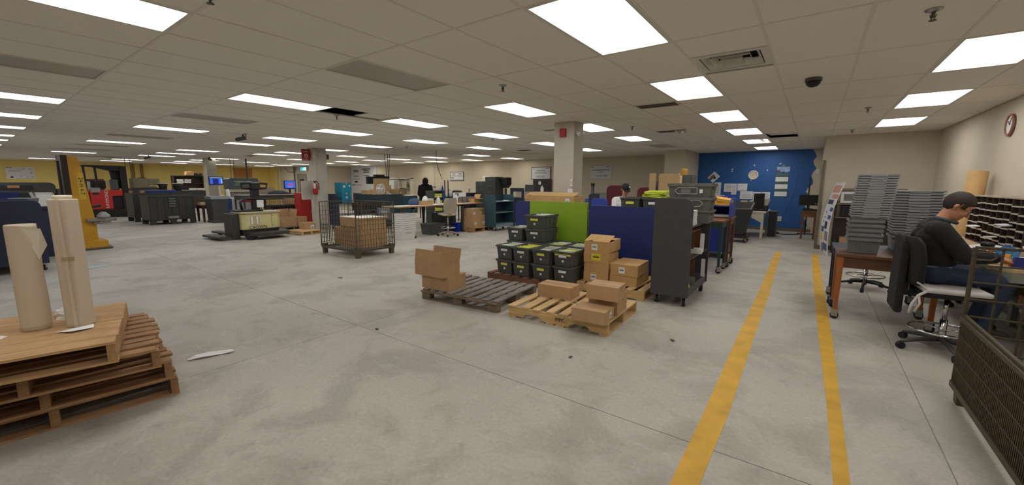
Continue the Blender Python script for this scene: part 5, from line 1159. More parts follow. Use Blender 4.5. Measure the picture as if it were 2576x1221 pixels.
S('envelope_stack', MB().cbox((0, 0, .03), (.3, .4, .05), (0, .0, .1)).cbox((0, .02, .09), (.3, .36, .05), (0, .05, .0)), YEN, 'yellow padded envelopes on the dark work table', 'envelopes', (-12.82, 8.62, .98))
t = T('cardboard_sheet', 'tall tan cardboard sheet standing on the dark work table', 'cardboard', (-12.8, 9.35, .98)); P('sheet', MB().box(-.01, -.32, 0, .02, .32, .72), CARD3, t); P('flap', MB().box(.02, .1, 0, .03, .42, .48), CARD3, t); P('shipping_label', MB().box(.03, .2, .12, .032, .34, .26), PAPER, t)
carton('brown carton at the right end of the dark work table', -12.5, 9.85, .98, .2, .36, .34, .34, m=CARD, sticker=('r', -.05, .2, .08, .08))
crumple('plastic_wrap', 'crumpled white plastic bags on the dark work table', -12.35, 9.35, .98, .14, .26, .16, FILM, seed=21)
t = T('wire_cart', 'low wire basket cart with dark totes behind the middle wire container', 'cart', (-11.2, 7.6, 0)); 
for sx in (-.35, .35):
    for sy in (-.4, .4): P('post', MB().cyl((sx, sy, .1), (sx, sy, .98), .012), WIRE, t); caster(t, sx, sy, .05, .12)
P('shelf', MB().box(-.36, -.42, .3, .36, .42, .31), WIRE, t); P('shelf', MB().box(-.36, -.42, .7, .36, .42, .71), WIRE, t)
g = MB()
for k in range(17): g.beam((.355, -.4+.05*k, .71), (.355, -.4+.05*k, .98), .005)
for z in (.8, .9, .98): g.beam((.355, -.4, z), (.355, .4, z), .006)
P('wire_mesh', g, WIRE, t)
tote('dark tote on the upper shelf of the low wire cart, left', -11.2, 7.4, .71, PI/2, .5, .34, .22, BLACK, group='totes on the wire cart'); tote('dark tote on the upper shelf of the low wire cart, right', -11.2, 7.80, .71, PI/2, .5, .34, .22, BLACK, group='totes on the wire cart')
tote('dark tote on the lower shelf of the low wire cart', -11.2, 7.6, .31, PI/2, .5, .4, .25, BLACK, group='totes on the wire cart')
# hanging monitors seen from behind and their cables
t = T('hanging_monitor', 'black camera and monitor pair hung from the ceiling on rods, seen from behind', 'monitor', (-13.6, 9.72, 0))
P('housing', MB().box(-.06, -.42, 1.50, .06, .02, 1.78), BLACK, t, bev=.01); P('housing', MB().box(-.05, -.1, 1.62, .08, .34, 1.86), BLACK, t, bev=.01); P('arm', MB().box(-.02, .3, 1.7, .02, .6, 1.8).box(-.02, .1, 1.42, .04, .22, 1.65), BLACK, t)
for k, y in enumerate((.42, .56, .66)): P('hanging_rod', MB().cyl((0, y-.1*k+.1, 1.35), (0, y, CEIL), .012, n=6), DGREY, t)
P('cross_bar', MB().box(-.02, .2, 1.66, .02, 1.3, 1.69), DGREY, t)
# far shelves by the back wall
t = T('steel_cabinet', 'pale grey wall cabinet on a counter left of the hooded person', 'cabinet', (-18.35, 14.2, 0)); P('body', MB().box(-.3, -.2, 1.2, .3, .2, 1.82), LGREY, t, bev=.006); P('door', MB().box(-.28, -.215, 1.22, .28, -.2, 1.80), mat('cabinet_door', (206, 204, 200), .5), t); P('post', MB().box(-.3, .1, .95, .3, .2, 1.2), LGREY, t)
t = T('counter', 'tan counter with a dark base left of the hooded person', 'counter', (-18.35, 14.2, 0)); P('countertop', MB().box(-.5, -.4, .9, 1.6, .3, .95), TANWALL, t); P('base', MB().box(-.45, -.3, 0, 1.55, .28, .9), TEALD, t)
for k in range(3): S('tool_box', MB().box(-.14, -.15, 0, .14, .15, .16), mat('tan_box', (190, 168, 142), .6), 'tan parts box %s on the counter left of the hooded person' % ['left of three', 'middle of three', 'right of three'][k], 'box', (-18.2+.4*k, 13.98, .952), bev=.004)
t = T('shelf_unit', 'open shelf frame with tools left of the hooded person', 'shelf', (-17.45, 14.3, .95)); FRM = mat('pale_frame', (186, 176, 158), .6)
P('frame', MB().box(-.5, -.1, 0, -.44, .1, .86).box(.44, -.1, 0, .5, .1, .86).box(-.5, -.1, .82, .5, .1, .88).box(-.44, .08, 0, .44, .1, .82), FRM, t); P('shelf', MB().box(-.44, -.1, .34, .44, .08, .36), FRM, t)
bottle('bottle', 'black pump bottle with a yellow label in the tool shelf frame', -17.25, 14.25, 1.312, .07, .3, mat('black_yellow', (90, 90, 30), .4, var=.5, scale=9), BLACK)
crumple('tool_pile', 'pile of dark tools in the lower bay of the tool shelf frame', -17.4, 14.1, .952, .25, .1, .2, mat('tool_mix', (96, 84, 74), .6, var=.6, scale=16), seed=31, cat='tools')
t = T('pipe_stand', 'thin grey floor-to-ceiling pipe by the back wall', 'pipe', (-17.0, 15.9, 0)); P('pipe', MB().cyl((0, 0, 0), (0, 0, CEIL), .04), LGREY, t); P('clamp', MB().box(-.06, -.06, 1.3, .06, .06, 1.36), DGREY, t)
S('power_cable', MB().tube([(-10.46, 9.91, CEIL-.012), (-10.9, 10.3, 2.35), (-11.5, 11.0, 2.0), (-12.6, 12.2, 1.76), (-14.0, 13.6, 1.72)], .01, 6), DGREY, 'dark cable swagged from the ceiling behind the hooded person', 'cable', smooth=True)
# things right of the hooded person
t = T('drawer_trolley', 'grey trolley of letter trays with yellow papers right of the hooded person', 'trolley', (-11.0, 10.28, 0)); P('frame', MB().box(-.2, -.24, .1, .2, -.21, 1.27).box(-.2, .21, .1, .2, .24, 1.27).box(-.2, -.21, 1.25, .2, .21, 1.27), DGREY, t)
for k in range(4): dr = P('drawer', MB().hollow(-.18, -.2, .2, .2, .3+.24*k, .46+.24*k, .006), DGREY, t); P('paper', MB().box(-.15, -.18, .32+.24*k, .201, .18, .48+.24*k-.03), PAPERY, dr)
for sx in (-.15, .15):
    for sy in (-.18, .18): caster(t, sx, sy, .04, .1)
S('umbrella', MB().lathe([(.02, 0), (.13, .2), (.15, .45), (.05, .75), (.012, .9)], n=14), mat('tarp_blue', (30, 76, 176), .5, var=.12), 'folded blue tarp standing right of the letter tray trolley', 'tarp', (-11.0, 10.68, .55), smooth=True)
t = T('low_cabinet', 'dark low cabinet carrying the blue tarp and poles', 'cabinet', (-11.05, 10.85, 0)); P('body', MB().box(-.2, -.3, 0, .2, .35, .55), NAVYD, t); P('door', MB().box(.2, -.28, .04, .21, .33, .52), NAVYD, t)
for n_, y in enumerate((10.85, 11.02)): S('pole', MB().cyl((0, 0, 0), (0, 0, 1.1), .018, n=8), BLACK, ['dark pole leaning right of the blue tarp, left one', 'dark pole standing right of the blue tarp, right one'][n_], 'pole', (-11.05, y, .55))
desk('navy work table near the back wall left of the drawer cabinets', -12.9, 12.6, 0, 0, 2.4, .7, .98, NAVYD, apron=.3, cast=False)
for n_, (x, nm) in enumerate([(-13.4, 'grey'), (-12.2, 'olive')]):
    S('folded_chairback', MB().prism(rounded(-.28, 0, .28, .26, .1), 'y', -.03, .03), [MGREY, mat('olive_dark', (70, 68, 56), .6)][n_], '%s rounded chair back on the navy work table' % nm, 'chair back', (x, 12.7, .982))
bottle('cup', 'white tall cup on the navy work table', -12.95, 12.5, .982, .1, .35, WHITE, neck=.8); bottle('pitcher', 'white pitcher on the navy work table', -12.45, 12.5, .982, .11, .3, WHITE, neck=.5)
cabinet('navy side cabinet between the work table and the drawer cabinets', -11.62, 12.9, .4, .5, 1.15, NAVYD, 2)
bottle('bottle', 'clear bottle on the navy side cabinet', -11.6, 12.8, 1.152, .04, .22, JAR)
# ------------------------------------------------------------ signs on the back wall
def wallsign(label, x0, z0, x1, z1, rows, frame=None, y=16.29, name='wall_sign', wallm=None):
    t = T(name, label, 'sign', ((x0+x1)/2, y, (z0+z1)/2)); w, h = x1-x0, z1-z0
    P('board', MB().box(-w/2, -.02, -h/2, w/2, 0, h/2), wallm or mat('sign_white', (206, 208, 212), .4, var=.02), t, bev=.003)
    if frame: P('frame', MB().box(-w/2-.02, -.025, -h/2-.02, w/2+.02, -.0, -h/2).box(-w/2-.02, -.025, h/2, w/2+.02, 0, h/2+.02).box(-w/2-.02, -.025, -h/2, -w/2, 0, h/2).box(w/2, -.025, -h/2, w/2+.02, 0, h/2), frame, t)
    for (fx, fz, fw, fh, m) in rows: P('printing', MB().box(-w/2+w*(fx-fw/2), -.0215, -h/2+h*(fz-fh/2), -w/2+w*(fx+fw/2), -.0198, -h/2+h*(fz+fh/2)), m, t)
    return t
t = wallsign('white framed sign on a dark board by the back wall left of the front column', -10.80, 1.76, -9.78, 2.28, [(.1, .92, .08, .04, INKG), (.84, .92, .16, .05, INK)], BLACK)
text('lettering', 'Third/Other Units (TPA)', .075, (0, -.021, .08), FY, INKG, t) if False else None
lines(t, .5, .09, 1, -.021, -.25, .07, INKG, (1, 1)); lines(t, .66, .08, 1, -.021, -.33, -.03, INKG, (1, 1))
text('lettering', 'SWM-360', .11, (-.02, -.021, -.16), FY, INK, t)
S('notice_board', MB().box(-.5, -.02, -.3, .5, 0, .3), mat('black_board', (40, 36, 36), .6), 'dark board with a round clock under the framed sign', 'board', (-10.2, 16.275, 1.44))
t = T('wall_clock', 'small round white clock on the dark board by the back wall', 'clock', (-10.32, 16.255, 1.57)); P('rim', MB().tube([(.1*math.cos(2*PI*k/24), -.012, .1*math.sin(2*PI*k/24)) for k in range(24)], .014, 6, True), BLACK, t, True); P('face', MB().cyl((0, 0, 0), (0, -.014, 0), .095, n=24), WHITE, t); P('hand', MB().beam((0, -.016, 0), (.02, -.016, .07), .008), INK, t); P('hand', MB().beam((0, -.016, 0), (-.01, -.016, -.05), .008), INK, t)
t = wallsign('white sign on the tan back wall right of the front column', -7.80, 1.75, -6.82, 2.29, [(.1, .9, .12, .04, INKG), (.8, .92, .16, .05, INKG)])
lines(t, .8, .09, 1, -.021, -.4, .05, INKG, (1, 1)); lines(t, .26, .08, 1, -.021, -.13, -.03, INKG, (1, 1)); text('lettering', 'ULTRA 3000', .1, (.04, -.021, -.15), FY, INK, t)
t = wallsign('white framed sign on the back wall above the navy work table', -16.11, 1.70, -15.17, 2.13, [(.25, .8, .25, .09, INKG), (.75, .8, .25, .09, INKG), (.25, .62, .32, .04, INKG), (.72, .62, .4, .04, INKG), (.24, .5, .4, .03, INKG), (.74, .5, .42, .03, INKG), (.14, .3, .2, .1, INK), (.5, .12, .96, .04, INKG)], BLACK)
t = wallsign('large white bilingual panel on the back wall right of the middle column', -25.55, .9, -22.7, 2.64, [(.2, .85, .17, .03, INK), (.2, .80, .2, .03, INK), (.2, .63, .18, .025, INK), (.2, .52, .26, .02, INKG), (.62, .89, .3, .03, INK), (.62, .83, .22, .03, INK), (.62, .77, .24, .03, INK), (.62, .64, .2, .025, INK), (.2, .42, .12, .07, INK), (.1, .3, .14, .025, INK), (.3, .3, .2, .025, mat('orange_bar', (200, 120, 60), .6))], None)
t = T('notice_sheet', 'white lower sheet under the large bilingual panel', 'sheet', (-24.6, 16.26, .55)); P('sheet', MB().box(-.9, -.01, -.3, .9, 0, .3), PAPER, t); lines(t, 1.4, .4, 4, -.011, -.7, -.2, INKG)
# ------------------------------------------------------------ column fittings
t = T('fire_alarm', 'red fire alarm strobe at the top of the front column', 'alarm', (-3.80, 6.77, 2.46)); P('body', MB().box(-.06, -.05, -.08, .06, 0, .07), RED, t, bev=.008); P('mount', MB().box(-.05, -.056, -.05, .05, -.05, .05), RED, t)
t = T('emergency_lamp', 'white emergency lamp heads on the right face of the front column', 'lamp', (-3.58, 6.86, 2.44)); P('bracket', MB().box(0, -.03, -.02, .05, .03, .03), WHITE, t); P('lamp_head', MB().cyl((.04, -.02, .0), (.1, -.06, -.03), .03, .045), WHITE, t, True); P('lamp_head', MB().cyl((.04, .05, .0), (.1, .1, -.03), .03, .045), WHITE, t, True)
t = T('light_switch', 'white switch plate on the front column', 'switch', (-3.60, 6.765, 1.55)) ; P('plate', MB().box(-.03, -.012, -.07, .015, 0, .07), WHITE, t); P('toggle', MB().box(-.015, -.02, -.02, .005, -.012, .02), LGREY, t)
t = T('paper_sheet', 'white paper taped to the lower right edge of the front column', 'paper', (-3.61, 6.76, 1.33)); P('sheet', MB().box(-.07, -.004, -.17, .03, 0, .11), PAPER, t)
t = T('fire_sign', 'red extinguisher sign projecting from the top of the middle column', 'sign', (-13.3, 6.90, 2.44)); P('board', MB().box(-.01, -.14, -.19, .01, .14, .17), mat('sign_red', (150, 40, 36), .5, var=.05), t); P('pictogram', MB().tube([(.013, .04*math.cos(2*PI*k/14), -.04+.055*math.sin(2*PI*k/14)) for k in range(14)], .01, 5, True), PAPER, t); P('printing', MB().box(.01, -.08, .07, .0125, .08, .11).box(.01, -.1, -.17, .0125, .06, -.13), mat('sign_pink', (206, 130, 124), .5), t); P('bracket', MB().box(-.01, .14, -.1, .01, .165, .1), RED, t)
t = T('emergency_lamp', 'pale emergency lamp on the front of the middle column', 'lamp', (-13.04, 7.2, 2.45)); P('lamp_head', MB().cyl((.0, 0, .02), (.09, -.02, -.02), .04, .06), LGREY, t, True); P('bracket', MB().box(0, -.1, .04, .05, .1, .07), LGREY, t)
t = T('speaker_box', 'small grey box on the right side of the middle column', 'box', (-13.1, 7.44, 2.38)); P('body', MB().box(-.05, 0, -.08, .05, .1, .09), MGREY, t, bev=.006); P('grille', MB().box(.05, .01, -.06, .054, .09, .06), DGREY, t)
t = T('fire_extinguisher', 'red fire extinguisher hanging on the middle column', 'extinguisher', (-13.0, 6.98, 1.16)); P('cylinder', MB().lathe([(.05, 0), (.075, .015), (.075, .3), (.03, .36), (.02, .4)], n=18), RED, t, True); P('valve', MB().box(-.02, -.05, .4, .02, .05, .44), BLACK, t); P('hose', MB().tube([(0, .05, .42), (.03, .1, .36), (.03, .1, .15)], .012, 6), BLACK, t, True); P('tag', MB().cbox((.08, -.06, .28), (.004, .1, .16), (.1, 0, .3)), PAPER, t)
t = T('backing_board', 'grey plywood board behind the fire extinguisher on the middle column', 'board', (-13.25, 6.85, 1.28)); P('board', MB().box(-.01, -.2, -.28, .01, .16, .32), LGREY, t); P('mount', MB().box(-.03, .16, -.05, .03, .212, .05), STEEL, t)
# ------------------------------------------------------------ things behind the dividers
desk('grey desk with a blue tray right of the front column', -5.2, 11.3, 0, 0, 1.5, .8, 1.0, MGREY, apron=.3, cast=False)
t = T('letter_tray', 'blue tray with white papers on the desk right of the front column', 'tray', (-5.35, 11.0, 1.0)); P('body', MB().hollow(-.16, -.12, .16, .12, 0, .1, .006), mat('tray_blue', (40, 84, 176), .5), t); P('paper', MB().box(-.14, -.1, .01, .14, .1, .07), PAPER, t)
t = T('partition_panel', 'navy partition with a rounded corner right of the front column', 'panel', (-5.02, 10.78, 0)); P('panel', MB().prism(rounded(-.16, .02, .16, 1.26, .08, 'tl'), 'y', -.015, .015), NAVYD, t); P('foot', MB().box(-.14, -.1, 0, .14, .1, .02), BLACK, t)
t = T('partition_panel', 'pale grey low partition beside the maroon chair', 'panel', (-4.55, 10.6, 0)); P('panel', MB().prism([(-.2, .02), (.2, .02), (.2, 1.2), (-.2, 1.2)], 'y', -.015, .015), MGREY, t); P('foot', MB().box(-.18, -.1, 0, .18, .1, .02), BLACK, t)
bottle('bottle', 'white pump bottle on the brown carton left of the front column', -8.0, 12.75, 1.24, .06, .22, WHITE)
desk('tan counter by the back wall with a laptop', -8.3, 12.85, 0, 0, 1.5, .6, 1.24, TANWALL, apron=.2, cast=False, name='counter')
t = T('laptop', 'open dark laptop on the tan counter left of the front column', 'laptop', (-8.63, 12.8, 1.24)); P('screen', MB().cbox((0, .08, .13), (.42, .015, .26), (-.15, 0, 0)), mat('laptop_grey', (84, 86, 88), .5), t); P('keyboard', MB().box(-.2, -.16, 0, .2, .06, .015), DGREY, t)
MAR = mat('maroon_fabric', (96, 40, 44), .85, var=.12, scale=24)
for n_, (x, rz) in enumerate([(-4.02, .15), (-3.30, -.1)]):
    t = T('office_chair', ['maroon high-backed office chair left of the person in the white shirt', 'maroon high-backed office chair right of the person in the white shirt'][n_], 'chair', (x, 9.75, 0), rz)
    star_base(t, .3, 5, None, .45, BLACK); P('seat', MB().box(-.25, -.25, .45, .25, .25, .53), MAR, t, bev=.03); P('backrest', MB().prism(rounded(-.24, .66, .24, 1.5 if n_ == 0 else 1.46, .12), 'y', .22, .3), MAR, t, bev=.02); P('back_support', MB().box(-.04, .25, .42, .04, .29, .7), BLACK, t); 
t = T('office_chair', 'royal blue chair back beside the person in the white shirt', 'chair', (-3.95, 9.0, 0), 0); star_base(t, .28, 5, None, .45, BLACK); P('seat', MB().box(-.22, -.2, .45, .22, .2, .5), RBL, t, bev=.02); P('backrest', MB().prism(rounded(-.2, .6, .2, 1.2, .08), 'y', -.23, -.2), RBL, t, bev=.01)
t = T('desk_lamp_pole', 'dark upright bar on the desk by the back wall right of the front column', 'pole', (-6.4, 13.6, 0)); P('pole', MB().box(-.04, -.04, 0, .04, .04, 1.55), DGREY, t); P('head', MB().box(-.05, -.05, 1.45, .05, .05, 1.56), BLACK, t)
cabinet('grey cabinet by the back wall right of the front column', -6.1, 14.2, .9, .5, 1.2, MGREY, 3)
S('dark_coat', MB().lathe([(.16, 0), (.15, .2), (.06, .4), (0, .44)], n=10), mat('dark_plum', (48, 36, 40), .8), 'dark coat heaped behind the tan cardboard sheets', 'coat', (-3.2, 10.6, 1.2), smooth=True)
t = T('coat_stand', 'low dark cabinet carrying the heaped coat', 'cabinet', (-3.2, 10.6, 0)); P('body', MB().box(-.3, -.2, 0, .3, .2, 1.2), DGREY, t); P('door', MB().box(-.28, -.215, .05, .28, -.2, 1.15), DGREY, t)
# ------------------------------------------------------------ left: carts, stacker, reach truck
GRC = mat('dark_green_laminate', (34, 50, 44), .5, var=.1)
panel_cart('dark green shelf cart at the left edge behind the paper rolls', -10.35, -.38, 0, 1.3, .9, 1.12, GRC, [.98, .6, .24], back=True, base=.13, rr=.08)
sheetpile('paper_stack', 'white papers on top of the dark green cart at the left edge', 'paper', -9.95, -.2, .98, .4, .4, 8, PAPER)
S('red_case', MB().prism(rounded(-.12, 0, .12, .46, .05), 'x', -.15, .15), mat('crimson_plastic', (132, 34, 48), .35, var=.05), 'crimson plastic case standing on the dark green cart at the left edge', 'case', (-10.6, .28, .98), bev=.015)
panel_cart('dark navy shelf cart with a rounded end between the paper rolls', -11.35, .48, PI, 1.3, .82, 1.22, NAVYD, [.98, .62, .28], back=True, base=.13, rr=.1, edge=mat('shelf_grey', (122, 124, 128), .5, var=.08))
S('paper_sheet', MB().cbox((0, 0, .006), (.3, .36, .012), (0, 0, .2)), PAPER, 'white papers on the top shelf of the dark navy cart', 'paper', (-11.1, .62, .98))
t = T('sorting_table', 'low navy table behind the dark navy cart', 'table', (-13.2, .75, 0)); P('tabletop', MB().box(-.6, -.8, 1.0, .6, .5, 1.04), NAVYD, t); P('leg', MB().box(-.55, -.75, 0, -.5, .45, 1.0), NAVYD, t); P('leg', MB().box(.5, -.75, 0, .55, .45, 1.0), NAVYD, t)
S('storage_bin', MB().hollow(-.2, -.28, .2, .28, 0, .28, .008, .9), NAVY, 'navy plastic bin on the low navy table', 'bin', (-13.3, .55, 1.042))
for n_, (x, y) in enumerate([(-12.95, .86), (-12.75, .98)]): S('letter_tray', MB().prism([(-.16, 0), (.16, 0), (.2, .17), (-.2, .17)], 'y', -.1, .1), MGREY, ['grey sloped letter tray on the navy table, rear one', 'grey sloped letter tray on the navy table, front one'][n_], 'tray', (x, y-.1*n_, 1.042), .8, bev=.008)
t = T('white_bin', 'speckled white bin at the end of the low navy table', 'bin', (-12.75, 1.12, 1.042)); P('body', MB().hollow(-.12, -.11, .12, .11, 0, .26, .006, .88), WHITE, t); P('lid', MB().box(-.13, -.12, .26, .13, .12, .275), WHITE, t)
# yellow stacker
YM = mat('yellow_machine_paint', (206, 152, 34), .45, var=.1, scale=5, dirt=.3); DM = mat('dark_mast', (50, 38, 34), .5, .3, var=.15)
t = T('pallet_stacker', 'yellow walkie stacker with a tall mast left of the red forklift', 'stacker', (-13.4, 1.75, 0))
P('mast', MB().box(-.12, -.26, .05, .1, -.14, 2.12).box(-.6, -.26, .05, -.5, -.14, 2.12).box(-.5, -.26, 2.0, -.12, -.2, 2.1).box(-.5, -.26, 1.0, -.12, -.2, 1.08), DM, t)
P('side_plate', MB().prism([(-.14, .06), (.16, .06), (.16, .55), (.09, 1.35), (.0, 2.1), (-.14, 2.1)], 'x', .06, .1), YM, t, bev=.004); P('side_plate', MB().prism([(-.14, .06), (.16, .06), (.16, .55), (.09, 1.35), (.0, 2.1), (-.14, 2.1)], 'x', -.6, -.56), YM, t, bev=.004)
P('mast_edge', MB().box(.06, -.16, .05, .11, -.135, 2.12), YM, t)
P('base', MB().box(-.62, -.22, .03, .24, .3, .2), YM, t, bev=.01); P('support_leg', MB().box(-.62, -.3, .01, .26, .36, .05), mat('dusty_steel', (110, 100, 88), .6, .4, var=.2), t)
P('platform', MB().box(-.3, .0, .64, .2, .50, .70).box(-.28, .1, .58, .18, .4, .64), mat('dusty_grey', (128, 124, 118), .7, var=.3, scale=12), t, bev=.01); P('control_arm', MB().cbox((.05, .2, .98), (.1, .16, .06), (.2, 0, 0)), BLACK, t)
lp = P('warning_label', MB().box(.1, -.05, 1.15, .103, .06, 1.74), mat('label_yellow', (216, 176, 56), .5, var=.05), t)
text('lettering', '24-H 4-7', .105, (.1035, .005, 1.445), (0, PI/2, 0), INK, lp); 
_o = lp.children[0]; _o.rotation_euler = Euler((PI/2, 0, PI/2)); _o.rotation_euler = (Matrix.Rotation(-PI/2, 3, 'X') @ Euler(FX).to_matrix()).to_euler()
S('cloth_bag', MB().lathe([(.1, 0), (.12, .06), (.05, .14), (0, .15)], n=10), mat('clear_bag', (170, 166, 160), .3, var=.2), 'clear wrap heaped on the stacker platform', 'wrap', (-13.35, 2.05, .702), smooth=True)
# red reach truck
t = T('reach_truck', 'red and black stand-up reach forklift in front of the yellow wall', 'forklift', (-25.2, 4.05, 0))
RB = mat('forklift_red', (196, 44, 40), .4, var=.06); BKM = mat('forklift_black', (34, 32, 34), .5, .2, var=.1)
P('body', MB().prism([(-.52, .36), (.16, .36), (.16, .92), (.55, .94), (.56, 1.2), (-.52, 1.2)], 'x', -.5, .2), RB, t, bev=.02); P('body_side', MB().box(-.5, -.66, .2, .1, -.53, 1.1), mat('forklift_dark_red', (150, 36, 36), .45), t, bev=.01)
P('base', MB().box(-.6, -.62, .02, .25, .7, .36), BKM, t, bev=.02); P('seat_bay', MB().box(-.3, .17, .36, .1, .5, .93), BKM, t)
P('overhead_guard', MB().prism([(-.62, 2.26), (.62, 2.26), (.62, 2.05), (.3, 2.02), (.0, 2.1), (-.3, 2.18), (-.62, 2.2)], 'x', -.45, .15), BKM, t, bev=.01)
for (y0, y1) in ((-.6, -.52), (-.25, -.17)): P('guard_post', MB().beam((.1, y0, 1.15), (.1, y0-.02, 2.24), .07), BKM, t)
P('mast', MB().box(-.5, .5, .1, -.38, .68, 2.25).box(.05, .5, .1, .2, .72, 2.25).box(-.38, .55, .3, .05, .66, 1.5), BKM, t, bev=.01); P('mast_column', MB().prism([(.3, .9), (.6, .9), (.62, 2.1), (.25, 2.1)], 'x', -.3, -.1), BKM, t)
P('tilt_strut', MB().beam((.12, .28, 1.2), (.12, .18, 2.1), .05), BKM, t); P('control_console', MB().box(-.2, .18, 1.2, .15, .42, 1.66), DGREY, t, bev=.03); P('console', MB().box(.0, -.5, 1.1, .21, -.2, 1.3), mat('console_grey', (150, 146, 142), .5), t, bev=.02)
P('beacon', MB().cyl((.1, .48, 1.2), (.1, .48, 1.26), .05), mat('amber', (220, 150, 80), .4), t); P('vent', MB().box(.2, -.45, 1.0, .206, -.25, 1.08), BKM, t)
P('wheel', MB().cyl((.0, -.4, .12), (.22, -.4, .12), .13, n=18), RUBBER, t); P('wheel', MB().cyl((.0, .5, .12), (.22, .5, .12), .13, n=18), RUBBER, t)
for s in (-.3, .0): P('fork', MB().box(s-.05, .7, .06, s+.05, 1.0, .1), BKM, t)
tx = text('lettering', 'RAYMOND', .16, (.206, -.02, .8), FX, WHITE, t); tx.rotation_euler = (Matrix.Rotation(PI/2, 3, 'X') @ Euler(FX).to_matrix()).to_euler()
# dark hooded mail machine, poster and boards at the yellow wall
DMAC = mat('machine_grey', (72, 70, 70), .5, .2, var=.12)
t = T('mail_machine', 'long dark grey mail machine with a rounded hood under the poster', 'machine', (-21.3, 1.35, 0)); P('hood', MB().prism(rounded(-1.2, 1.15, .8, 1.52, .15), 'x', -.5, .3), DMAC, t, bev=.01); P('bed', MB().box(-.6, -1.3, .75, .4, 1.0, 1.0), DMAC, t); P('end_unit', MB().box(-.5, .82, .6, .3, 1.15, 1.3), mat('machine_brown', (84, 72, 66), .6, var=.3), t, bev=.02)
for y in (-1.1, .8): P('leg', MB().box(-.5, y-.05, 0, .3, y+.05, .75), DMAC, t)
P('window', MB().box(.3, -.5, 1.25, .304, .3, 1.42), BLACK, t); P('label_plate', MB().box(.304, -.25, 1.34, .308, .0, 1.42), mat('label_orange', (176, 120, 80), .5), t); P('lever', MB().cbox((.34, .25, 1.05), (.03, .08, .3), (.3, 0, 0)), LGREY, t); P('post', MB().cyl((-.2, -.9, 1.5), (-.2, -.9, 1.8), .03), DMAC, t); P('under_housing', MB().box(-.4, -.9, .75, .35, .7, 1.15), BLACK, t)
t = T('wall_poster', 'white printed poster on the yellow wall at the far left', 'poster', (X0+.004, 2.26, 2.0)); P('sheet', MB().quadbox([(0, -.5, -.31), (.006, -.5, -.31), (.006, .48, -.3), (0, .48, -.3), (0, -.48, .3), (.006, -.48, .3), (.006, .5, .31), (0, .5, .31)]), mat('poster_grey_white', (232, 232, 236), .6, var=.03), t)
q = MB()
for (y, z, w, h) in [(-.36, .26, .2, .03), (-.2, .1, .4, .02), (.1, .2, .1, .02), (.35, .2, .08, .02), (.36, 0, .06, .05), (.0, -.15, .05, .03), (.2, -.2, .06, .02), (.4, -.2, .12, .02)]: q.box(.006, y-w/2, z-h/2, .008, y+w/2, z+h/2)
P('printing', q, INKG, t); P('print_patch', MB().prism([(-.38, -.24), (-.26, -.26), (-.27, -.18), (-.32, -.17)], 'x', .006, .008), INK, t)
t = T('notice_board', 'notice board with a red frame on the yellow wall behind the forklift', 'board', (X0+.004, 4.75, 1.38)); P('board', MB().box(0, -.52, -.3, .01, .55, .3), mat('board_dark', (70, 66, 84), .6, var=.3), t); P('frame', MB().box(0, -.56, .3, .02, .59, .34).box(0, -.56, -.34, .02, .59, -.3).box(0, -.56, -.3, .02, -.52, .3).box(0, .55, -.3, .02, .59, .3), RED, t); P('notice', MB().box(.01, -.2, -.25, .014, .05, .2), PAPER, t); P('notice', MB().box(.01, .12, -.1, .014, .3, .2), PAPER, t)
desk('long tan counter along the yellow wall behind the forklift', -32.6, 5.2, 0, PI/2, 2.6, .8, 1.1, mat('counter_tan', (150, 120, 80), .6, var=.1), apron=.4, cast=False, name='counter')
monitor('dark monitor on the tan counter behind the forklift', -32.5, 4.95, 1.1, PI/2, .62, .42)
t = T('telephone', 'white wall telephone on the yellow wall behind the forklift', 'telephone', (X0+.003, 5.6, 1.5)); P('base', MB().box(0, -.12, -.14, .06, .12, .14), WHITE, t, bev=.01); P('handset', MB().box(.06, -.1, -.12, .1, -.03, .12), WHITE, t, bev=.01)
# dark bulk container
DKC = mat('dark_bulk_plastic', (52, 53, 50), .5, var=.12)
def bulk(label, x, y, rz, L, W, H, window=True):
    t = T('bulk_container', label, 'container', (x, y, 0), rz); hl, hw = L/2, W/2
    P('body', MB().hollow(-hl, -hw, hl, hw, .16, H, .03), DKC, t, bev=.01)
    P('rim', MB().box(-hl-.02, -hw-.02, H-.05, hl+.02, -hw, H+.01).box(-hl-.02, hw, H-.05, hl+.02, hw+.02, H+.01).box(-hl-.02, -hw, H-.05, -hl, hw, H+.01).box(hl, -hw, H-.05, hl+.02, hw, H+.01), DKC, t)
    for sx in (-1, 0, 1):
        for sy in (-1, 1): P('foot', MB().box(sx*(hl-.08)-.08, sy*(hw-.06)-.06, 0, sx*(hl-.08)+.08, sy*(hw-.06)+.06, .16), DKC, t)
    for k in range(7): P('rib', MB().box(-hl+.04+k*(L-.08)/6-.02, -hw-.018, .18, -hl+.04+k*(L-.08)/6+.02, -hw, H-.06), DKC, t)
    for z in (.35, .55, .75): P('band', MB().box(-hl, -hw-.01, z-.012, hl, -hw, z+.012), DKC, t)
    if window:
        P('vent_window', MB().box(-.12, -hw-.02, H-.42, .12, -hw-.012, H-.08), BLACK, t); q = MB()
        for k in range(4): q.box(-.1, -hw-.022, H-.4+.09*k, .1, -hw-.019, H-.36+.09*k)
        P('vent_slat', q, MGREY, t); P('logo_plate', MB().box(-.16, -hw-.02, .22, .16, -hw-.0, .30), mat('grey_logo', (130, 128, 122), .6, var=.3), t)
    return t
bulk('large dark bulk container with rims standing before the far tables', -19.65, 4.80, PI/2+.02, 1.36, 1.05, 1.05)
bulk('second dark bulk container behind the first one', -21.6, 4.75, PI/2+.02, 1.3, 1.05, 1.10, False)
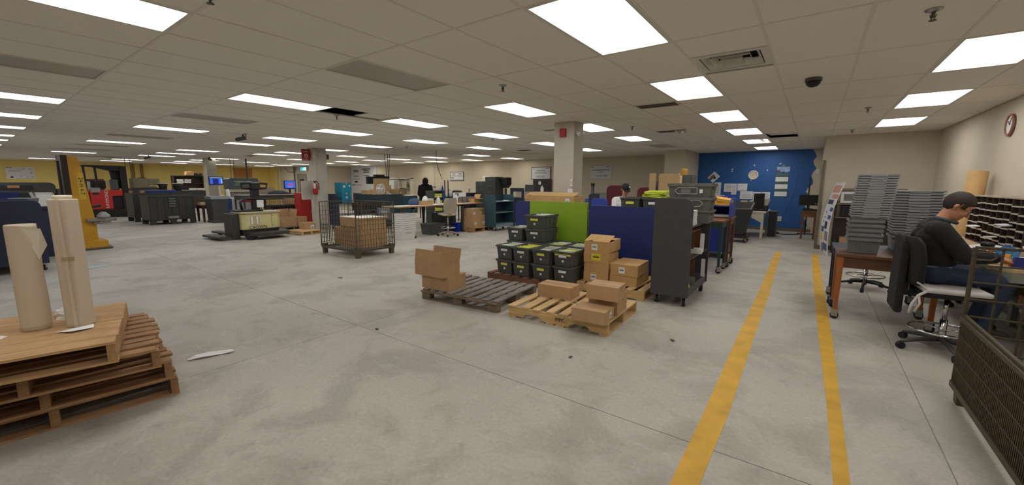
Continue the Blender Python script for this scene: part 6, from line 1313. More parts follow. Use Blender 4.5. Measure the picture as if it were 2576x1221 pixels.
# far tables, hoods and spools between forklift and left column
desk('long dark work bench behind the dark bulk containers', -25.6, 6.35, 0, PI/2, 2.5, 1.0, 1.15, DMAC, apron=.3, cast=False)
TH = mat('tan_hood', (150, 138, 114), .6, var=.06)
t = T('inserter_hood', 'tan machine hood in two steps above the dark bulk container', 'machine', (-25.9, 5.55, 1.15)); P('hood', MB().box(-.3, -.5, .12, .3, .1, .58), TH, t, bev=.02); P('hood', MB().box(-.3, .1, .25, .3, .5, .56), TH, t, bev=.02); P('ramp', MB().prism([(-.1, .05), (.45, .05), (.35, .2), (.05, .2)], 'x', -.2, .25), TH, t); P('bed', MB().box(-.35, -.55, 0, .35, .55, .12), DMAC, t); P('top_vent', MB().box(-.1, -.2, .58, .1, .05, .61), BLACK, t)
for n_, y in enumerate((6.05, 6.62)):
    t = T('hopper', ['dark hopper with a white rim, left of two', 'dark hopper with a white rim, right of two'][n_], 'hopper', (-25.2, y, 1.15)); P('bowl', MB().lathe([(.14, 0), (.16, .2), (.2, .32), (.18, .32)], n=20), BLACK, t, True); P('rim', MB().lathe([(.21, .32), (.22, .35), (.19, .36), (.17, .33)], n=20), WHITE, t, True)
t = T('hutch', 'dark wooden hutch with white trays against the yellow wall', 'shelf', (-30.4, 8.5, 0)); HW = mat('hutch_wood', (66, 52, 46), .6, var=.12)
P('back', MB().box(-.2, -.75, 1.1, -.17, .75, 1.95), HW, t); P('top', MB().box(-.2, -.75, 1.9, .2, .75, 1.95), HW, t); P('side', MB().box(-.2, -.75, 1.1, .2, -.7, 1.9), HW, t); P('side', MB().box(-.2, .7, 1.1, .2, .75, 1.9), HW, t); P('shelf', MB().box(-.17, -.7, 1.48, .2, .7, 1.51), HW, t); P('desk', MB().box(-.4, -.9, 1.05, .5, .9, 1.1), TAPE, t); P('base', MB().box(-.35, -.85, 0, .45, .85, 1.05), HW, t)
for n_, (y, z) in enumerate([(-.4, 1.51), (-.05, 1.51), (-.42, 1.63), (-.03, 1.63), (.1, 1.1), (.5, 1.1)]): S('letter_tray', MB().hollow(-.12, -.16, .12, .16, 0, .1, .01), WHITE, 'white letter tray, %s in the dark hutch' % ['lower left', 'lower right', 'upper left', 'upper right', 'left one on the desk board', 'right one on the desk board'][n_], 'tray', (-30.35 if n_ < 4 else -30.0, 8.5+y, z+.002))
S('paper_bag', MB().prism([(-.2, 0), (.2, 0), (.22, .2), (.1, .26), (-.15, .24)], 'y', -.2, .2), CARD2, 'brown paper sack on top of the dark hutch', 'bag', (-30.3, 8.55, 1.952), PI/2, bev=.02)
carton('dark flat carton on top of the dark hutch', -30.3, 9.0, 1.952, 0, .3, .4, .14, m=HW)
S('storage_bin', MB().box(-.3, -.45, 0, .3, .45, .12), NAVY, 'navy plastic tray on the bulk container behind', 'tray', (-21.5, 5.05, 1.112), bev=.01)
carton('small tan carton on the rear bulk container', -21.7, 4.7, 1.112, 0, .3, .4, .1, m=CARD)
# between left column and pallet truck
desk('dark red-brown table left of the tall grey bin', -19.42, 5.99, 0, PI/2, .58, .7, .66, wood('red_brown_wood', (72, 46, 42), .5, 'z', .2), leg=.08, apron=.1, cast=False)
carton('low white and tan carton on the dark red-brown table', -19.35, 5.9, .66, 0, .3, .4, .1, m=CARD3)
GB = mat('charcoal_bin', (68, 69, 71), .5, var=.08)
t = T('waste_bin', 'tall charcoal rolling bin right of the dark red-brown table', 'bin', (-18.65, 6.12, 0)); P('body', MB().quadbox([(-.32, -.3, .08), (.3, -.3, .08), (.3, .3, .08), (-.32, .3, .08), (-.36, -.34, .9), (.34, -.34, .9), (.34, .34, .9), (-.36, .34, .9)]), GB, t, bev=.02); P('skirt', MB().box(-.34, -.33, 0.0, .32, .33, .09), GB, t, bev=.02); P('lid', MB().prism([(-.38, .9), (.36, .9), (.33, .96), (.25, 1.02), (-.3, 1.02), (-.38, .96)], 'y', -.35, .3), mat('bin_lid', (118, 122, 124), .4), t, bev=.01)
for n_, (y, h, m_) in enumerate([(6.25, .12, WHITE), (6.45, .14, DGREY)]): S('mug', MB().lathe([(.05, 0), (.06, .02), (.06, h), (.05, h), (.045, .02), (0, .02)], n=16), m_, ['white mug on the printer table', 'dark mug on the printer table'][n_], 'mug', (-19.3, y+.2, .92), smooth=True)
desk('white printer table behind the charcoal rolling bin', -19.4, 6.97, 0, PI/2, 1.3, .6, .92, mat('table_white', (200, 200, 204), .5), apron=.1, cast=False)
t = T('monitor', 'lit monitor with a blue desktop in front of the left column', 'monitor', (-19.2, 6.28, 1.44), PI/2+.1); scr = mat('screen_blue', (70, 110, 210), .3, var=.5, scale=7, emit=.0)
def lit_screen(t, w, h, base, patches):
    P('bezel', MB().box(-w/2, -.02, 0, w/2, .02, h), BLACK, t, bev=.005); s = P('screen', MB().box(-w/2+.02, -.022, .02, w/2-.02, -.02, h-.02), base, t)
    for (x, z, ww, hh, m) in patches: P('window', MB().box(x-ww/2, -.0235, z-hh/2, x+ww/2, -.0222, z+hh/2), m, s)
SB = mat('screen_dark_blue', (20, 40, 120), .3, var=0, emit=.35); SL = mat('screen_light', (150, 190, 240), .3, var=0, emit=.6); SM = mat('screen_mid', (60, 100, 210), .3, var=0, emit=.5); SR = mat('screen_red', (220, 80, 90), .3, var=0, emit=.5)
lit_screen(t, .50, .33, SB, [(.0, .28, .44, .03, SL), (-.17, .14, .1, .2, SM), (.15, .15, .14, .2, SM), (.19, .15, .06, .18, SL)]); P('arm', MB().box(.1, .02, -.52, .14, .06, .2), LGREY, t)
bottle('bottle', 'white bottle under the lit monitor by the left column', -19.2, 6.66, .92, .07, .42, WHITE, BLACK)
t = T('folding_machine', 'teal grey folding machine with a clear hood behind the pallet truck', 'machine', (-21.9, 8.2, 0)); TG = mat('teal_grey', (74, 92, 98), .4, var=.1)
P('hood', MB().prism(rounded(-.62, 1.22, .62, 1.75, .1), 'x', -.4, .3), TG, t, bev=.01); P('bed', MB().box(-.5, -.75, 1.12, .5, .75, 1.18), LGREY, t); P('base', MB().box(-.4, -.6, .1, .3, .6, 1.12), mat('machine_pale', (146, 140, 138), .5, var=.2, scale=6), t)
P('window', MB().box(.3, -.4, 1.4, .304, .25, 1.6), mat('hood_glass', (120, 130, 120), .2, var=.3), t); P('light_strip', MB().box(.304, -.42, 1.6, .31, .3, 1.62), PAPER, t)
for y in (-.5, .5): P('foot', MB().box(-.4, y-.08, 0, .3, y+.08, .1), DGREY, t)
t = T('wall_board', 'orange board on the yellow wall behind the folding machine', 'board', (X0+.003, 12.6, 2.22)); P('board', MB().box(0, -.6, -.32, .02, .6, .32), mat('orange_board', (196, 138, 72), .7, var=.06), t); P('edge', MB().box(0, -.62, .32, .03, .62, .35), TAPE, t)
for n_, (x, y, z0) in enumerate([(-21.8, 8.42, 1.75), (-22.2, 7.9, 1.75), (-22.2, 8.05, 1.75)]): S('hanging_rod', MB().cyl((0, 0, z0), (0, 0, CEIL), .04 if n_ == 0 else .012, n=8), DGREY, ['thick grey power pole over the folding machine', 'thin cable over the folding machine, left one', 'thin cable over the folding machine, right one'][n_], 'pole', (x, y, 0))
for n_, y in enumerate((4.95, 5.12)): S('hanging_rod', MB().cyl((0, 0, 1.2), (0, 0, CEIL), .012, n=6), DGREY, ['thin cable hanging right of the forklift, left one', 'thin cable hanging right of the forklift, right one'][n_], 'cable', (-26.0, y, 0))
S('pallet_board', MB().cbox((0, 0, .48), (.03, .62, .95), (0, 0, 0)), mat('white_board', (206, 206, 212), .5, var=.02), 'white panel standing on the floor left of the pallet truck', 'panel', (-16.8, 6.25, 0))
t = T('partition_panel', 'navy panel edge behind the white panel', 'panel', (-17.2, 6.0, 0)); P('panel', MB().box(-.02, -.06, .03, .02, .06, .95), NAVY, t); P('foot', MB().box(-.1, -.05, 0, .1, .05, .03), BLACK, t)
# cream electric pallet truck
CT = mat('cream_paint', (206, 196, 142), .4, var=.05, scale=5, dirt=.2); DT = mat('truck_grey', (66, 62, 58), .55, .3, var=.2, scale=8)
t = T('pallet_truck', 'cream electric pallet truck with dark forks in the middle of the floor', 'pallet truck', (-12.55, 5.0, 0), .06)
P('body', MB().prism([(-.3, -.50), (.22, -.50), (.30, -.40), (.30, .40), (.20, .52), (-.3, .52)], 'z', .27, .70), CT, t, bev=.02); P('panel_seam', MB().box(.298, .24, .3, .302, .246, .68), INK, t)
P('top_cover', MB().prism([(-.32, -.53), (.24, -.53), (.33, -.42), (.33, .42), (.22, .55), (-.32, .55)], 'z', .70, .75), mat('cream_dirty', (180, 172, 140), .5, var=.1), t, bev=.01); P('bumper_top', MB().box(-.32, -.54, .75, .2, .1, .80), BLACK, t, bev=.02); P('skirt', MB().prism([(-.3, -.48), (.2, -.48), (.27, -.38), (.27, .38), (.18, .5), (-.3, .5)], 'z', .18, .27), BLACK, t)
P('platform', MB().prism([(-.1, -.5), (.45, -.42), (.62, .0), (.62, .55), (.2, .72), (-.3, .7)], 'z', .1, .2), DT, t, bev=.02); P('load_wall', MB().box(-.42, -.66, .06, .12, -.50, .70), DT, t, bev=.01)
for y in (-.36, .28): P('fork', MB().box(-1.75, y-.11, .06, -.3, y+.11, .12), DT, t, bev=.01)
P('fork', MB().box(-1.0, -.98, .05, .0, -.70, .11), DT, t, bev=.01)
P('drive_wheel', MB().cyl((.25, -.34, .12), (.45, -.34, .12), .12, n=18), RUBBER, t); P('wheel', MB().cyl((-1.5, -.36, .05), (-1.4, -.36, .05), .05, n=12), RUBBER, t)
P('tiller', MB().box(-.12, -.08, .78, .02, .12, 1.42), BKM, t, bev=.02); hd = P('handle_bar', MB().tube([(-.05, .0, 1.36), (-.04, -.3, 1.38), (-.02, -.33, 1.5), (-.02, .0, 1.53), (-.02, .36, 1.5), (-.04, .33, 1.38), (-.05, .0, 1.36)], .03, 8), BKM, t, True); P('head', MB().box(-.1, -.1, 1.34, .06, .14, 1.54), BKM, t, bev=.03)
P('guard_loop', MB().tube([(.02, -.36, .78), (.02, -.4, 1.0), (.02, -.25, 1.1), (.02, .1, 1.1), (.02, .26, 1.06), (.02, .22, .85)], .035, 8), BLACK, t, True)
P('instruction_card', MB().box(.02, .02, .85, .03, .2, 1.06), PAPER, t); P('red_cover', MB().box(-.2, -.3, 1.0, -.02, -.02, 1.08), RED, t, bev=.02)
em = P('emblem', MB().box(.301, -.33, .38, .304, -.06, .64), mat('emblem_tan', (186, 172, 124), .5), t); 
for yy in (-.27, -.13): P('emblem_bar', MB().box(.304, yy-.02, .42, .307, yy+.02, .62), PAPER, em)
P('emblem_frame', MB().beam((.305, -.33, .38), (.305, -.33, .64), .006).beam((.305, -.06, .38), (.305, -.06, .64), .006).beam((.305, -.33, .38), (.305, -.06, .38), .006).beam((.305, -.33, .64), (.305, -.06, .64), .006), PAPER, em)
text('lettering', 'CROWN', .115, (.3035, -.12, .325), FX, INK, t, squash=1.05)
for (y, z) in ((.27, .36), (.27, .62)): P('bolt', MB().cyl((.298, y, z), (.306, y, z), .012, n=8), BLACK, t)
# right of the truck: wrapped black totes, open cartons, red cabinet, exit
desk('long work counter behind the wrapped black totes', -16.0, 6.9, 0, PI/2, 2.1, .8, 1.12, DMAC, top=mat('counter_grey', (150, 146, 140), .5), apron=.15, cast=False, name='counter')
wire_container('wire container full of black totes behind the pallet truck', -15.1, 6.9, PI/2, 1.15, .66, 1.0, front=1, right=1, back=1, left=1, nx=14, nz=7, foot=.12)
for k in range(4):
    for lv in range(3): tote('black wrapped tote, column %s row %s in the wire container behind the pallet truck' % (['one', 'two', 'three', 'four'][k], ['low', 'middle', 'high'][lv]), -15.1, 6.46+.29*k, .16+.2*lv, PI/2, .5, .27, .2, BLACK, end_label=None, ribs=0, group='black totes in the far wire container')
carton('brown carton on top of the black totes behind the pallet truck', -15.1, 7.25, .77, 0, .3, .5, .2, m=CARD)
t = T('monitor', 'lit monitor with a blue screen and red lines right of the pallet truck handle', 'monitor', (-16.3, 7.75, 1.3), PI/2+.15); lit_screen(t, .46, .32, SM, [(.02, .21, .16, .025, SR), (.02, .15, .24, .03, SR), (.0, .08, .2, .02, SL), (.0, .03, .4, .03, SB)]); P('stand', MB().box(-.03, 0, -.18, .03, .03, .1).box(-.12, -.1, -.18, .12, .1, -.165), BLACK, t)
crumple('cable_heap', 'dark heap of cables and cloth on the counter beside the lit monitor', -16.1, 7.2, 1.12, .2, .4, .12, mat('dark_blue_cloth', (40, 44, 60), .8, var=.3), seed=41, cat='cables')
carton('tan carton on the counter left of the lit monitor', -16.5, 7.0, 1.12, 0, .3, .4, .26, m=TH)
pallet('dark flat pallet under the open cartons', -14.0, 6.45, 0, .02, 1.0, 1.1, 7, mat('dark_boards', (84, 76, 66), .8, var=.2), mat('dark_boards', (84, 76, 66)), h=.12, bw=.1)
carton('open brown carton behind the pallet truck', -13.82, 6.38, .12, .1, .42, .46, .34, 'open', m=CARD, angles=(None, 3.0, None, 3.1))
carton('brown carton with a pushed-in side right of the open one', -13.9, 6.83, .12, .05, .4, .34, .30, m=CARD)
S('cardboard_sheet', MB().cbox((0, 0, .3), (.02, .34, .6), (0, .05, 0)), CARD3, 'flat tan cardboard standing between truck and open carton', 'cardboard', (-14.35, 6.08, .0))
t = T('steel_cabinet', 'tall red steel cabinet beside the middle column', 'cabinet', (-14.05, 7.12, 0)); P('body', MB().box(-.2, -.22, .0, .2, .2, 1.2), RED, t, bev=.006); P('door', MB().box(.2, -.2, .05, .212, .18, 1.15), RED, t); P('door_handle', MB().box(.212, .1, .5, .225, .12, .62), STEEL, t)
S('red_crate', MB().box(-.15, -.12, 0, .15, .12, .6), mat('dark_red_paint', (124, 40, 40), .5, var=.1), 'dark red crate between the red cabinet and the middle column', 'crate', (-14.15, 7.58, 0), bev=.01)
pallet('small pine pallet in front of the middle column', -12.42, 6.22, 0, .1, .8, .62, 6, PINE, PINEX, bw=.09, h=.12)
carton('small brown labelled carton on the small pine pallet', -12.62, 6.45, .12, .1, .3, .36, .2, m=CARD, sticker=('r', .06, .07, .12, .1))
t = T('exit_sign', 'green and blue running man exit sign on the far wall', 'exit sign', (-27.8, 14.2, 2.46)); EX = mat('exit_blue', (60, 170, 190), .4, var=0, emit=.9); P('housing', MB().box(-.4, -.02, -.13, .4, .08, .13), WHITE, t); P('face', MB().box(-.38, -.026, -.11, .38, -.02, .11), EX, t)
m_ = MB(); m_.cyl((.06, -.03, .07), (.06, -.026, .07), .025, n=10).beam((.04, -.028, .04), (.0, -.028, -.02), .03, .004).beam((.0, -.028, -.02), (.06, -.028, -.06), .022, .004).beam((0, -.028, -.02), (-.07, -.028, -.06), .022, .004).beam((.04, -.028, .03), (.1, -.028, .0), .018, .004)
P('pictogram', m_, mat('exit_white', (230, 250, 250), .4, var=0, emit=2.0), t); P('panel_mark', MB().box(.18, -.0285, -.09, .34, -.026, .09), _M['exit_white'], t)
S('power_cable', MB().tube([(-30.5, 14.25, 2.6), (-30.0, 14.2, 2.3), (-29.2, 14.2, 2.25), (-28.9, 14.25, 2.55)], .02, 6), DGREY, 'black cable looped on the far wall left of the exit door', 'cable', smooth=True)
S('pipe', MB().cyl((0, 0, 0), (0, 0, CEIL), .035, n=8), DGREY, 'dark pipe on the far wall left of the exit door', 'pipe', (-29.2, 14.24, 0))
# ------------------------------------------------------------ people: one continuous surface grown from tapered limbs
def capsule(mb, a, b, ra, rb, n=14):
    a, b = Vector(a), Vector(b); d = b-a; L = d.length
    if L < 1e-6: d = Vector((0, 0, 1)); L = 1e-6
    d = d/L; pts, rs = [], []
    for k in range(5): t = PI/2*(1-k/4); pts.append(a-d*ra*math.sin(t)); rs.append(max(1e-4, ra*math.cos(t)))
    for k in range(1, 5): t = PI/2*k/4; pts.append(b+d*rb*math.sin(t)); rs.append(max(1e-4, rb*math.cos(t)))
    up = Vector((0, 0, 1)) if abs(d.z) < .9 else Vector((1, 0, 0)); x = d.cross(up).normalized(); y = d.cross(x); base = len(mb.v)
    for p, r in zip(pts, rs):
        for j in range(n): t = 2*PI*j/n; mb.v.append(tuple(p+(x*math.cos(t)+y*math.sin(t))*r))
    for i in range(len(pts)-1):
        for j in range(n): q = base+i*n; w = q+n; mb.f.append((q+j, q+(j+1) % n, w+(j+1) % n, w+j))
    mb.f.append(tuple(base+j for j in reversed(range(n)))); mb.f.append(tuple(base+(len(pts)-1)*n+j for j in range(n)))
def ellipsoid(mb, c, r, R=None, n=18):
    base = len(mb.v); k = 10; R = R or Matrix.Identity(3)
    for i in range(k+1):
        th = -PI/2+PI*i/k; th = max(-PI/2+.02, min(PI/2-.02, th))
        for j in range(n):
            t = 2*PI*j/n; v = R @ Vector((r[0]*math.cos(th)*math.cos(t), r[1]*math.cos(th)*math.sin(t), r[2]*math.sin(th))); mb.v.append(tuple(v+Vector(c)))
    for i in range(k):
        for j in range(n): q = base+i*n; w = q+n; mb.f.append((q+j, q+(j+1) % n, w+(j+1) % n, w+j))
    mb.f.append(tuple(base+j for j in reversed(range(n)))); mb.f.append(tuple(base+k*n+j for j in range(n)))
def remeshed(name, mb, vox, smooth=4):
    me = bpy.data.meshes.new(name); me.from_pydata(mb.v, [], mb.f)
    bm = bmesh.new(); bm.from_mesh(me); bmesh.ops.recalc_face_normals(bm, faces=bm.faces); bm.to_mesh(me); bm.free()
    o = bpy.data.objects.new(name, me); COL.objects.link(o)
    r = o.modifiers.new('r', 'REMESH'); r.mode = 'VOXEL'; r.voxel_size = vox
    s = o.modifiers.new('s', 'SMOOTH'); s.iterations = smooth; s.factor = .5
    bpy.context.view_layer.update()
    out = bpy.data.meshes.new_from_object(o.evaluated_get(bpy.context.evaluated_depsgraph_get())); bpy.data.objects.remove(o); bpy.data.meshes.remove(me)
    for p in out.polygons: p.use_smooth = True
    return out
def segd(p, a, b, ra, rb):
    a, b = Vector(a), Vector(b); d = b-a; t = 0 if d.length_squared < 1e-9 else max(0, min(1, (p-a).dot(d)/d.length_squared))
    return (p-(a+d*t)).length-(ra+(rb-ra)*t)
def hand(caps, wrist, fwd, palm_n, thumb_side, sc=1.0, curl=.5):
    """palm, four fingers of unequal length with knuckle bends and a thumb from the side of the palm"""
    w = Vector(wrist); f = Vector(fwd).normalized(); nrm = Vector(palm_n).normalized(); s = f.cross(nrm).normalized()*thumb_side
    for k in (-.026, -.009, .009, .026): caps.append((w+s*k*.7*sc, w+f*.085*sc+s*k*sc, .016*sc, .0125*sc, 'skin'))
    for k, L in ((.027, .072), (.009, .082), (-.009, .076), (-.026, .06)):
        p = w+f*.088*sc+s*k*sc; d = f
        for i, fr in enumerate((.45, .32, .23)):
            d = (d+nrm*curl*(.5+.35*i)).normalized(); q = p+d*L*fr*sc; caps.append((p, q, (.0098-.0012*i)*sc, (.0088-.0012*i)*sc, 'skin')); p = q
    p = w+f*.025*sc+s*.026*sc; d = (f*.7+s*.8+nrm*.3).normalized(); q = p+d*.042*sc; caps.append((p, q, .0135*sc, .0105*sc, 'skin')); d = (f+nrm*.5+s*.1).normalized(); caps.append((q, q+d*.036*sc, .0105*sc, .008*sc, 'skin'))
def person(label, loc, rz, caps, head_c, head_R, mats, vox=.0075, hair=None, face=True, extra=()):
    """caps: (a, b, ra, rb, tag) in local space facing +x; the head is added at head_c turned by head_R"""
    t = T('person', label, 'person', loc, rz)
    mb = MB()
    for c in caps: capsule(mb, *c[:4])
    H = Vector(head_c); tags = list(caps)
    def hp(v): return H+head_R @ Vector(v)
    ellipsoid(mb, hp((-.012, 0, .03)), (.098, .076, .094), head_R); ellipsoid(mb, hp((.02, 0, -.045)), (.07, .058, .075), head_R)
    for a, b, ra, rb in [((.045, 0, -.095), (.062, 0, -.1), .028, .022), ((.082, 0, .012), (.106, 0, -.028), .010, .0145), ((.08, .03, -.005), (.084, .012, -.002), .012, .01), ((.08, -.03, -.005), (.084, -.012, -.002), .012, .01),
                         ((.062, .04, -.03), (.07, .03, -.035), .02, .018), ((.062, -.04, -.03), (.07, -.03, -.035), .02, .018), ((.078, .036, .022), (.084, .012, .024), .0085, .008), ((.078, -.036, .022), (.084, -.012, .024), .0085, .008),
                         ((.078, -.018, -.064), (.078, .018, -.064), .0105, .0105), ((.074, -.015, -.077), (.074, .015, -.077), .0105, .0105),
                         ((-.012, .078, .018), (-.022, .086, -.0), .014, .013), ((-.022, .084, -.0), (-.008, .078, -.028), .012, .009), ((-.012, -.078, .018), (-.022, -.086, -.0), .014, .013), ((-.022, -.084, -.0), (-.008, -.078, -.028), .012, .009)]:
        capsule(mb, hp(a), hp(b), ra, rb); tags.append((hp(a), hp(b), ra, rb, 'skin'))
    tags.append((hp((-.01, 0, .03)), hp((.02, 0, -.04)), .09, .07, 'skin'))
    me = remeshed('body', mb, vox); names = list(mats); 
    for k in names: me.materials.append(mats[k])
    import numpy as np
    cen = np.empty(len(me.polygons)*3); me.polygons.foreach_get('center', cen); cen = cen.reshape(-1, 3)
    best = np.full(len(cen), 1e9); idx = np.zeros(len(cen), dtype=np.int32)
    for a, b, ra, rb, tg in tags:
        a, b = np.array(a), np.array(b); d = b-a; L2 = float(d @ d)
        tt = np.clip(((cen-a) @ d)/L2, 0, 1) if L2 > 1e-9 else np.zeros(len(cen))
        dist = np.linalg.norm(cen-(a+tt[:, None]*d), axis=1)-(ra+(rb-ra)*tt); m = dist < best; best[m] = dist[m]; idx[m] = names.index(tg)
    me.polygons.foreach_set('material_index', idx)
    body = P('body', me, None, t)
    if face:
        for sg in (-1, 1):
            ey = MB(); ellipsoid(ey, hp((.079, sg*.031, .008)), (.0085, .0125, .0065), head_R, 10); e = P('eye', ey, mat('eye_white', (214, 208, 202), .3, var=0), t, True)
            ir = MB(); ellipsoid(ir, hp((.0865, sg*.031, .007)), (.0022, .005, .005), head_R, 8); P('iris', ir, mat('iris_dark', (46, 34, 28), .3, var=0), e, True)
            br = MB(); capsule(br, hp((.086, sg*.016, .03)), hp((.077, sg*.046, .031)), .004, .003, 6); P('eyebrow', br, mat('dark_hair', (46, 38, 34), .7), t, True)
    if hair: hair(t, hp, head_R)
    return t
SKIN = mat('skin', (198, 140, 112), .5, var=.05, scale=12)
HAIRM = mat('dark_hair', (46, 38, 34), .7, 0, .35, 8, .4, (6, 60, 6))
BLKSH = mat('black_sweater', (26, 26, 27), .9, var=.2, scale=16, bump=.2); JEANS = mat('blue_jeans', (52, 66, 98), .85, var=.15, scale=20); SHOE = mat('dark_shoe', (40, 36, 34), .6)
def short_hair(front=.062, low=-.045, m=None, fringe=True):
    def f(t, hp, R):
        mb = MB(); n, k = 40, 22; top = []
        for i in range(k+1):
            th = -PI/2+PI*i/k
            for j in range(n):
                a = 2*PI*j/n; wob = 1+.02*math.sin(7*a+i)+.014*math.sin(13*a-2*i)
                v = Vector((.108*math.cos(th)*math.cos(a)*wob-.016, .086*math.cos(th)*math.sin(a)*wob, .106*math.sin(th)*wob+.036)); top.append(v)
        keep = {}
        for q, v in enumerate(top): mb.v.append(tuple(hp(v)))
        for i in range(k):
            for j in range(n):
                ids = (i*n+j, i*n+(j+1) % n, (i+1)*n+(j+1) % n, (i+1)*n+j); c = sum((top[q] for q in ids), Vector())/4
                line = -.055 if c.x < -.045 else (low+.02 if c.x < -.0 and abs(c.y) < .06 else .0+.75*(c.x+.03) if c.x < .045 else .05)
                if c.x < -.035: line = -.06
                if -.035 <= c.x < .005: line = .028
                if c.x >= .005: line = .045+.25*(c.x-.005)
                if .02 < c.x < .05 and abs(c.y) > .055: line = -.0
                if c.z > line: mb.f.append(ids)
        me = mesh('hair', mb, m or HAIRM, True); o = P('hair', me, None, t); s = o.modifiers.new('solid', 'SOLIDIFY'); s.thickness = .016; s.offset = -1
    return f
# seated person at the packing table, facing the right wall, head bowed
HR = Matrix.Rotation(-.22, 3, 'Z') @ Matrix.Rotation(.62, 3, 'Y')
c = []
hip = (0, 0, .725)
c += [((-.05, -.09, .73), (-.05, .09, .73), .125, .125, 'jeans'), ((-.06, 0, .80), (-.075, 0, .9), .168, .165, 'sweater'), ((-.06, -.07, .84), (-.085, -.08, 1.02), .135, .138, 'sweater'), ((-.06, .07, .84), (-.085, .08, 1.02), .135, .138, 'sweater'),
      ((-.085, -.13, 1.115), (-.085, .13, 1.115), .092, .092, 'sweater'), ((-.085, 0, 1.0), (-.06, 0, 1.15), .13, .09, 'sweater'), ((-.06, 0, 1.14), (-.045, 0, 1.165), .07, .060, 'sweater'), ((-.045, 0, 1.19), (.005, 0, 1.29), .056, .052, 'skin')]
for s in (-1, 1):
    sh = Vector((-.075, s*.175, 1.125)); el = Vector((.10, s*.24, .90)); wr = Vector((.315, s*.10, .89))
    c += [(sh, el, .084, .068, 'sweater'), (el, wr-Vector((.01, 0, 0)), .066, .046, 'sweater'), (wr-Vector((.02, 0, 0)), wr+Vector((.02, -s*.008, 0)), .03, .026, 'skin')]
    hand(c, wr+Vector((.02, -s*.008, 0)), (1, -s*.25, -.15), (0, 0, -1), s*1.0 if s < 0 else 1.0, 1.0, .35)
    kn = Vector((.40, s*.115, .68)); ft = Vector((.30, s*.13, .27))
    c += [((-.03, s*.095, .725), kn, .092, .068, 'jeans'), (kn, ft, .066, .048, 'jeans'), (ft-Vector((.03, 0, .03)), ft+Vector((.13, 0, -.055)), .042, .034, 'shoe')]
p = person('person in a black sweater and blue jeans bent over work at the packing table', (1.02, 5.46, 0), .05, c, (.055, -.005, 1.328), HR, {'sweater': BLKSH, 'jeans': mat('dark_jeans', (42, 52, 76), .85, var=.15, scale=20), 'skin': SKIN, 'shoe': SHOE}, .007, short_hair())
def gl(hp):
    g = MB()
    for s in (-1, 1):
        cc = hp((.094, s*.031, .004)); g.tube([tuple(cc+HR @ Vector((0, .02*math.cos(2*PI*k/16), .016*math.sin(2*PI*k/16)))) for k in range(16)], .0014, 5, True)
        g.tube([tuple(hp((.092, s*.05, .008))), tuple(hp((.03, s*.078, .014))), tuple(hp((-.02, s*.085, .012)))], .0015, 5)
    g.tube([tuple(hp((.096, -.012, .006))), tuple(hp((.099, 0, .009))), tuple(hp((.096, .012, .006)))], .0014, 5)
    return g
P('glasses', gl(lambda v: Vector((.055, -.005, 1.328))+HR @ Vector(v)), mat('thin_frame', (70, 62, 58), .3, .6), p, True)
P('collar', MB().tube([(-.025+.07*math.cos(2*PI*k/20)+.018, .066*math.sin(2*PI*k/20), 1.207-.022*math.cos(2*PI*k/20)) for k in range(20)], .016, 8, True), mat('grey_collar', (70, 78, 82), .8), p, True)
P('shirt_hem', MB().tube([(-.06+.158*math.cos(2*PI*k/28), .19*math.sin(2*PI*k/28), .785) for k in range(28)], .010, 6, True), mat('pale_hem', (104, 122, 140), .8), p, True)
# hooded person standing at the far end of the table, seen from behind
c = []
for s in (-1, 1):
    c += [((0, s*.09, .92), (.02, s*.1, .50), .095, .065, 'trousers'), ((.02, s*.1, .50), (0, s*.1, .11), .062, .045, 'trousers'), ((-.03, s*.1, .045), (.16, s*.115, .035), .045, .036, 'shoe')]
    sh = Vector((0, s*.19, 1.40)); el = Vector((.03, s*.25, 1.13)); wr = Vector((.24, s*.18, 1.02))
    c += [(sh, el, .078, .062, 'hoodie'), (el, wr, .06, .046, 'hoodie'), (wr, wr+Vector((.03, 0, -.005)), .03, .027, 'skin')]
    hand(c, wr+Vector((.03, 0, -.005)), (1, -s*.2, -.2), (0, 0, -1), 1.0, 1.0, .4)
c += [((0, -.08, .93), (0, .08, .93), .12, .12, 'trousers'), ((0, -.07, 1.0), (0, -.11, 1.32), .125, .12, 'hoodie'), ((0, .07, 1.0), (0, .11, 1.32), .125, .12, 'hoodie'), ((0, 0, 1.0), (0, 0, 1.35), .13, .13, 'hoodie'), ((0, -.14, 1.40), (0, .14, 1.40), .075, .075, 'hoodie'), ((0, 0, 1.42), (.02, 0, 1.53), .06, .056, 'skin')]
def hood(t, hp, R):
    mb = MB(); n, k = 28, 14; vs = []
    for i in range(k+1):
        th = -PI/2+PI*i/k
        for j in range(n):
            a = 2*PI*j/n; v = Vector((.128*math.cos(th)*math.cos(a)-.02, .112*math.cos(th)*math.sin(a), .145*math.sin(th)+.0)); vs.append(v); mb.v.append(tuple(hp(v)))
    for i in range(k):
        for j in range(n):
            ids = (i*n+j, i*n+(j+1) % n, (i+1)*n+(j+1) % n, (i+1)*n+j); cc = sum((vs[q] for q in ids), Vector())/4
            if not (cc.x > .05 and cc.z < .09): mb.f.append(ids)
    o = P('hood', mesh('hood', mb, BLKSH, True), None, t); s = o.modifiers.new('solid', 'SOLIDIFY'); s.thickness = .012
    P('hood_roll', MB().tube([(-.01+.1*math.cos(2*PI*q/20), .12*math.sin(2*PI*q/20), 1.475-.02*math.cos(2*PI*q/20)) for q in range(20)], .03, 8, True), BLKSH, t, True)
person('standing person in a black hooded sweatshirt seen from behind at the long table', (-11.85, 10.62, 0), 2.25, c, (.04, 0, 1.60), Matrix.Rotation(.35, 3, 'Y'), {'hoodie': BLKSH, 'trousers': mat('dark_trousers', (36, 38, 46), .85), 'skin': SKIN, 'shoe': SHOE}, .011, hood)
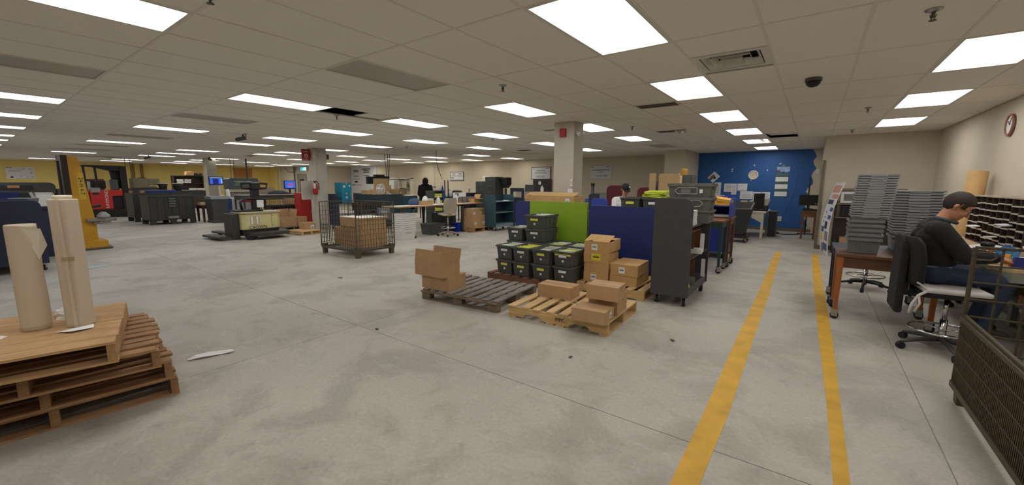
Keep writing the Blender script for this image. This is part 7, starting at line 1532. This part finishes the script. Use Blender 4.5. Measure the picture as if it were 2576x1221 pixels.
# person with a black cap behind the navy panel
c = [((-.05, -.09, .60), (-.05, .09, .60), .125, .125, 'trousers'), ((-.04, -.07, .7), (-.03, -.09, .98), .12, .125, 'shirt'), ((-.04, .07, .7), (-.03, .09, .98), .12, .125, 'shirt'), ((-.04, 0, .7), (-.03, 0, 1.0), .13, .13, 'shirt'), ((-.02, -.13, 1.08), (-.02, .13, 1.08), .082, .082, 'shirt'), ((-.02, 0, 1.1), (.02, 0, 1.2), .06, .054, 'skin')]
for s in (-1, 1):
    sh = Vector((-.02, s*.18, 1.08)); el = Vector((.09, s*.23, .84)); wr = Vector((.29, s*.13, .86))
    c += [(sh, el, .074, .056, 'shirt'), (el, wr, .045, .034, 'skin')]; hand(c, wr, (1, -s*.2, -.05), (0, 0, -1), 1.0, 1.0, .35)
    kn = Vector((.36, s*.11, .56)); ft = Vector((.33, s*.12, .12)); c += [((-.03, s*.09, .60), kn, .09, .066, 'trousers'), (kn, ft, .064, .046, 'trousers'), (ft+Vector((-.03, 0, -.07)), ft+Vector((.14, 0, -.085)), .042, .034, 'shoe')]
def cap(t, hp, R):
    CAPM = mat('black_cap', (28, 28, 30), .8, var=.1)
    mb = MB(); n, k = 28, 8; base = 0
    for i in range(k+1):
        th = PI/2*i/k
        for j in range(n): a = 2*PI*j/n; mb.v.append(tuple(hp(Vector((.112*math.cos(th)*math.cos(a)-.012, .09*math.cos(th)*math.sin(a), .03+.10*math.sin(th))))))
    for i in range(k):
        for j in range(n): mb.f.append((i*n+j, i*n+(j+1) % n, (i+1)*n+(j+1) % n, (i+1)*n+j))
    o = P('cap', mesh('cap', mb, CAPM, True), None, t); s = o.modifiers.new('solid', 'SOLIDIFY'); s.thickness = .008
    pk = MB(); pts = [(.085, -.075), (.15, -.055), (.175, 0), (.15, .055), (.085, .075)]
    m_ = len(pts)
    for z in (.03, .036):
        for (x, y) in pts: pk.v.append(tuple(hp(Vector((x, y, z-(x-.085)*.2)))))
    pk.f = [tuple(reversed(range(m_))), tuple(range(m_, 2*m_))]+[(j, (j+1) % m_, m_+(j+1) % m_, m_+j) for j in range(m_)]
    P('cap_peak', pk, CAPM, o); em = MB(); ellipsoid(em, hp((.07, .055, .085)), (.018, .016, .016), R, 10); P('cap_badge', em, PAPER, o)
    hb = MB(); ellipsoid(hb, hp((-.03, 0, .0)), (.085, .08, .06), R, 16); P('hair', hb, HAIRM, t, True)
_wp = person('seated person in a white shirt and black cap behind the right navy panel', (-3.42, 8.92, 0), -.95, c, (.06, 0, 1.305), Matrix.Rotation(.4, 3, 'Y'), {'shirt': mat('white_shirt', (224, 224, 226), .8, var=.05), 'trousers': JEANS, 'skin': SKIN, 'shoe': SHOE}, .010, cap)
_wp.scale = (1.08, 1.08, 1.08)
t = T('office_chair', 'low grey swivel chair under the person in the white shirt', 'chair', (-3.42, 8.92, 0), 0); star_base(t, .28, 5, None, .42, BLACK); P('seat', MB().box(-.22, -.22, .41, .22, .22, .475), MGREY, t, bev=.02)
